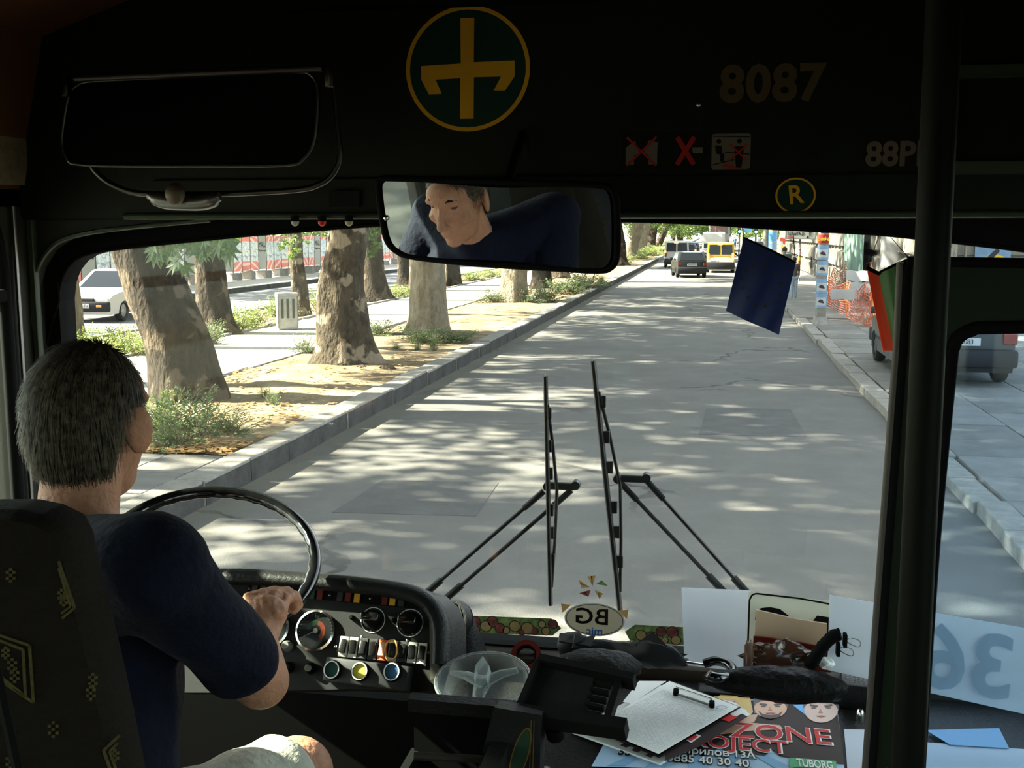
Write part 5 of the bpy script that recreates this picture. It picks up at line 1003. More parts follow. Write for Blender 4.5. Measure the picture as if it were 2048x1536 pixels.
# ------------------------------------------------------------------ stanchion and partition
c = P(1885, 0, Y=1.16); c2 = P(1818, 1536, Y=1.16); zz = c2.z-.35
t = thing('handrail', 'dark vertical passenger handrail on the right', 'handrail', (c2.x, 1.16, .96)); t0 = Vector((c.x, 1.16, c.z+.3)); t1 = Vector((c2.x-(c.x-c2.x)*.6, 1.16, .96))
obj('pole', MB().tube([t1, t0], .0176, 18), mat('handrail_green', (.005, .0065, .004), .5, spec=.05), t, smooth=60); obj('collar', MB().tube([c2+Vector((-.02, .02, -.02)), c2+Vector((0, 0, -.02))], .008, 8), M_steel, t)
YP = 1.38; Q = lambda x, y: P(x, y, Y=YP)
t = thing('partition_door', 'half-height dark green partition with a rounded window right of the driver area', 'partition', (Q(1850, 600).x, YP, .96))
pq = [(Q(x, y).x, Q(x, y).z) for x, y in ((1808, 524), (1800, 700), (1770, 1100), (1738, 1536), (1690, 2100), (1775, 2100), (1830, 1536), (1862, 1100), (1902, 720), (1903, 690), (1912, 674), (1932, 660), (1960, 653), (2000, 650), (2320, 648), (2320, 533), (2048, 531), (1820, 527))]
M_pg = mat('partition_green', (.009, .018, .006), .5, spec=.12)
obj('frame', MB().prism(pq, 0, .04, FB((0, YP+.04, 0))), M_pg, t)
obj('edge_trim', MB().tube([Q(1801, 526), Q(1793, 700), Q(1763, 1100), Q(1731, 1536), Q(1700, 2000)], .0048, 8), mat('edge_grey', (.10, .085, .075), .45, .0), t, smooth=60)
obj('edge_seal', MB().tube([Q(1813, 530), Q(1805, 700), Q(1775, 1100), Q(1743, 1536)], .006, 8), M_rub, t, smooth=60)
obj('top_rail', MB().tube([Q(1812, 522)+Vector((0, -.01, 0)), Q(2320, 530)+Vector((0, -.01, 0))], .006, 8), M_rub, t, smooth=60)
obj('window_seal', MB().tube(catmull([Q(x, y) for x, y in ((1838, 1536), (1866, 1100), (1900, 740), (1906, 698), (1918, 674), (1945, 660), (1990, 655), (2320, 652))], 6), .0085, 8), M_rub, t, smooth=60)
gp = [Q(1905, 650), Q(2320, 648), Q(2320, 2100), Q(1775, 2100), Q(1838, 1536)]; obj('glass', MB().prism([(p.x, p.z) for p in gp], .015, .02, FB((0, YP+.04, 0))), M_glassp, t)
# ------------------------------------------------------------------ driver's seat
D_ = lambda x, y, d: P(x, y, D=d)
M_seat = mat('seat_cloth', (.013, .009, .005), .95, 0, .35, 90, .3, 200, stretch=(1, 1, 3)); M_motif = mat('seat_motif', (.10, .08, .03), .95, 0, .3, 200); M_motif2 = mat('seat_motif_dim', (.08, .065, .03), .95)
SO = D_(120, 1250, 1.16); SN = (CAM-SO); SN = Vector((SN.x*.3, SN.y, SN.z*.12)).normalized(); SU = Vector((1, 0, 0)); SU = (SU-SN*SU.dot(SN)).normalized(); SV_ = SN.cross(SU)
def SQ(x, y): p = PP(x, y, SO, SN)-SO; return (p.dot(SU), p.dot(SV_))
FS = fr(SO, SU, SV_)
t = thing('driver_seat', 'high-backed driver\'s seat in dark patterned cloth', 'seat', (SO.x-.05, SO.y+.25, .96))
so = [(-330, 1130), (-200, 1056), (-60, 1026), (20, 1026), (70, 1036), (112, 1056), (130, 1090), (150, 1180), (178, 1290), (205, 1400), (240, 1560), (290, 1800), (-330, 1800)]
pl = [SQ(*q_) for q_ in so]
mb = MB(); ins = [(a*.94-.004, b*.985-.006) for a, b in pl]; n = len(pl)
for z, ring_ in ((0.0, ins), (-.02, pl), (-.075, pl), (-.095, ins)): mb.v += [FS @ Vector((a, b, z)) for a, b in ring_]
for r_ in range(3): mb.f += [(r_*n+i, r_*n+(i+1) % n, (r_+1)*n+(i+1) % n, (r_+1)*n+i) for i in range(n)]
mb.f += [tuple(range(n))[::-1], tuple(range(3*n, 4*n))]; mb.k = [0]*len(mb.f)
obj('backrest', mb, M_seat, t, smooth=50)
obj('seat_cushion', MB().rbox((SO.x-.02, SO.y+.32, 1.43), (.50, .52, .14), .05, seg=3), M_seat, t, smooth=60); obj('pedestal', MB().rbox((SO.x-.02, SO.y+.32, 1.16), (.36, .36, .42), .03), M_rub, t, smooth=40)
def motif(px_pts, w, m=None, closed=False, nm='motif'):
    mb = MB(); s = [SQ(*q_) for q_ in px_pts]; s = s+[s[0]] if closed else s
    for i in range(len(s)-1): bar(mb, s[i], s[i+1], w, .0, .0015, FS @ Matrix.Translation((0, 0, .0005)))
    return obj(nm, mb, m or M_motif, t)
motif([(-10, 1266), (60, 1290), (68, 1404), (-10, 1352)], .003); motif([(-10, 1276), (47, 1298), (52, 1392), (-10, 1342)], .003); motif([(118, 1122), (150, 1215), (125, 1236)], .003); motif([(118, 1135), (142, 1212), (124, 1226)], .0025)
motif([(240, 1470), (208, 1500), (222, 1540)], .003); motif([(236, 1486), (220, 1502), (232, 1536)], .0025)
def checks(x, y, k=7):
    mb = MB()
    for i, j in ((-1, -1), (1, -1), (0, 0), (-1, 1), (1, 1), (0, -2), (0, 2)):
        a = SQ(x+i*k*1.1, y+j*k); mb.prism([(a[0]-.0016, a[1]-.0016), (a[0]+.0016, a[1]-.0016), (a[0]+.0016, a[1]+.0016), (a[0]-.0016, a[1]+.0016)], .0, .0015, FS)
    obj('motif', mb, M_motif, t)
for x, y, k in ((107, 1458, 7), (182, 1385, 6), (186, 1360, 6), (124, 1190, 5), (128, 1200, 5), (25, 1330, 6), (30, 1350, 6), (22, 1150, 6), (230, 1510, 5), (12, 1305, 5), (22, 1522, 6)): checks(x, y, k)
# ------------------------------------------------------------------ steering wheel
WC = D_(415, 1122, 2.15); WR = 212*2.15/FPX; az = (CAM-WC); az.z = 0; az.normalize(); e_ = radians(63); WN = az*cos(e_)+Vector((0, 0, sin(e_)))
wu = WN.cross(Vector((0, 0, 1))).normalized(); wv = WN.cross(wu)
def wheelpt(a, r=None, h=0): r = r if r is not None else WR; return WC+wu*r*cos(a)+wv*r*sin(a)+WN*h
t = thing('steering_wheel', 'big black steering wheel with glossy thin rim', 'steering wheel', tuple(WC-WN*.3))
mb = MB(); vs = []
for i in range(96):
    a = 2*pi*i/96; c = wheelpt(a); ro = (c-WC).normalized()
    for k in range(12):
        b = 2*pi*k/12; g_ = .0013*cos(a*60) if cos(b) < -.2 else 0; vs.append(c+(ro*cos(b)+WN*sin(b))*(.0128+g_))
mb.add(vs, [(i*12+k, i*12+(k+1) % 12, ((i+1) % 96)*12+(k+1) % 12, ((i+1) % 96)*12+k) for i in range(96) for k in range(12)]); obj('rim', mb, mat('bakelite', (.008, .008, .009), .14, spec=.4, coat=.15), t, smooth=60)
obj('hub', MB().tube([WC-WN*.15, WC-WN*.11], [.055, .05], 24), M_rub, t, smooth=40)
a0_ = min([2*pi*k/360 for k in range(360)], key=lambda a: (PX(wheelpt(a))[0]-572)**2+(PX(wheelpt(a))[1]-1222)**2); a1_ = min([2*pi*k/360 for k in range(360)], key=lambda a: (PX(wheelpt(a))[0]-258)**2+(PX(wheelpt(a))[1]-1222)**2)
for a in (a0_, a1_): obj('spoke', MB().tube([wheelpt(a, .045, -.13), wheelpt(a, WR*.7, -.05), wheelpt(a, WR-.008, 0)], [.012, .010, .008], 8, flat=.5), mat('spoke_metal', (.30, .30, .30), .3, .8), t, smooth=60)
obj('column', MB().tube([WC-WN*.15, WC-WN*.38+Vector((0, .1, 0))], .035, 14), M_rub, t, smooth=40)
# ------------------------------------------------------------------ driver
HC = HEAD; tilt = Euler((radians(-7), 0, radians(3))).to_matrix()
def H(x, y, z): return HC + tilt @ Vector((x, y, z))
nb = H(0, -.035, -.15); sR = D_(300, 1138, 1.38); cx = nb.x-.01
sL = Vector((2*cx-sR.x+.02, sR.y+.02, sR.z-.01)); chest = Vector((cx-.01, nb.y-.02, nb.z-.20)); pel = Vector((cx-.02, nb.y-.14, 1.55)); belly = (chest+pel)/2+Vector((0, .02, 0))
eR = D_(522, 1362, 1.60); hR = D_(528, 1296, 1.82); wR = hR
kR = D_(592, 1548, 1.78); kL = Vector((kR.x-.36, kR.y+.02, kR.z)); hipR = pel+Vector((.09, .02, .04)); hipL = pel+Vector((-.09, .02, .04))
aL = pi+1.0 if False else None
hLp = wheelpt(atan2(0, -1)) # left-most rim point
cand = [wheelpt(2*pi*k/48) for k in range(48)]; left = min(cand, key=lambda p: p.x-.0*p.y); eL = sL+Vector((-.06, .20, -.20)); wL = left+Vector((.01, -.07, .01))
sk = [('e', H(0, -.012, .028), (.076, .094, .088), tilt.to_euler()), ('e', H(0, .022, -.02), (.066, .074, .098), tilt.to_euler()), ('e', H(0, .03, -.078), (.054, .055, .042), tilt.to_euler()), ('e', H(0, .066, -.100), (.026, .024, .018), tilt.to_euler()),
      ('c', H(0, .094, .018), H(0, .118, -.026), .009, .0125), ('e', H(-.012, .105, -.032), (.008, .010, .007)), ('e', H(.012, .105, -.032), (.008, .010, .007)), ('c', H(-.042, .082, .036), H(.042, .082, .036), .0105, .0105), ('e', H(0, .07, .05), (.05, .03, .04)),
      ('e', H(.042, .062, -.022), (.022, .022, .02)), ('e', H(-.042, .062, -.022), (.022, .022, .02)), ('c', H(-.018, .092, -.060), H(.018, .092, -.060), .0065, .0065), ('c', H(-.015, .089, -.071), H(.015, .089, -.071), .007, .007),
      ('e', H(.083, -.012, -.008), (.010, .024, .037), Euler((0, 0, -.45))), ('e', H(-.083, -.012, -.008), (.010, .024, .037), Euler((0, 0, .45))), ('c', H(0, -.02, -.06), nb, .056, .058), ('c', nb, nb-Vector((0, .01, .05)), .060, .066, (1.1, .85, (1, 0, 0))),
      ('c', chest, belly, .145, .14, (1.05, .80, (1, 0, 0))), ('c', belly, pel, .14, .15, (1.05, .85, (1, 0, 0)))]
for s_, e2, w2, hip, kn in ((sR, eR, wR, hipR, kR), (sL, eL, wL, hipL, kL)):
    sk += [('c', chest+Vector((0, -.01, .08)), s_, .07, .05), ('c', s_, e2, .052, .042), ('c', e2, w2, .042, .027), ('c', hip, kn, .085, .062), ('c', kn-Vector((0, 0, .01)), Vector((kn.x, kn.y+.12, 1.12)), .055, .038), ('c', Vector((kn.x, kn.y+.10, 1.0)), Vector((kn.x+.02, kn.y+.28, 1.0)), .042, .032)]
# right hand closed on the rim
K = [D_(x, y, d) for x, y, d in ((497, 1196, 1.905), (523, 1189, 1.915), (549, 1190, 1.925), (571, 1197, 1.93))]
sk += [('c', wR, D_(512, 1245, 1.87), .027, .026)]
for k in K: sk += [('c', wR.lerp(k, .25), k, .017, .0115)]
sk += [('e', D_(534, 1225, 1.885), (.038, .028, .032))]
fw = Vector((.25, .92, -.12)).normalized(); dn = Vector((.15, .25, -.95)).normalized()
for i, k in enumerate(K):
    L_ = (.036, .040, .038, .030)[i]; a = k+fw*L_; b = a+dn*L_*.72; c_ = b-fw*.018+dn*.008; sk += [('c', k, a, .0115, .0100), ('c', a, b, .0100, .0090), ('c', b, c_, .0090, .0078)]
th0 = D_(492, 1240, 1.86); th1 = th0+Vector((-.004, .045, .018)); sk += [('c', wR.lerp(th0, .6), th0, .017, .015), ('c', th0, th1, .0135, .011), ('c', th1, th1+Vector((.028, .022, -.004)), .011, .009)]
# left hand on the rim (seen only as a hint past the body)
for i in range(4):
    k = left+Vector((-.005, -.045+.0, .018))+Vector((.018*(i-1.5), .012*(i-1.5), 0)); sk += [('c', wL, k, .018, .011), ('c', k, k+Vector((0, .035, .0)), .0105, .0095), ('c', k+Vector((0, .035, 0)), k+Vector((.004, .045, -.024)), .0095, .0085)]
sk += [('c', wL, left+Vector((.035, -.03, .008)), .016, .012), ('c', left+Vector((.035, -.03, .008)), left+Vector((.035, .01, .012)), .011, .009)]
M_skin = mat('driver_skin', (.30, .145, .09), .55, 0, .14, 28, .25, 120)
t = thing('person', 'grey haired driver in navy T-shirt and pale shorts gripping the wheel', 'person', (pel.x, pel.y, 1.50))
def wrinkle(v):
    d = (v-D_(533, 1215, 1.89)).length
    if d < .06:
        return v+(CAM-v).normalized()*.0018*(sin(v.x*420+v.z*260)+noise3((v.x*90, v.y*90, v.z*90)))
    return v.copy()
obj('body', blob(sk, .0048, 5, wrinkle), M_skin, t, smooth=180)
M_shirt = mat('navy_cotton', (.005, .007, .020), .9, 0, .15, 12, .3, 60)
lw = sR.lerp(eR, .76); ll = sL.lerp(eL, .70); sh = [('c', chest+Vector((0, -.01, .03)), belly, .165, .165, (1.12, .86, (1, 0, 0))), ('c', belly, pel+Vector((0, 0, -.03)), .165, .175, (1.1, .88, (1, 0, 0))), ('c', nb-Vector((0, .0, .034)), nb-Vector((0, .01, .10)), .080, .125, (1.12, .85, (1, 0, 0)))]
for s_, e2, l2, rr in ((sR, eR, lw, .060), (sL, eL, ll, .060)): sh += [('c', chest+Vector((0, -.01, .12)), s_, .10, .075), ('c', nb-Vector((0, .0, .045)), s_-Vector((0, 0, .0)), .06, .066), ('c', s_, l2, .068, rr)]
def folds(v): return v+Vector((noise3((v.x*9, v.y*9, v.z*6)), noise3((v.x*8+5, v.y*8, v.z*7)), 0))*.010+Vector((0, .004*sin(v.z*55+v.x*40), 0))
obj('shirt', blob(sh, .009, 5, folds), M_shirt, t, smooth=180)
hem = (eR-sR).normalized(); 
M_short = mat('pale_cotton', (.33, .32, .27), .9, 0, .1, 14, .35, 50)
shs = [('c', hipL, hipR, .15, .15)]
for hip, kn in ((hipR, kR), (hipL, kL)): shs += [('c', hip, hip.lerp(kn, .86), .108, .080)]
obj('shorts', blob(shs, .009, 4, lambda v: v+Vector((0, 0, 1))*.006*noise3((v.x*14, v.y*10, v.z*10))+Vector((0, 0, .003*sin(v.y*70+v.x*30)))), M_short, t, smooth=180)
# hair: cap plus thousands of short strands
M_hair = mat('grey_hair', (.024, .017, .011), .6, 0, .3, 90, col2=(.17, .14, .095)); rh2 = random.Random(11)
def hairline(n_):                                   # unit dir in head space -> covered by hair?
    x, y, z = n_
    if y > .55 and z < .62: return False
    if z < -.80: return False
    if abs(x) > .62 and y > -.30 and z < .16: return False
    if y > .2 and z < .15: return False
    return z > -.78+.0*x
cap = MB(); vs = []; nu, nv = 40, 28; idx = {}
def hp(nx, ny, nz, g): return H(nx*(.075+g), -.012+ny*(.099+g), .020+nz*(.099+g) if nz > 0 else .020+nz*(.125+g))
for j in range(nv+1):
    for i in range(nu):
        th_, ph = pi*j/nv, 2*pi*i/nu; nx, ny, nz = sin(th_)*cos(ph), sin(th_)*sin(ph), cos(th_); idx[(i, j)] = len(vs); tp = .0 if hairline((nx, ny, nz)) else -.022; vs.append(hp(nx, ny, nz, tp+.001*noise3((nx*9, ny*9, nz*3))))
fs = []
for j in range(nv):
    for i in range(nu):
        i2 = (i+1) % nu; th_, ph = pi*(j+.5)/nv, 2*pi*(i+.5)/nu
        if hairline((sin(th_)*cos(ph), sin(th_)*sin(ph), cos(th_))): fs.append((idx[(i, j)], idx[(i2, j)], idx[(i2, j+1)], idx[(i, j+1)]))
cap.add(vs, fs); o = obj('hair', cap, M_hair, t, smooth=180)
vs = []; fs = []
for k in range(9000):
    z = rh2.uniform(-.80, 1); a = rh2.uniform(0, 2*pi); r = sqrt(1-z*z); n_ = Vector((r*cos(a), r*sin(a), z))
    if not hairline(n_): continue
    L_ = rh2.uniform(.022, .05)*(1.15 if z > .3 else .9); dirv = Vector((n_.x*.5, -.55 if z > .3 else -.1, -1.0)); dirv = (dirv-n_*dirv.dot(n_)).normalized(); side = n_.cross(dirv).normalized(); dirv = (dirv+side*rh2.gauss(0, .16)).normalized()
    w = .0011; cur = n_; base = None; lift = rh2.uniform(.002, .012)
    for s in range(4):
        f = s/3; q_ = (n_+dirv*(L_*f/.095)).normalized(); pnt = hp(q_.x, q_.y, q_.z, .001+lift*f*(1.4 if z < 0 else 1)); sd_ = (tilt @ side)*w*(1-.7*f); vs += [pnt-sd_, pnt+sd_]
        if s: b0 = len(vs); fs.append((b0-4, b0-3, b0-1, b0-2))
mb = MB(); mb.v = vs; mb.f = fs; mb.k = [0]*len(fs); obj('hair_strands', mb, M_hair, o, recalc=False, kind='stuff')
for s in (-1, 1):
    obj('eyebrow', MB().tube([H(s*.014, .0935, .042), H(s*.030, .0915, .048), H(s*.048, .080, .043)], [.0035, .0045, .002], 6), mat('brow_dark', (.03, .022, .018), .9), t, smooth=60)
    obj('eye', MB().ell(H(s*.031, .0745, .020), (.0115, .0115, .0075)), mat('eye_shade', (.10, .07, .05), .4), t, smooth=60)
# ------------------------------------------------------------------ water bottle hanging behind the driver (seen in the mirror)
bpz = Vector((-.36, .52, 1.98)); t2 = thing('water_bottle', 'clear blue capped water bottle hanging beside the seat, seen in the mirror', 'bottle', tuple(bpz-Vector((0, 0, .18))))
obj('body', MB().lathe([(.001, -.16), (.035, -.16), (.036, -.02), (.03, .01), (.014, .05), (.013, .06)], Matrix.Translation(bpz), 18), mat('bottle_blue', (.25, .42, .50), .15, 0), t2, smooth=60); obj('cap', MB().tube([bpz+Vector((0, 0, .06)), bpz+Vector((0, 0, .08))], .016, 12), mat('cap_blue', (.03, .1, .5), .4), t2, smooth=40); obj('hook_strap', MB().tube([bpz+Vector((0, 0, .075)), bpz+Vector((-.02, -.02, .3)), (bpz.x-.05, bpz.y-.05, 3.12)], .003, 5), M_rub, t2)
# ------------------------------------------------------------------ instrument panel (flat face turned to the driver)
IO = D_(650, 1270, 2.18); IN = Vector((-.02, -.90, .46)).normalized(); IU = Vector((1, -.03, 0)); IU = (IU-IN*IU.dot(IN)).normalized(); IV = IN.cross(IU); FI = fr(IO, IU, IV)
def IQ(x, y): p = PP(x, y, IO, IN)-IO; return (p.dot(IU), p.dot(IV))
ik = (Vector(IQ(651, 1270))-Vector(IQ(650, 1270))).length
M_dash = mat('dash_plastic', (.016, .016, .017), .42, 0, .1, 9, .15, 160, spec=.14); M_dashb = mat('dash_face', (.020, .020, .020), .6, 0, .12, 30, .03, 200)
t = thing('instrument_panel', 'black instrument panel with hooded top behind the steering wheel', 'dashboard', (IO.x, IO.y+.1, .96))
ol = [(360, 1168), (430, 1156), (520, 1156), (620, 1163), (720, 1172), (800, 1183), (845, 1197), (872, 1222), (886, 1260), (886, 1330), (870, 1385), (700, 1378), (430, 1385), (360, 1385)]
po = [IQ(*q_) for q_ in ol]; obj('panel_face', MB().prism(po, -.06, 0, FI), M_dashb, t)
hood = catmull([FI @ Vector((a, b, .012)) for a, b in po[:10]], 5); obj('hood', MB().tube(hood, .016, 10, flat=1.5), M_dash, t, smooth=60)
side = [IQ(866, 1225), IQ(880, 1245), IQ(882, 1360), IQ(868, 1362)]; obj('side_rim', MB().prism(side, 0, .03, FI), mat('worn_edge', (.12, .115, .09), .35, .3), t)
mb = MB(); back = [FI @ Vector((a, b, 0)) for a, b in po[:10]]; vs = back+[p+Vector((.01, .16, -.05)) for p in back]; n = len(back); mb.add(vs, [(i, i+1, n+i+1, n+i) for i in range(n-1)]); obj('hood_top', mb, M_dash, t, smooth=40)
kx0, kx1 = XW+.06, P(935, 1400, Z=1.465).x-.01
obj('knee_panel', MB().box(((kx0+kx1)/2, IO.y+.12, 1.22), (kx1-kx0, .04, .60)), M_rub, t)
def at(x, y, h=0): a = IQ(x, y); return FI @ Matrix.Translation((a[0], a[1], h))
# warning lamp strip
obj('lamp_strip', MB().prism([IQ(500, 1160), IQ(838, 1187), IQ(836, 1218), IQ(498, 1186)], 0, .004, FI), M_rub, t); obj('strip_edge', MB().tube([FI @ Vector((*IQ(500, 1160), .006)), FI @ Vector((*IQ(818, 1186), .006))], .001, 5), M_steel, t)
wl_ = {'r': mat('lamp_red', (.16, .02, .015), .5), 'y': mat('lamp_yellow', (.42, .22, .02), .5), 'g': mat('lamp_green', (.03, .07, .05), .5), 'd': mat('lamp_dark', (.035, .04, .045), .5)}
for x, k in ((512, 'd'), (528, 'd'), (544, 'g'), (575, 'y'), (612, 'r'), (626, 'g'), (642, 'r'), (682, 'd'), (698, 'r'), (716, 'y'), (771, 'r'), (787, 'y'), (804, 'd')):
    y = 1176+(x-500)*.083; obj('warning_lamp', MB().prism([(-5.5*ik, -11*ik), (5.5*ik, -11*ik), (5.5*ik, 11*ik), (-5.5*ik, 11*ik)], .004, .007, at(x, y)), wl_[k], t)
for x, y in ((568, 1165), (661, 1191), (742, 1198), (501, 1178)): obj('screw', MB().ell((0, 0, .005), (2.4*ik, 2.4*ik, 2*ik), at(x, y)), M_steel, t)
# gauges
M_gl = glass('gauge_glass', (.9, .9, .9), .10); M_gf = mat('gauge_face', (.045, .055, .055), .5); M_nd = mat('gauge_white', (.5, .5, .46), .5)
def gauge(x, y, r, full=True):
    F_ = at(x, y); g = obj('gauge', MB().lathe([(r*ik, 0), (r*ik, .010), (r*.90*ik, .012), (r*.90*ik, .004)], F_, 36), M_chrome, t, smooth=50)
    obj('dial', MB().disc((0, 0), r*.9*ik, .003, .005, F_, 32), M_gf, g)
    for nm, m_, a0, a1 in (('red_arc', mat('arc_red', (.30, .06, .03), .6), -50, 80), ('green_arc', mat('arc_green', (.06, .16, .09), .6), 80, 175)):
        A_ = [radians(a0+(a1-a0)*k/10) for k in range(11)]; obj(nm, MB().prism([(r*.5*ik*cos(a), r*.5*ik*sin(a)) for a in A_]+[(r*.28*ik*cos(a), r*.28*ik*sin(a)) for a in reversed(A_)], .005, .0055, F_), m_, g)
    obj('needle', MB().prism([(0, -1.5*ik), (-r*.62*ik, -r*.36*ik), (0, 1.5*ik)], .006, .0065, F_).disc((0, 0), r*.12*ik, .0055, .008, F_, 14), M_nd, g)
    tk = MB()
    for k in range(0, 26): a = radians(-45+k*11); bar(tk, (r*.80*ik*cos(a), r*.80*ik*sin(a)), (r*.86*ik*cos(a), r*.86*ik*sin(a)), .6*ik, .005, .0054, F_)
    obj('tick_marks', tk, M_nd, g); obj('lettering', MB().text('bar', 8*ik, .005, .0054, F_ @ Matrix.Translation((0, r*.7*ik, 0))), M_nd, g); obj('cover_glass', MB().disc((0, 0), r*.9*ik, .010, .0105, F_, 32), M_gl, g)
gauge(633, 1262, 39); gauge(545, 1256, 37)
for x, y, r, m_ in ((576, 1292, 11, mat('knob_grey', (.22, .21, .19), .5)), (622, 1337, 11, M_rub), (578, 1335, 11, M_rub), (706, 1236, 5, M_rub), (790, 1242, 5, M_rub)): obj('knob', MB().lathe([(0, .016), (r*.6*ik, .016), (r*.8*ik, .012), (r*ik, 0)], at(x, y), 18), m_, t, smooth=50)
for x, y, rt in ((746, 1240, 24), (820, 1246, 26)):
    F_ = at(x, y); k = obj('rotary_switch', MB().ring(ellipse(rt*ik, rt*ik), ellipse((rt-1.3)*ik, (rt-1.3)*ik), 0, .0015, F_), M_nd, t); obj('dial', MB().lathe([(0, .012), ((rt-9)*ik, .012), ((rt-5)*ik, 0)], F_, 22), M_rub, k, smooth=50); obj('grip', MB().rbox((0, 4*ik, .020), (36*ik, 15*ik, .022), .004, F_, seg=3), mat('gloss_black', (.01, .01, .01), .12, spec=.8), k, smooth=50)
obj('lettering', MB().text('FUL', 8*ik, 0, .001, at(820, 1265)), M_nd, t)
# switch row: separate rocker switches
a, b = IQ(676, 1276), IQ(868, 1300); obj('switch_plate', MB().prism([IQ(673, 1270), IQ(868, 1288), IQ(868, 1322), IQ(858, 1330), IQ(673, 1318)], 0, .003, FI), M_dash, t)
for i in range(9):
    x = 689+i*19.6; y = 1294+i*1.7; F_ = at(x, y); red = i == 4; wh = i in (0, 1, 5, 7, 8)
    s_ = obj('rocker_switch', MB().rbox((0, 0, .004), (17*ik, 38*ik, .008), .001, F_), mat('switch_white', (.50, .48, .42), .45) if wh else (mat('switch_red', (.55, .10, .03), .45) if red else mat('switch_dark', (.06, .06, .06), .45)), t); up = i % 2
    obj('rocker', MB().rbox((0, (3 if up else -1)*ik, .010), (12*ik, 26*ik, .010), .002, F_ @ Matrix.Rotation(.22 if up else -.2, 4, 'X')), mat('rocker_black', (.018, .018, .018), .25) if not red else mat('switch_red2', (.60, .28, .18), .4), s_, smooth=40)
obj('rubber_band', MB().tube([at(787, 1302, .016) @ Vector((cos(a)*12*ik, sin(a)*19*ik, .003*sin(3*a))) for a in [2*pi*k/20 for k in range(21)]], .0018, 6, False), mat('band_ochre', (.45, .25, .07), .6), t, smooth=60)
for x, y in ((725, 1274), (815, 1281), (672, 1293), (858, 1305), (850, 1330)): obj('screw', MB().ell((0, 0, .003), (3*ik, 3*ik, 2*ik), at(x, y)), M_chrome, t)
# button box
F_ = at(742, 1350, .0); bx = thing('button_box', 'small black box with green, yellow and blue buttons', 'control box', tuple(F_ @ Vector((0, -.02, 0)))); obj('housing', MB().rbox((0, 0, .018), (162*ik, 44*ik, .036), .004, F_ @ Matrix.Rotation(-.03, 4, 'Z')), mat('box_grey', (.045, .045, .048), .45, 0, .1, 30), bx, smooth=40)
for x, y, c_, nm in ((678, 1343, (.02, .07, .06), 'dark green button'), (733, 1346, (.42, .38, .05), 'yellow button'), (796, 1347, (.05, .14, .28), 'blue button')):
    F2 = at(x, y, .036); b = obj('button', MB().disc((0, 0), 13*ik, 0, .006, F2, 24, ry=14*ik), mat('btn%.2f' % c_[0], c_, .35), bx, label=nm); obj('bezel', MB().lathe([(18*ik, 0), (17*ik, .006), (13.5*ik, .009), (13.5*ik, .006)], F2, 24), M_rub, b, smooth=40); obj('ring', MB().ring(ellipse(15*ik, 16*ik), ellipse(13*ik, 14*ik), .009, .0105, F2), mat('ring_white', (.55, .55, .52), .4), b)
# round air vent
c = P(905, 1240, Y=2.36); F_ = fr(c, (.93, -.2, .1), (.05, .35, .93)); v_ = thing('air_vent', 'round black slatted air vent right of the instrument panel', 'vent', tuple(c-Vector((0, 0, .06))))
k = 2.42/FPX; obj('ring', MB().ring(ellipse(37*k, 42*k), ellipse(31*k, 36*k), -.02, .012, F_), M_dash, v_, smooth=40); obj('back', MB().prism(ellipse(34*k, 39*k), -.035, -.02, F_), M_rub, v_)
for i in range(-3, 4): xx = i*8.5*k; hh = sqrt(max(.05, 1-(i/4.1)**2))*34*k; obj('slat', MB().box((xx, 0, 0), (2.2*k, 2*hh, .014), F_ @ Matrix.Rotation(.35, 4, 'Z')), mat('slat_grey', (.06, .055, .045), .4), v_)
obj('duct', MB().tube([c+Vector((0, .03, -.02)), c+Vector((.02, .05, -.10)), c+Vector((.03, .03, -.2))], [.045, .05, .06], 16), M_dash, v_, smooth=50)
# ------------------------------------------------------------------ dash shelf
ZS = 1.465; SHF = lambda x, y, h=0: P(x, y, Z=ZS+h)
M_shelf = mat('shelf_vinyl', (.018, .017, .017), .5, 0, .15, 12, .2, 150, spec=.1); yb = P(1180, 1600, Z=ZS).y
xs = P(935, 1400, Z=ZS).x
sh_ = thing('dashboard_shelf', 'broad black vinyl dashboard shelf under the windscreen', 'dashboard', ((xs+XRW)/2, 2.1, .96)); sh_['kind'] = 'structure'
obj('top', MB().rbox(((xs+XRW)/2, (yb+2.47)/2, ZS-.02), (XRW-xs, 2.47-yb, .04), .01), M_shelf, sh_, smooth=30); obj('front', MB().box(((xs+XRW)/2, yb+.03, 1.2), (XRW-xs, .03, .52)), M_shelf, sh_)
obj('window_ledge', MB().rbox(((xl+XRW)/2, 2.455, ZB-.03), (XRW-xl, .07, .05), .012), mat('ledge_brown', (.05, .035, .025), .6), sh_, smooth=40)
# lower box left of the shelf
p1, p2 = P(830, 1392, D=1.95), P(1042, 1408, D=1.95)
lb = thing('till_box', 'open black till box below the instrument panel', 'box', (p1.lerp(p2, .5).x, p1.y, .96)); zb = p1.z
Lx = [P(820, 1395, Z=zb), P(1045, 1410, Z=zb), P(985, 1536, Z=zb-.16)]
obj('rim', MB().box(((p1.x+p2.x)/2, p1.y, zb-.012), (p2.x-p1.x+.02, .03, .024)).box((p2.x-.01, p1.y-.12, zb-.03), (.03, .25, .03)), M_shelf, lb); obj('inside', MB().box(((p1.x+p2.x)/2, p1.y+.0, zb-.30), (p2.x-p1.x, .02, .55)).box((p1.x, p1.y-.1, zb-.35), (.015, .2, .5)), M_rub, lb)
a_, b_ = P(828, 1512, D=1.80), P(985, 1520, D=1.80); obj('lid_edge', MB().tube([a_, b_], .007, 8), mat('edge_brown', (.05, .04, .03), .4), lb, smooth=40)
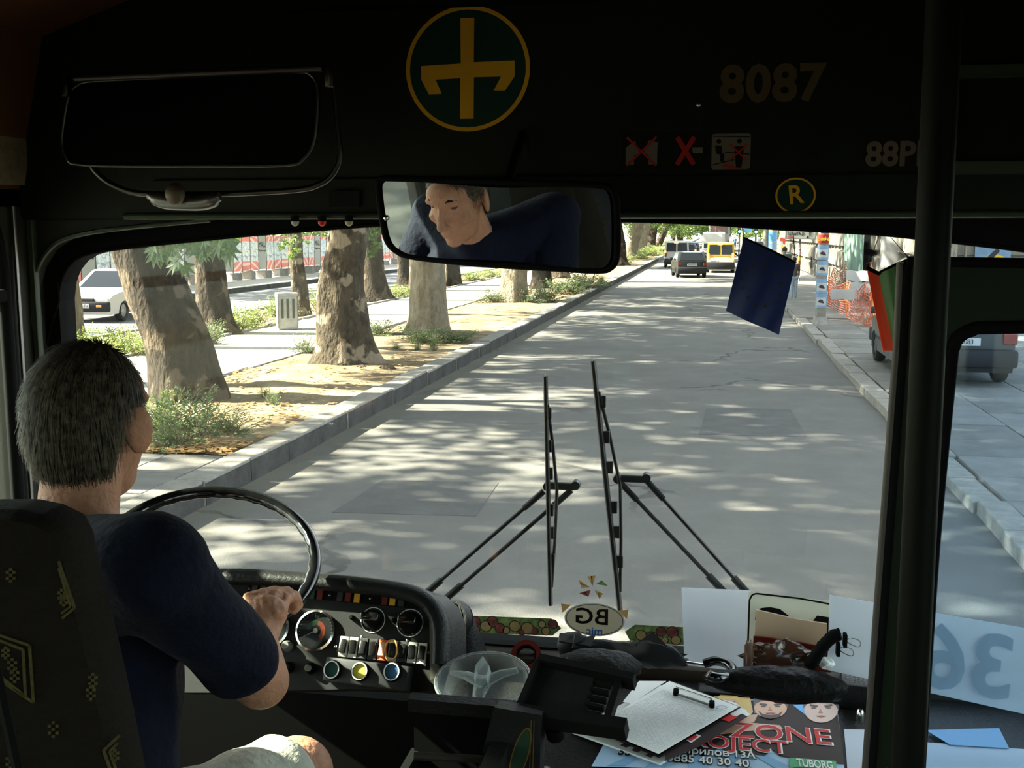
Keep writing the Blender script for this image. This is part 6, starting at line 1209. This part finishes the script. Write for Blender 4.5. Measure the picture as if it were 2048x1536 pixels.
# coin desk front with painted green and yellow ornament
d0, d1 = P(1005, 1425, D=1.82), P(1090, 1440, D=1.82); FD = fr(P(1045, 1490, D=1.80), (1, 0, 0), (0, .18, 1)); dk = thing('fare_desk', 'narrow dark fare desk with green and yellow oval ornament', 'desk', (FD.translation.x, FD.translation.y, .96)); kd = 1.80/FPX
obj('front', MB().prism([(-60*kd, 70*kd), (36*kd, 62*kd), (36*kd, -230*kd), (-130*kd, -230*kd)], -.05, 0, FD), M_shelf, dk)
obj('ornament', MB().ring([(a*1.0-4*kd+b*.25, b-20*kd) for a, b in ellipse(17*kd, 55*kd)], [(a*1.0-4*kd+b*.25, b-20*kd) for a, b in ellipse(14.5*kd, 52*kd)], 0, .001, FD), mat('ornament_yellow', (.26, .15, .02), .5), dk); obj('ornament', MB().prism([(a-4*kd+b*.25, b-20*kd) for a, b in ellipse(14*kd, 51*kd)], 0, .0006, FD), mat('ornament_green', (.015, .06, .03), .5), dk)
for x in (16, 22): obj('stripe', MB().box((x*kd, -40*kd, .0005), (1.2*kd, 180*kd, .001), FD), mat('ornament_yellow', (.26, .15, .02), .5), dk)
# ------------------------------------------------------------------ things on the shelf
def SP(pts, z=0): return [SHF(x, y, z) for x, y in pts]
# poster stack
c0, c1 = SHF(1183, 1530, .004), SHF(1690, 1545, .004); pu = (c1-c0).normalized(); pv = Vector((-pu.y, pu.x, 0)); FPo = fr(c0, pu, pv)
def PL(x, y): p = PP(x, y, c0, (0, 0, 1))-c0; return (p.dot(pu), p.dot(pv))
po_ = thing('club_poster', 'glossy poster with blue rays, red lettering and cropped faces', 'poster', tuple(c0)); X = lambda pts: [PL(*q_) for q_ in pts]
w_ = lambda nm, pts, z, m_, par=None: obj(nm, MB().prism(X(pts), z, z+.0005, FPo), m_, par or po_)
Mbl = mat('print_blue', (.22, .42, .66), .6, spec=.25); Mb2 = mat('print_skyblue', (.42, .60, .80), .6, spec=.25); Mdk = mat('print_dark', (.055, .025, .02), .6, spec=.15); Mrd = mat('print_red', (.62, .02, .02), .6, spec=.15); Mwt = mat('print_white', (.80, .80, .78), .5); Msk = mat('print_skin', (.60, .33, .20), .4); Msk2 = mat('print_skin_pale', (.62, .42, .36), .4); Mhr = mat('print_hair', (.02, .014, .012), .4); Myl = mat('print_blond', (.55, .36, .07), .4); Mgn = mat('print_green', (.01, .32, .10), .4)
w_('sheet', [(1183, 1532), (1690, 1546), (1673, 1404), (1262, 1389)], -.001, Mb2)
c_ = (1400, 1440)
for k, (a, b_, cc, d_) in enumerate((((1240, 1531)), ) if 0 else ((1215, 1531, 1250, 1532), (1290, 1534, 1330, 1535), (1375, 1536, 1420, 1538), (1460, 1539, 1510, 1541), (1560, 1542, 1600, 1543))): w_('ray', [(a, b_), (cc, d_), (c_[0]+(cc-1400)*.25, 1470), (c_[0]+(a-1400)*.25, 1470)], .0, Mbl)
w_('dark_field', [(1330, 1500), (1250, 1440), (1262, 1393), (1672, 1408), (1689, 1529), (1560, 1513), (1545, 1499), (1530, 1512), (1450, 1505), (1440, 1492), (1425, 1503)], .0006, Mdk)
def face(cx_, cy, a, b, skin, hair, beard=False):
    f = obj('face', MB().prism(X([(cx_+a*cos(t_), cy+b*sin(t_)) for t_ in [2*pi*k/24 for k in range(24)]]), .0018, .0022, FPo), skin, po_)
    q2 = lambda nm, e, z, m_: obj(nm, MB().prism(X([(cx_+u*a, cy+v*b) for u, v in e]), z, z+.0004, FPo), m_, f)
    q2('hair', [(-1.02, -.1), (-1.05, -.75), (-.5, -1.15), (.5, -1.15), (1.08, -.7), (1.05, .1), (.85, -.35), (.5, -.62), (-.5, -.62), (-.85, -.4)], .0022, hair)
    for s in (-1, 1): q2('brow', [(s*.2, -.30), (s*.62, -.40), (s*.68, -.28), (s*.2, -.2)], .0026, Mhr); q2('eye', [(s*.25, -.14), (s*.42, -.20), (s*.60, -.12), (s*.42, -.04)], .0026, Mhr); 
    q2('mouth', [(-.3, .52), (0, .47), (.3, .52), (0, .62)], .0026, mat('print_lip', (.35, .10, .08), .5)); q2('nose_shade', [(-.04, -.1), (.1, .28), (-.16, .28)], .0024, mat('print_nose', (.42, .22, .14), .5))
    if beard: q2('beard', [(-.72, .35), (-.45, .62), (0, .7), (.45, .62), (.72, .35), (.55, .85), (0, 1.05), (-.55, .85)], .0023, mat('print_beard', (.09, .045, .03), .5))
w_('blue_gap', [(1508, 1398), (1532, 1399), (1520, 1425), (1509, 1428)], .0012, mat('print_cyan', (.05, .35, .75), .4)); w_('blue_gap', [(1575, 1401), (1618, 1403), (1612, 1432), (1590, 1415)], .0012, mat('print_cyan', (.05, .35, .75), .4))
w_('blond_hair', [(1428, 1394), (1500, 1397), (1506, 1425), (1490, 1446), (1462, 1448), (1430, 1430)], .0012, Myl); face(1456, 1414, 22, 22, Msk, Myl)
face(1541, 1417, 33, 22, Msk, Mhr, True); face(1642, 1421, 34, 26, Msk2, Mhr); w_('arm', [(1440, 1452), (1500, 1447), (1560, 1452), (1566, 1460), (1500, 1463), (1440, 1470)], .0014, Msk); w_('arm', [(1478, 1434), (1516, 1430), (1508, 1446), (1480, 1450)], .0014, Msk)
def ptxt(s_, x0, x1, y0, y1, h, m_, z, bold=.0, sx=1):
    a = Vector(PL(x0, y0)); b = Vector(PL(x1, y1)); d = b-a; F_ = FPo @ Matrix.Translation((*((a+b)/2), 0)) @ Matrix.Rotation(atan2(d.y, d.x), 4, 'Z'); mb = MB().text(s_, h, z, z+.0005, None, bold=bold); xs_ = [v.x for v in mb.v]; k_ = d.length/(max(xs_)-min(xs_)); mb.v = [F_ @ Vector((v.x*k_, v.y, v.z)) for v in mb.v]; return obj('lettering', mb, m_, po_)
hh = abs(PL(1570, 1490)[1]-PL(1570, 1455)[1])
ptxt('ZONE', 1458, 1666, 1462, 1479, hh*1.25, Mwt, .002, .0026); ptxt('ZONE', 1462, 1662, 1462, 1479, hh*1.2, Mrd, .0026, .0008)
ptxt('PROJECT', 1352, 1577, 1480, 1499, hh*1.0, Mwt, .002, .0024); ptxt('PROJECT', 1356, 1573, 1480, 1499, hh*.95, Mrd, .0026, .0006)
ptxt('В. Априлов 13А', 1318, 1512, 1499, 1514, hh*.50, Mhr, .0016, .0022); ptxt('В. Априлов 13А', 1320, 1510, 1499, 1514, hh*.48, Mwt, .0024, .0004)
ptxt('0885 40 30 40', 1332, 1500, 1517, 1530, hh*.54, Mhr, .0016, .0022); ptxt('0885 40 30 40', 1334, 1498, 1517, 1530, hh*.52, Mwt, .0024, .0004)
ptxt('33', 1237, 1262, 1504, 1506, hh*.6, Mhr, .0016, .0014)
w_('green_label', [(1580, 1517), (1672, 1524), (1673, 1538), (1580, 1536)], .0016, Mgn); ptxt('TUBORG', 1594, 1666, 1528, 1534, hh*.55, Mwt, .0024, .0008)
# second poster/papers under clipboard
t = thing('printed_leaflet', 'black and white leaflet with red mark under the clipboard', 'paper', tuple(SHF(1320, 1525, .016)))
def flat(nm, pts, h, th, m_, par): return obj(nm, MB().sheet([SHF(x, y, h) for x, y in pts][::-1], th), m_, par)
flat('sheet', [(1138, 1461), (1320, 1527), (1500, 1428), (1470, 1405), (1320, 1370)], .008, .004, Mwt, t)
for pts in ([(1262, 1500), (1275, 1505), (1300, 1488), (1290, 1484)], [(1290, 1511), (1302, 1515), (1322, 1500), (1312, 1496)], [(1240, 1490), (1252, 1495), (1290, 1480), (1275, 1476)], [(1330, 1522), (1400, 1492), (1495, 1433), (1470, 1420), (1400, 1452), (1330, 1495)]): flat('print', pts, .0165, .0005, Mdk, t)
flat('red_print', [(1434, 1436), (1452, 1428), (1476, 1434), (1458, 1444)], .0175, .0005, Mrd, t); flat('white_print', [(1455, 1425), (1480, 1415), (1495, 1422), (1470, 1434)], .0175, .0005, Mwt, t); flat('emblem', [(1368, 1478), (1388, 1466), (1402, 1472), (1382, 1486)], .0175, .0005, Mwt, t); flat('emblem', [(1374, 1478), (1388, 1470), (1396, 1473), (1382, 1482)], .0182, .0005, Mrd, t)
cb = thing('clipboard', 'clipboard with a filled timetable form and metal clip', 'clipboard', tuple(SHF(1316, 1506, .02)))
flat('board', [(1180, 1455), (1318, 1512), (1482, 1414), (1345, 1362)], .019, .004, M_shelf, cb)
flat('form', [(1185, 1452), (1317, 1507), (1477, 1413), (1339, 1362)], .0245, .001, mat('form_paper', (.86, .86, .83), .6, 0, .03, 20), cb); 
A4 = [SHF(x, y, .0262) for x, y in ((1192, 1450), (1316, 1500), (1466, 1414), (1340, 1372))]; M_ln = mat('form_line', (.48, .50, .52), .8); mb = MB(); gp_ = lambda u, v: A4[0].lerp(A4[1], u).lerp(A4[3].lerp(A4[2], u), v)
for k in range(23): a, b = gp_(0, k/22*.9), gp_(1, k/22*.9); mb.tube([a, b], .00025, 4)
for k in range(13): a, b = gp_(k/12, 0), gp_(k/12, .9); mb.tube([a, b], .00022, 4)
obj('grid_lines', mb, M_ln, cb, kind='stuff'); rw = random.Random(2); mb = MB()
for k in range(22):
    for j in range(12):
        if rw.random() < .62: a = gp_((j+.15)/12, (k+.4)/22*.9); b = gp_((j+.15+rw.uniform(.3, .65))/12, (k+.5)/22*.9); mb.tube([a, a.lerp(b, .5)+Vector((0, .001, 0)), b], .0003, 3)
obj('handwriting', mb, mat('form_ink', (.34, .35, .42), .8), cb, kind='stuff')
obj('stamp', MB().ring([(a, b) for a, b in ellipse(.012, .008)], [(a, b) for a, b in ellipse(.0112, .0072)], 0, .0005, FT(SHF(1443, 1415, .027), .3)), mat('stamp_blue', (.2, .24, .5), .7), cb)
ca, cb2 = SHF(1352, 1379, .036), SHF(1424, 1403, .036); clip = obj('clip', MB().tube([ca+Vector((0, .003, .004)), cb2+Vector((0, .003, .004))], .0022, 6), M_chrome, cb, smooth=60); obj('clip_bar', MB().tube([ca-Vector((0, .008, .006)), cb2-Vector((0, .008, .006))], .003, 6), M_steel, clip); 
for q_ in (ca, cb2): obj('clip_end', MB().rbox(q_-Vector((0, .004, .004)), (.012, .02, .012), .003), M_rub, clip)
flat('back_sheet', [(1246, 1403), (1262, 1408), (1332, 1362), (1278, 1362)], .021, .001, Mwt, cb)
# white papers at the right
for lb_, pts, h in (('blank white paper between poster and green post', [(1688, 1460), (1752, 1462), (1740, 1600), (1700, 1600)], .002), ('blank pale paper seen through the partition glass', [(1845, 1486), (2048, 1500), (2160, 1620), (1830, 1620)], .002)): o = obj('paper_sheet', MB().sheet([SHF(x, y, h) for x, y in pts][::-1], .002), mat('paper_bluish', (.52, .56, .64), .6), None); recenter(tag(o, lb_, 'paper'))
o = obj('paper_sheet', MB().sheet([SHF(x, y, .006) for x, y in ((1852, 1461), (1998, 1457), (2018, 1497), (1900, 1490))][::-1], .001), Mbl, None); recenter(tag(o, 'blue printed leaflet on the pale paper at the far right', 'paper'))
# white boards standing against the glass
M_wb = mat('board_white', (.40, .41, .42), .6, 0, .06, 6)
def board(label, pts, Y0, m_, name='sign_board', back=.05):
    v = [P(x, y, Y=Y0+(back if k < 2 else 0)) for k, (x, y) in enumerate(pts)]; return v, thing(name, label, 'sign', tuple((v[2]+v[3])/2))
v, t = board('blank whitish board leaning on the glass left of the framed sign', ((1363, 1175), (1502, 1181), (1497, 1345), (1369, 1330)), 2.37, M_wb); obj('panel', MB().sheet(v, .004), leafmat('board_milky', (.66, .69, .74), (.76, .79, .83), .6, 3), t)
v, t = board('long bluish board whose route number 36 shows mirrored from behind', ((1660, 1190), (2200, 1282), (2200, 1462), (1655, 1340)), 2.20, M_wb, back=.04); obj('panel', MB().sheet(v, .004), leafmat('board_milky', (.66, .69, .74), (.76, .79, .83), .6, 3), t)
nb_ = (v[1]-v[0]).cross(v[3]-v[0]).normalized(); nb_ = nb_ if nb_.y < 0 else -nb_; ub = (v[1]-v[0]).normalized(); vb = -ub.cross(nb_) if ub.cross(nb_).z < 0 else ub.cross(nb_)
cc = PP(1935, 1330, v[0]+nb_*.005, nb_); Mm = Matrix.Identity(4)
for i, a in enumerate((-ub, vb, nb_)): Mm[0][i], Mm[1][i], Mm[2][i] = a
Mm.translation = cc; obj('lettering', MB().text('36', .175, 0, .0006, Mm, bold=.004, sx=1.05), leafmat('ghost_blue', (.46, .54, .63), (.50, .58, .67), .55, 3), t)
v, t = board('square sign with black rounded border and number 21, half covered', ((1497, 1184), (1690, 1205), (1682, 1320), (1492, 1300)), 2.31, M_wb); obj('panel', MB().sheet(v, .004), leafmat('sign_cream', (.70, .70, .62), (.74, .74, .66), .55, 3), t)
nb_ = (v[1]-v[0]).cross(v[3]-v[0]).normalized(); nb_ = nb_ if nb_.y < 0 else -nb_; ub = (v[1]-v[0]).normalized(); vb = ub.cross(nb_); vb = vb if vb.z > 0 else -vb; O_ = v[0]+nb_*.0045; FQ = fr(O_, ub, vb); 
if FQ.to_3x3().col[2].dot(nb_) < 0: FQ = fr(O_, ub, -vb)
def QL(x, y): p = PP(x, y, O_, nb_)-O_; return (p.dot(FQ.to_3x3().col[0]), p.dot(FQ.to_3x3().col[1]))
brd = [QL(*q_) for q_ in ((1494, 1340), (1499, 1200), (1504, 1190), (1512, 1187), (1600, 1197), (1675, 1211), (1684, 1218), (1683, 1340))]
mb = MB(); 
for i in range(7): bar(mb, brd[i], brd[i+1], .0038, 0, .0006, FQ)
obj('border', mb, M_sblk, t)
obj('lettering', MB().prism([QL(*q_) for q_ in ((1510, 1240), (1512, 1224), (1522, 1216), (1540, 1214), (1560, 1218), (1578, 1232), (1578, 1260), (1565, 1260), (1562, 1240), (1545, 1230), (1530, 1231), (1522, 1240))], 0, .0006, FQ).prism([QL(*q_) for q_ in ((1625, 1243), (1634, 1231), (1661, 1235), (1655, 1290), (1640, 1288), (1643, 1245))], 0, .0006, FQ), M_sblk, t)
# envelope, red pack, wrap
def slabY(name, label, cat, pts, Y0, m_, th=.006, lean=.03):
    v = [P(x, y, Y=Y0+lean*(1-(y-min(q_[1] for q_ in pts))/(max(q_[1] for q_ in pts)-min(q_[1] for q_ in pts)+1))) for x, y in pts]; mb = MB(); n = len(v); mb.add(v+[p+Vector((0, th, 0)) for p in v], [tuple(range(n)), tuple(range(n, 2*n))[::-1]]+[(i, (i+1) % n, n+(i+1) % n, n+i) for i in range(n)]); return single(name, mb, m_, label, cat)
slabY('envelope', 'beige card envelope in front of the number sign', 'envelope', [(1513, 1220), (1590, 1238), (1654, 1248), (1652, 1340), (1505, 1330)], 2.27, leafmat('envelope_beige', (.62, .46, .32), (.68, .52, .36), .4, 3))
slabY('wrapper', 'dark red packet with wavy top in front of the envelope', 'packet', [(1507, 1273), (1540, 1276), (1575, 1283), (1600, 1285), (1622, 1290), (1660, 1297), (1662, 1345), (1505, 1340)], 2.245, mat('packet_red', (.22, .02, .012), .3), lean=.02)
rp = random.Random(6); 
def crumple(name, label, cat, px, py, rx, ry, rz_, Y0, m_, seed=0, amp=.35, name2=None):
    c = P(px, py, Y=Y0); mb = MB().ell((0, 0, 0), (rx, ry, rz_), n=26, h=16); mb.v = [c+v*(1+amp*noise3((v.x/rx*1.4*(rx/.03)**.6+seed, v.y/ry*1.4, v.z/rz_*1.4))+amp*.6*noise3((v.x/rx*3.4*(rx/.03)**.6+seed, v.y/ry*3.2, v.z/rz_*3.2))) for v in mb.v]
    for v in mb.v: v.z = max(v.z, ZS+.002)
    return single(name, mb, m_, label, cat, smooth=45)
crumple('wrapper', 'crinkled brown transparent snack wrapper before the red packet', 'packet', 1555, 1310, .065, .018, .030, 2.22, mat('wrap_brown', (.13, .05, .025), .22, 0, .3, 40, spec=.8), 3, .5)
crumple('wrapper', 'pinkish crinkled strip of wrapper at the sign\'s left foot', 'packet', 1496, 1310, .009, .006, .032, 2.21, mat('wrap_pink', (.28, .14, .09), .25, spec=.8), 5, .5)
crumple('tissue', 'white crumpled tissue beside the binder clip', 'paper', 1650, 1325, .014, .008, .010, 2.2, Mwt, 8, .6)
st_ = catmull([P(x, y, Y=2.19) for x, y in ((1618, 1335), (1632, 1312), (1650, 1288), (1668, 1272), (1682, 1268))], 6); fz = MB().tube(st_, [.009, .012]+[.013]*(len(st_)-3)+[.008], 10); fz.v = [v+Vector((noise3((v.x*200, v.y*200, v.z*200)), 0, noise3((v.z*210, v.x*200, 3))))*.003 for v in fz.v]; single('fuzzy_strap', fz, M_rub, 'black fuzzy strap leaning on the framed sign', 'strap', smooth=60)
for x, y, lb_ in ((1690, 1280, 'black binder clip on the framed sign\'s edge, upper wire handle'), (1676, 1298, 'second binder clip on the framed sign, lower one')):
    c = P(x, y, Y=2.20); t = thing('binder_clip', lb_, 'clip', tuple(c)); obj('body', MB().rbox(c, (.008, .02, .028), .002), M_rub, t); obj('wire_handle', MB().tube(catmull([c, c+Vector((.014, -.004, .006)), c+Vector((.028, -.006, .002)), c+Vector((.028, -.006, -.010)), c+Vector((.014, -.004, -.008)), c], 4), .0011, 6), M_chrome, t, smooth=60)
# black umbrella with crook handle
t = thing('umbrella', 'folded black umbrella with curved glossy handle lying under the glass', 'umbrella', tuple(SHF(1260, 1350))); U = lambda x, y, d=2.2: P(x, y, Y=d)
ax = catmull([U(1118, 1292, 2.28), U(1160, 1292, 2.27), U(1230, 1298, 2.25), U(1310, 1310, 2.22), U(1375, 1326, 2.2)], 6); mb = MB().tube(ax, [.012]+[.022+.006*sin(i*.5) for i in range(len(ax)-3)]+[.012, .008], 14); mb.v = [v+Vector((0, noise3((v.x*40, v.y*60, v.z*60))*.008, noise3((v.x*30, v.y*50+4, v.z*60))*.010)) for v in mb.v]; obj('canopy', mb, mat('umbrella_cloth', (.012, .012, .013), .6, spec=.3), t, smooth=50)
fl_ = MB()
for a, b_, c in (((1150, 1268), (1200, 1290), (1145, 1296)), ((1270, 1290), (1305, 1262), (1335, 1292)), ((1290, 1300), (1376, 1308), (1330, 1330)), ((1118, 1282), (1190, 1270), (1180, 1292))): q_ = [U(*a, 2.22), U(*b_, 2.24), U(*c, 2.21)]; fl_.sheet(q_, .004)
obj('cloth_fold', fl_, mat('umbrella_cloth', (.012, .012, .013), .6), t, kind='stuff'); obj('shaft', MB().tube([U(1372, 1325, 2.2), U(1412, 1331, 2.19)], .004, 8), M_chrome, t, smooth=60)
hk_ = catmull([U(1408, 1328, 2.19), U(1430, 1322, 2.19), U(1452, 1326, 2.18), U(1466, 1340, 2.16), U(1462, 1352, 2.13), U(1440, 1356, 2.10), U(1420, 1352, 2.10), U(1414, 1348, 2.10)], 5); obj('handle', MB().tube(hk_, [.010]*(len(hk_)-3)+[.012, .012, .008], 12), mat('gloss_black', (.01, .01, .01), .12, spec=.8), t, smooth=60)
crumple('leather_bag', 'slack black leather bag on the shelf before the signs', 'bag', 1560, 1368, .135, .045, .034, 2.13, mat('leather_black', (.010, .009, .009), .45, 0, 0, 8, .3, 60, spec=.1), 12, .16)
crumple('case', 'black soft case lying behind the ticket tray', 'case', 1200, 1328, .085, .05, .028, 2.16, mat('case_black', (.028, .026, .024), .6, 0, .1, 20, .3, 90), 14, .12)
single('tray_mat', MB().rbox(SHF(1540, 1388, .006), (.32, .05, .010), .004), M_dash, 'thin glossy black strip under the leather bag', 'mat', smooth=40)
# red tape roll
c = SHF(1050, 1318, .028)+Vector((0, .02, 0)); Fr = fr(c, (1, .1, 0), (0, .55, .8)); t = thing('tape_roll', 'roll of dark red tape with black core', 'tape', tuple(c-Vector((0, 0, .028)))); obj('tape', MB().ring(ellipse(.036, .036, 28), ellipse(.024, .024, 28), -.012, .012, Fr), mat('tape_red', (.20, .03, .02), .35), t, smooth=40); obj('core', MB().ring(ellipse(.024, .024, 28), ellipse(.021, .021, 28), -.012, .0125, Fr), M_rub, t)
# clear plastic food tray
PCn = P(965, 1360, D=2.05); t = thing('plastic_tray', 'clear plastic round food tray with inner dividers', 'container', tuple(PCn-Vector((0, 0, .03)))); kp = 2.05/FPX; FPp = fr(PCn, (.99, .02, .09), (-.05, .82, .55))
M_clear = bpy.data.materials.new('clear_plastic'); M_clear.use_nodes = True; nt = M_clear.node_tree; nt.nodes.clear(); oo = nt.nodes.new('ShaderNodeOutputMaterial'); tt = nt.nodes.new('ShaderNodeBsdfTransparent'); tt.inputs[0].default_value = (.86, .9, .9, 1); gg = nt.nodes.new('ShaderNodeBsdfPrincipled'); gg.inputs['Base Color'].default_value = (.55, .58, .58, 1); gg.inputs['Roughness'].default_value = .12; lw_ = nt.nodes.new('ShaderNodeLayerWeight'); lw_.inputs[0].default_value = .35; mm = nt.nodes.new('ShaderNodeMath'); mm.operation = 'MULTIPLY_ADD'; mm.inputs[1].default_value = .65; mm.inputs[2].default_value = .10; mx = nt.nodes.new('ShaderNodeMixShader')
nt.links.new(lw_.outputs['Facing'], mm.inputs[0]); nt.links.new(mm.outputs[0], mx.inputs[0]); nt.links.new(tt.outputs[0], mx.inputs[1]); nt.links.new(gg.outputs[0], mx.inputs[2]); nt.links.new(mx.outputs[0], oo.inputs[0])
def bowl(rx, ry, d, n=36): 
    mb = MB(); prof = [(1.06, 0), (1.0, .001), (.97, -.004), (.90, -d*.7), (.80, -d), (.01, -d)]; vs = [FPp @ Vector((r*rx*cos(2*pi*k/n), r*ry*sin(2*pi*k/n), z)) for r, z in prof for k in range(n)]; return mb.add(vs, [(i*n+k, i*n+(k+1) % n, (i+1)*n+(k+1) % n, (i+1)*n+k) for i in range(len(prof)-1) for k in range(n)])
obj('bowl', bowl(92*kp, 62*kp, .045), M_clear, t, smooth=40); obj('rim', MB().tube([FPp @ Vector((1.06*92*kp*cos(a), 1.06*62*kp*sin(a), 0)) for a in [2*pi*k/36 for k in range(37)]], .0022, 6, False), M_clear, t, smooth=60)
for a in (.6, 2.6, 4.6): obj('divider', MB().tube([FPp @ Vector((0, 0, -.008)), FPp @ Vector((cos(a)*80*kp*.55, sin(a)*52*kp*.55, -.004)), FPp @ Vector((cos(a)*80*kp, sin(a)*52*kp, -.012))], [.010, .007, .005], 8, flat=1.8), M_clear, t, smooth=60)
obj('divider_peak', MB().prism([(-.012, -.01), (.012, -.01), (.014, .02), (0, .04), (-.012, .02)], -.005, .02, FPp), M_clear, t)
# black ticket tray with slots
TO = P(1145, 1395, D=1.86); TN = Vector((-.10, -.45, .88)).normalized()
def TQ(x, y): p = PP(x, y, TO, TN)-TO; return (p.dot(FTk.to_3x3().col[0]), p.dot(FTk.to_3x3().col[1]))
FTk = fr(TO, (1, 0, .11), (0, 1, .45)); FTk = fr(TO, Vector((1, 0, 0))-TN*TN.x, TN.cross(Vector((1, 0, 0))-TN*TN.x))
t = thing('ticket_tray', 'black ribbed ticket tray with finger slots, raised over the shelf', 'tray', tuple(TO-Vector((0, 0, .04)))); M_tray = mat('tray_black', (.014, .014, .014), .5, 0, .15, 40, spec=.12); Tq = lambda pts: [TQ(*q_) for q_ in pts]
obj('plate', MB().prism(Tq([(1082, 1330), (1190, 1352), (1172, 1440), (1042, 1428)]), -.006, 0, FTk), mat('tray_plate', (.028, .03, .03), .55, 0, .2, 40), t)
for nm, a, b_, w, h in (('rail', (1080, 1326), (1270, 1366), .014, .018), ('rail', (1040, 1432), (1254, 1462), .022, .02), ('rail', (1078, 1330), (1036, 1430), .010, .014)): mb = MB(); bar(mb, TQ(*a), TQ(*b_), w, -.012, h, FTk); obj(nm, mb, M_tray, t)
for i in range(5): mb = MB(); bar(mb, TQ(1186-i*5, 1364+i*15), TQ(1222-i*5, 1371+i*15), .006, -.008, .004, FTk); obj('finger', mb, M_tray, t)
mb = MB(); bar(mb, TQ(1240, 1362), TQ(1212, 1452), .012, -.010, .010, FTk); obj('cross_bar', mb, M_tray, t); obj('foot', MB().tube([FTk @ Vector((*TQ(1105, 1445), -.01)), FTk @ Vector((*TQ(1105, 1445), -.035))], .016, 14), M_rub, t, smooth=40); 
# perforated black box and silver cap
c = SHF(1722, 1420, 0)+Vector((0, .06, .028)); t = thing('speaker_box', 'black box with perforated grille beside the green post', 'speaker', tuple(c-Vector((0, 0, .028)))); Rb = Matrix.Translation(c) @ Matrix.Rotation(-.10, 4, 'Z'); obj('case', MB().rbox((0, 0, 0), (.075, .13, .056), .006, Rb), M_dash, t, smooth=40); mb = MB()
for i in range(7):
    for j in range(10): mb.disc((-.028+i*.0093, -.045+j*.0095), .0024, .028, .0285, Rb, 6)
obj('perforation', mb, mat('hole_grey', (.09, .085, .08), .6), t, kind='stuff')
c = SHF(1720, 1438, 0); t = thing('metal_cap', 'small ribbed silver cap on the shelf by the green post', 'cap', tuple(c)); obj('cap', MB().lathe([(0, .022), (.005, .022), (.0075, .018), (.009, .010), (.009, 0)], Matrix.Translation(c), 18), M_chrome, t, smooth=40)
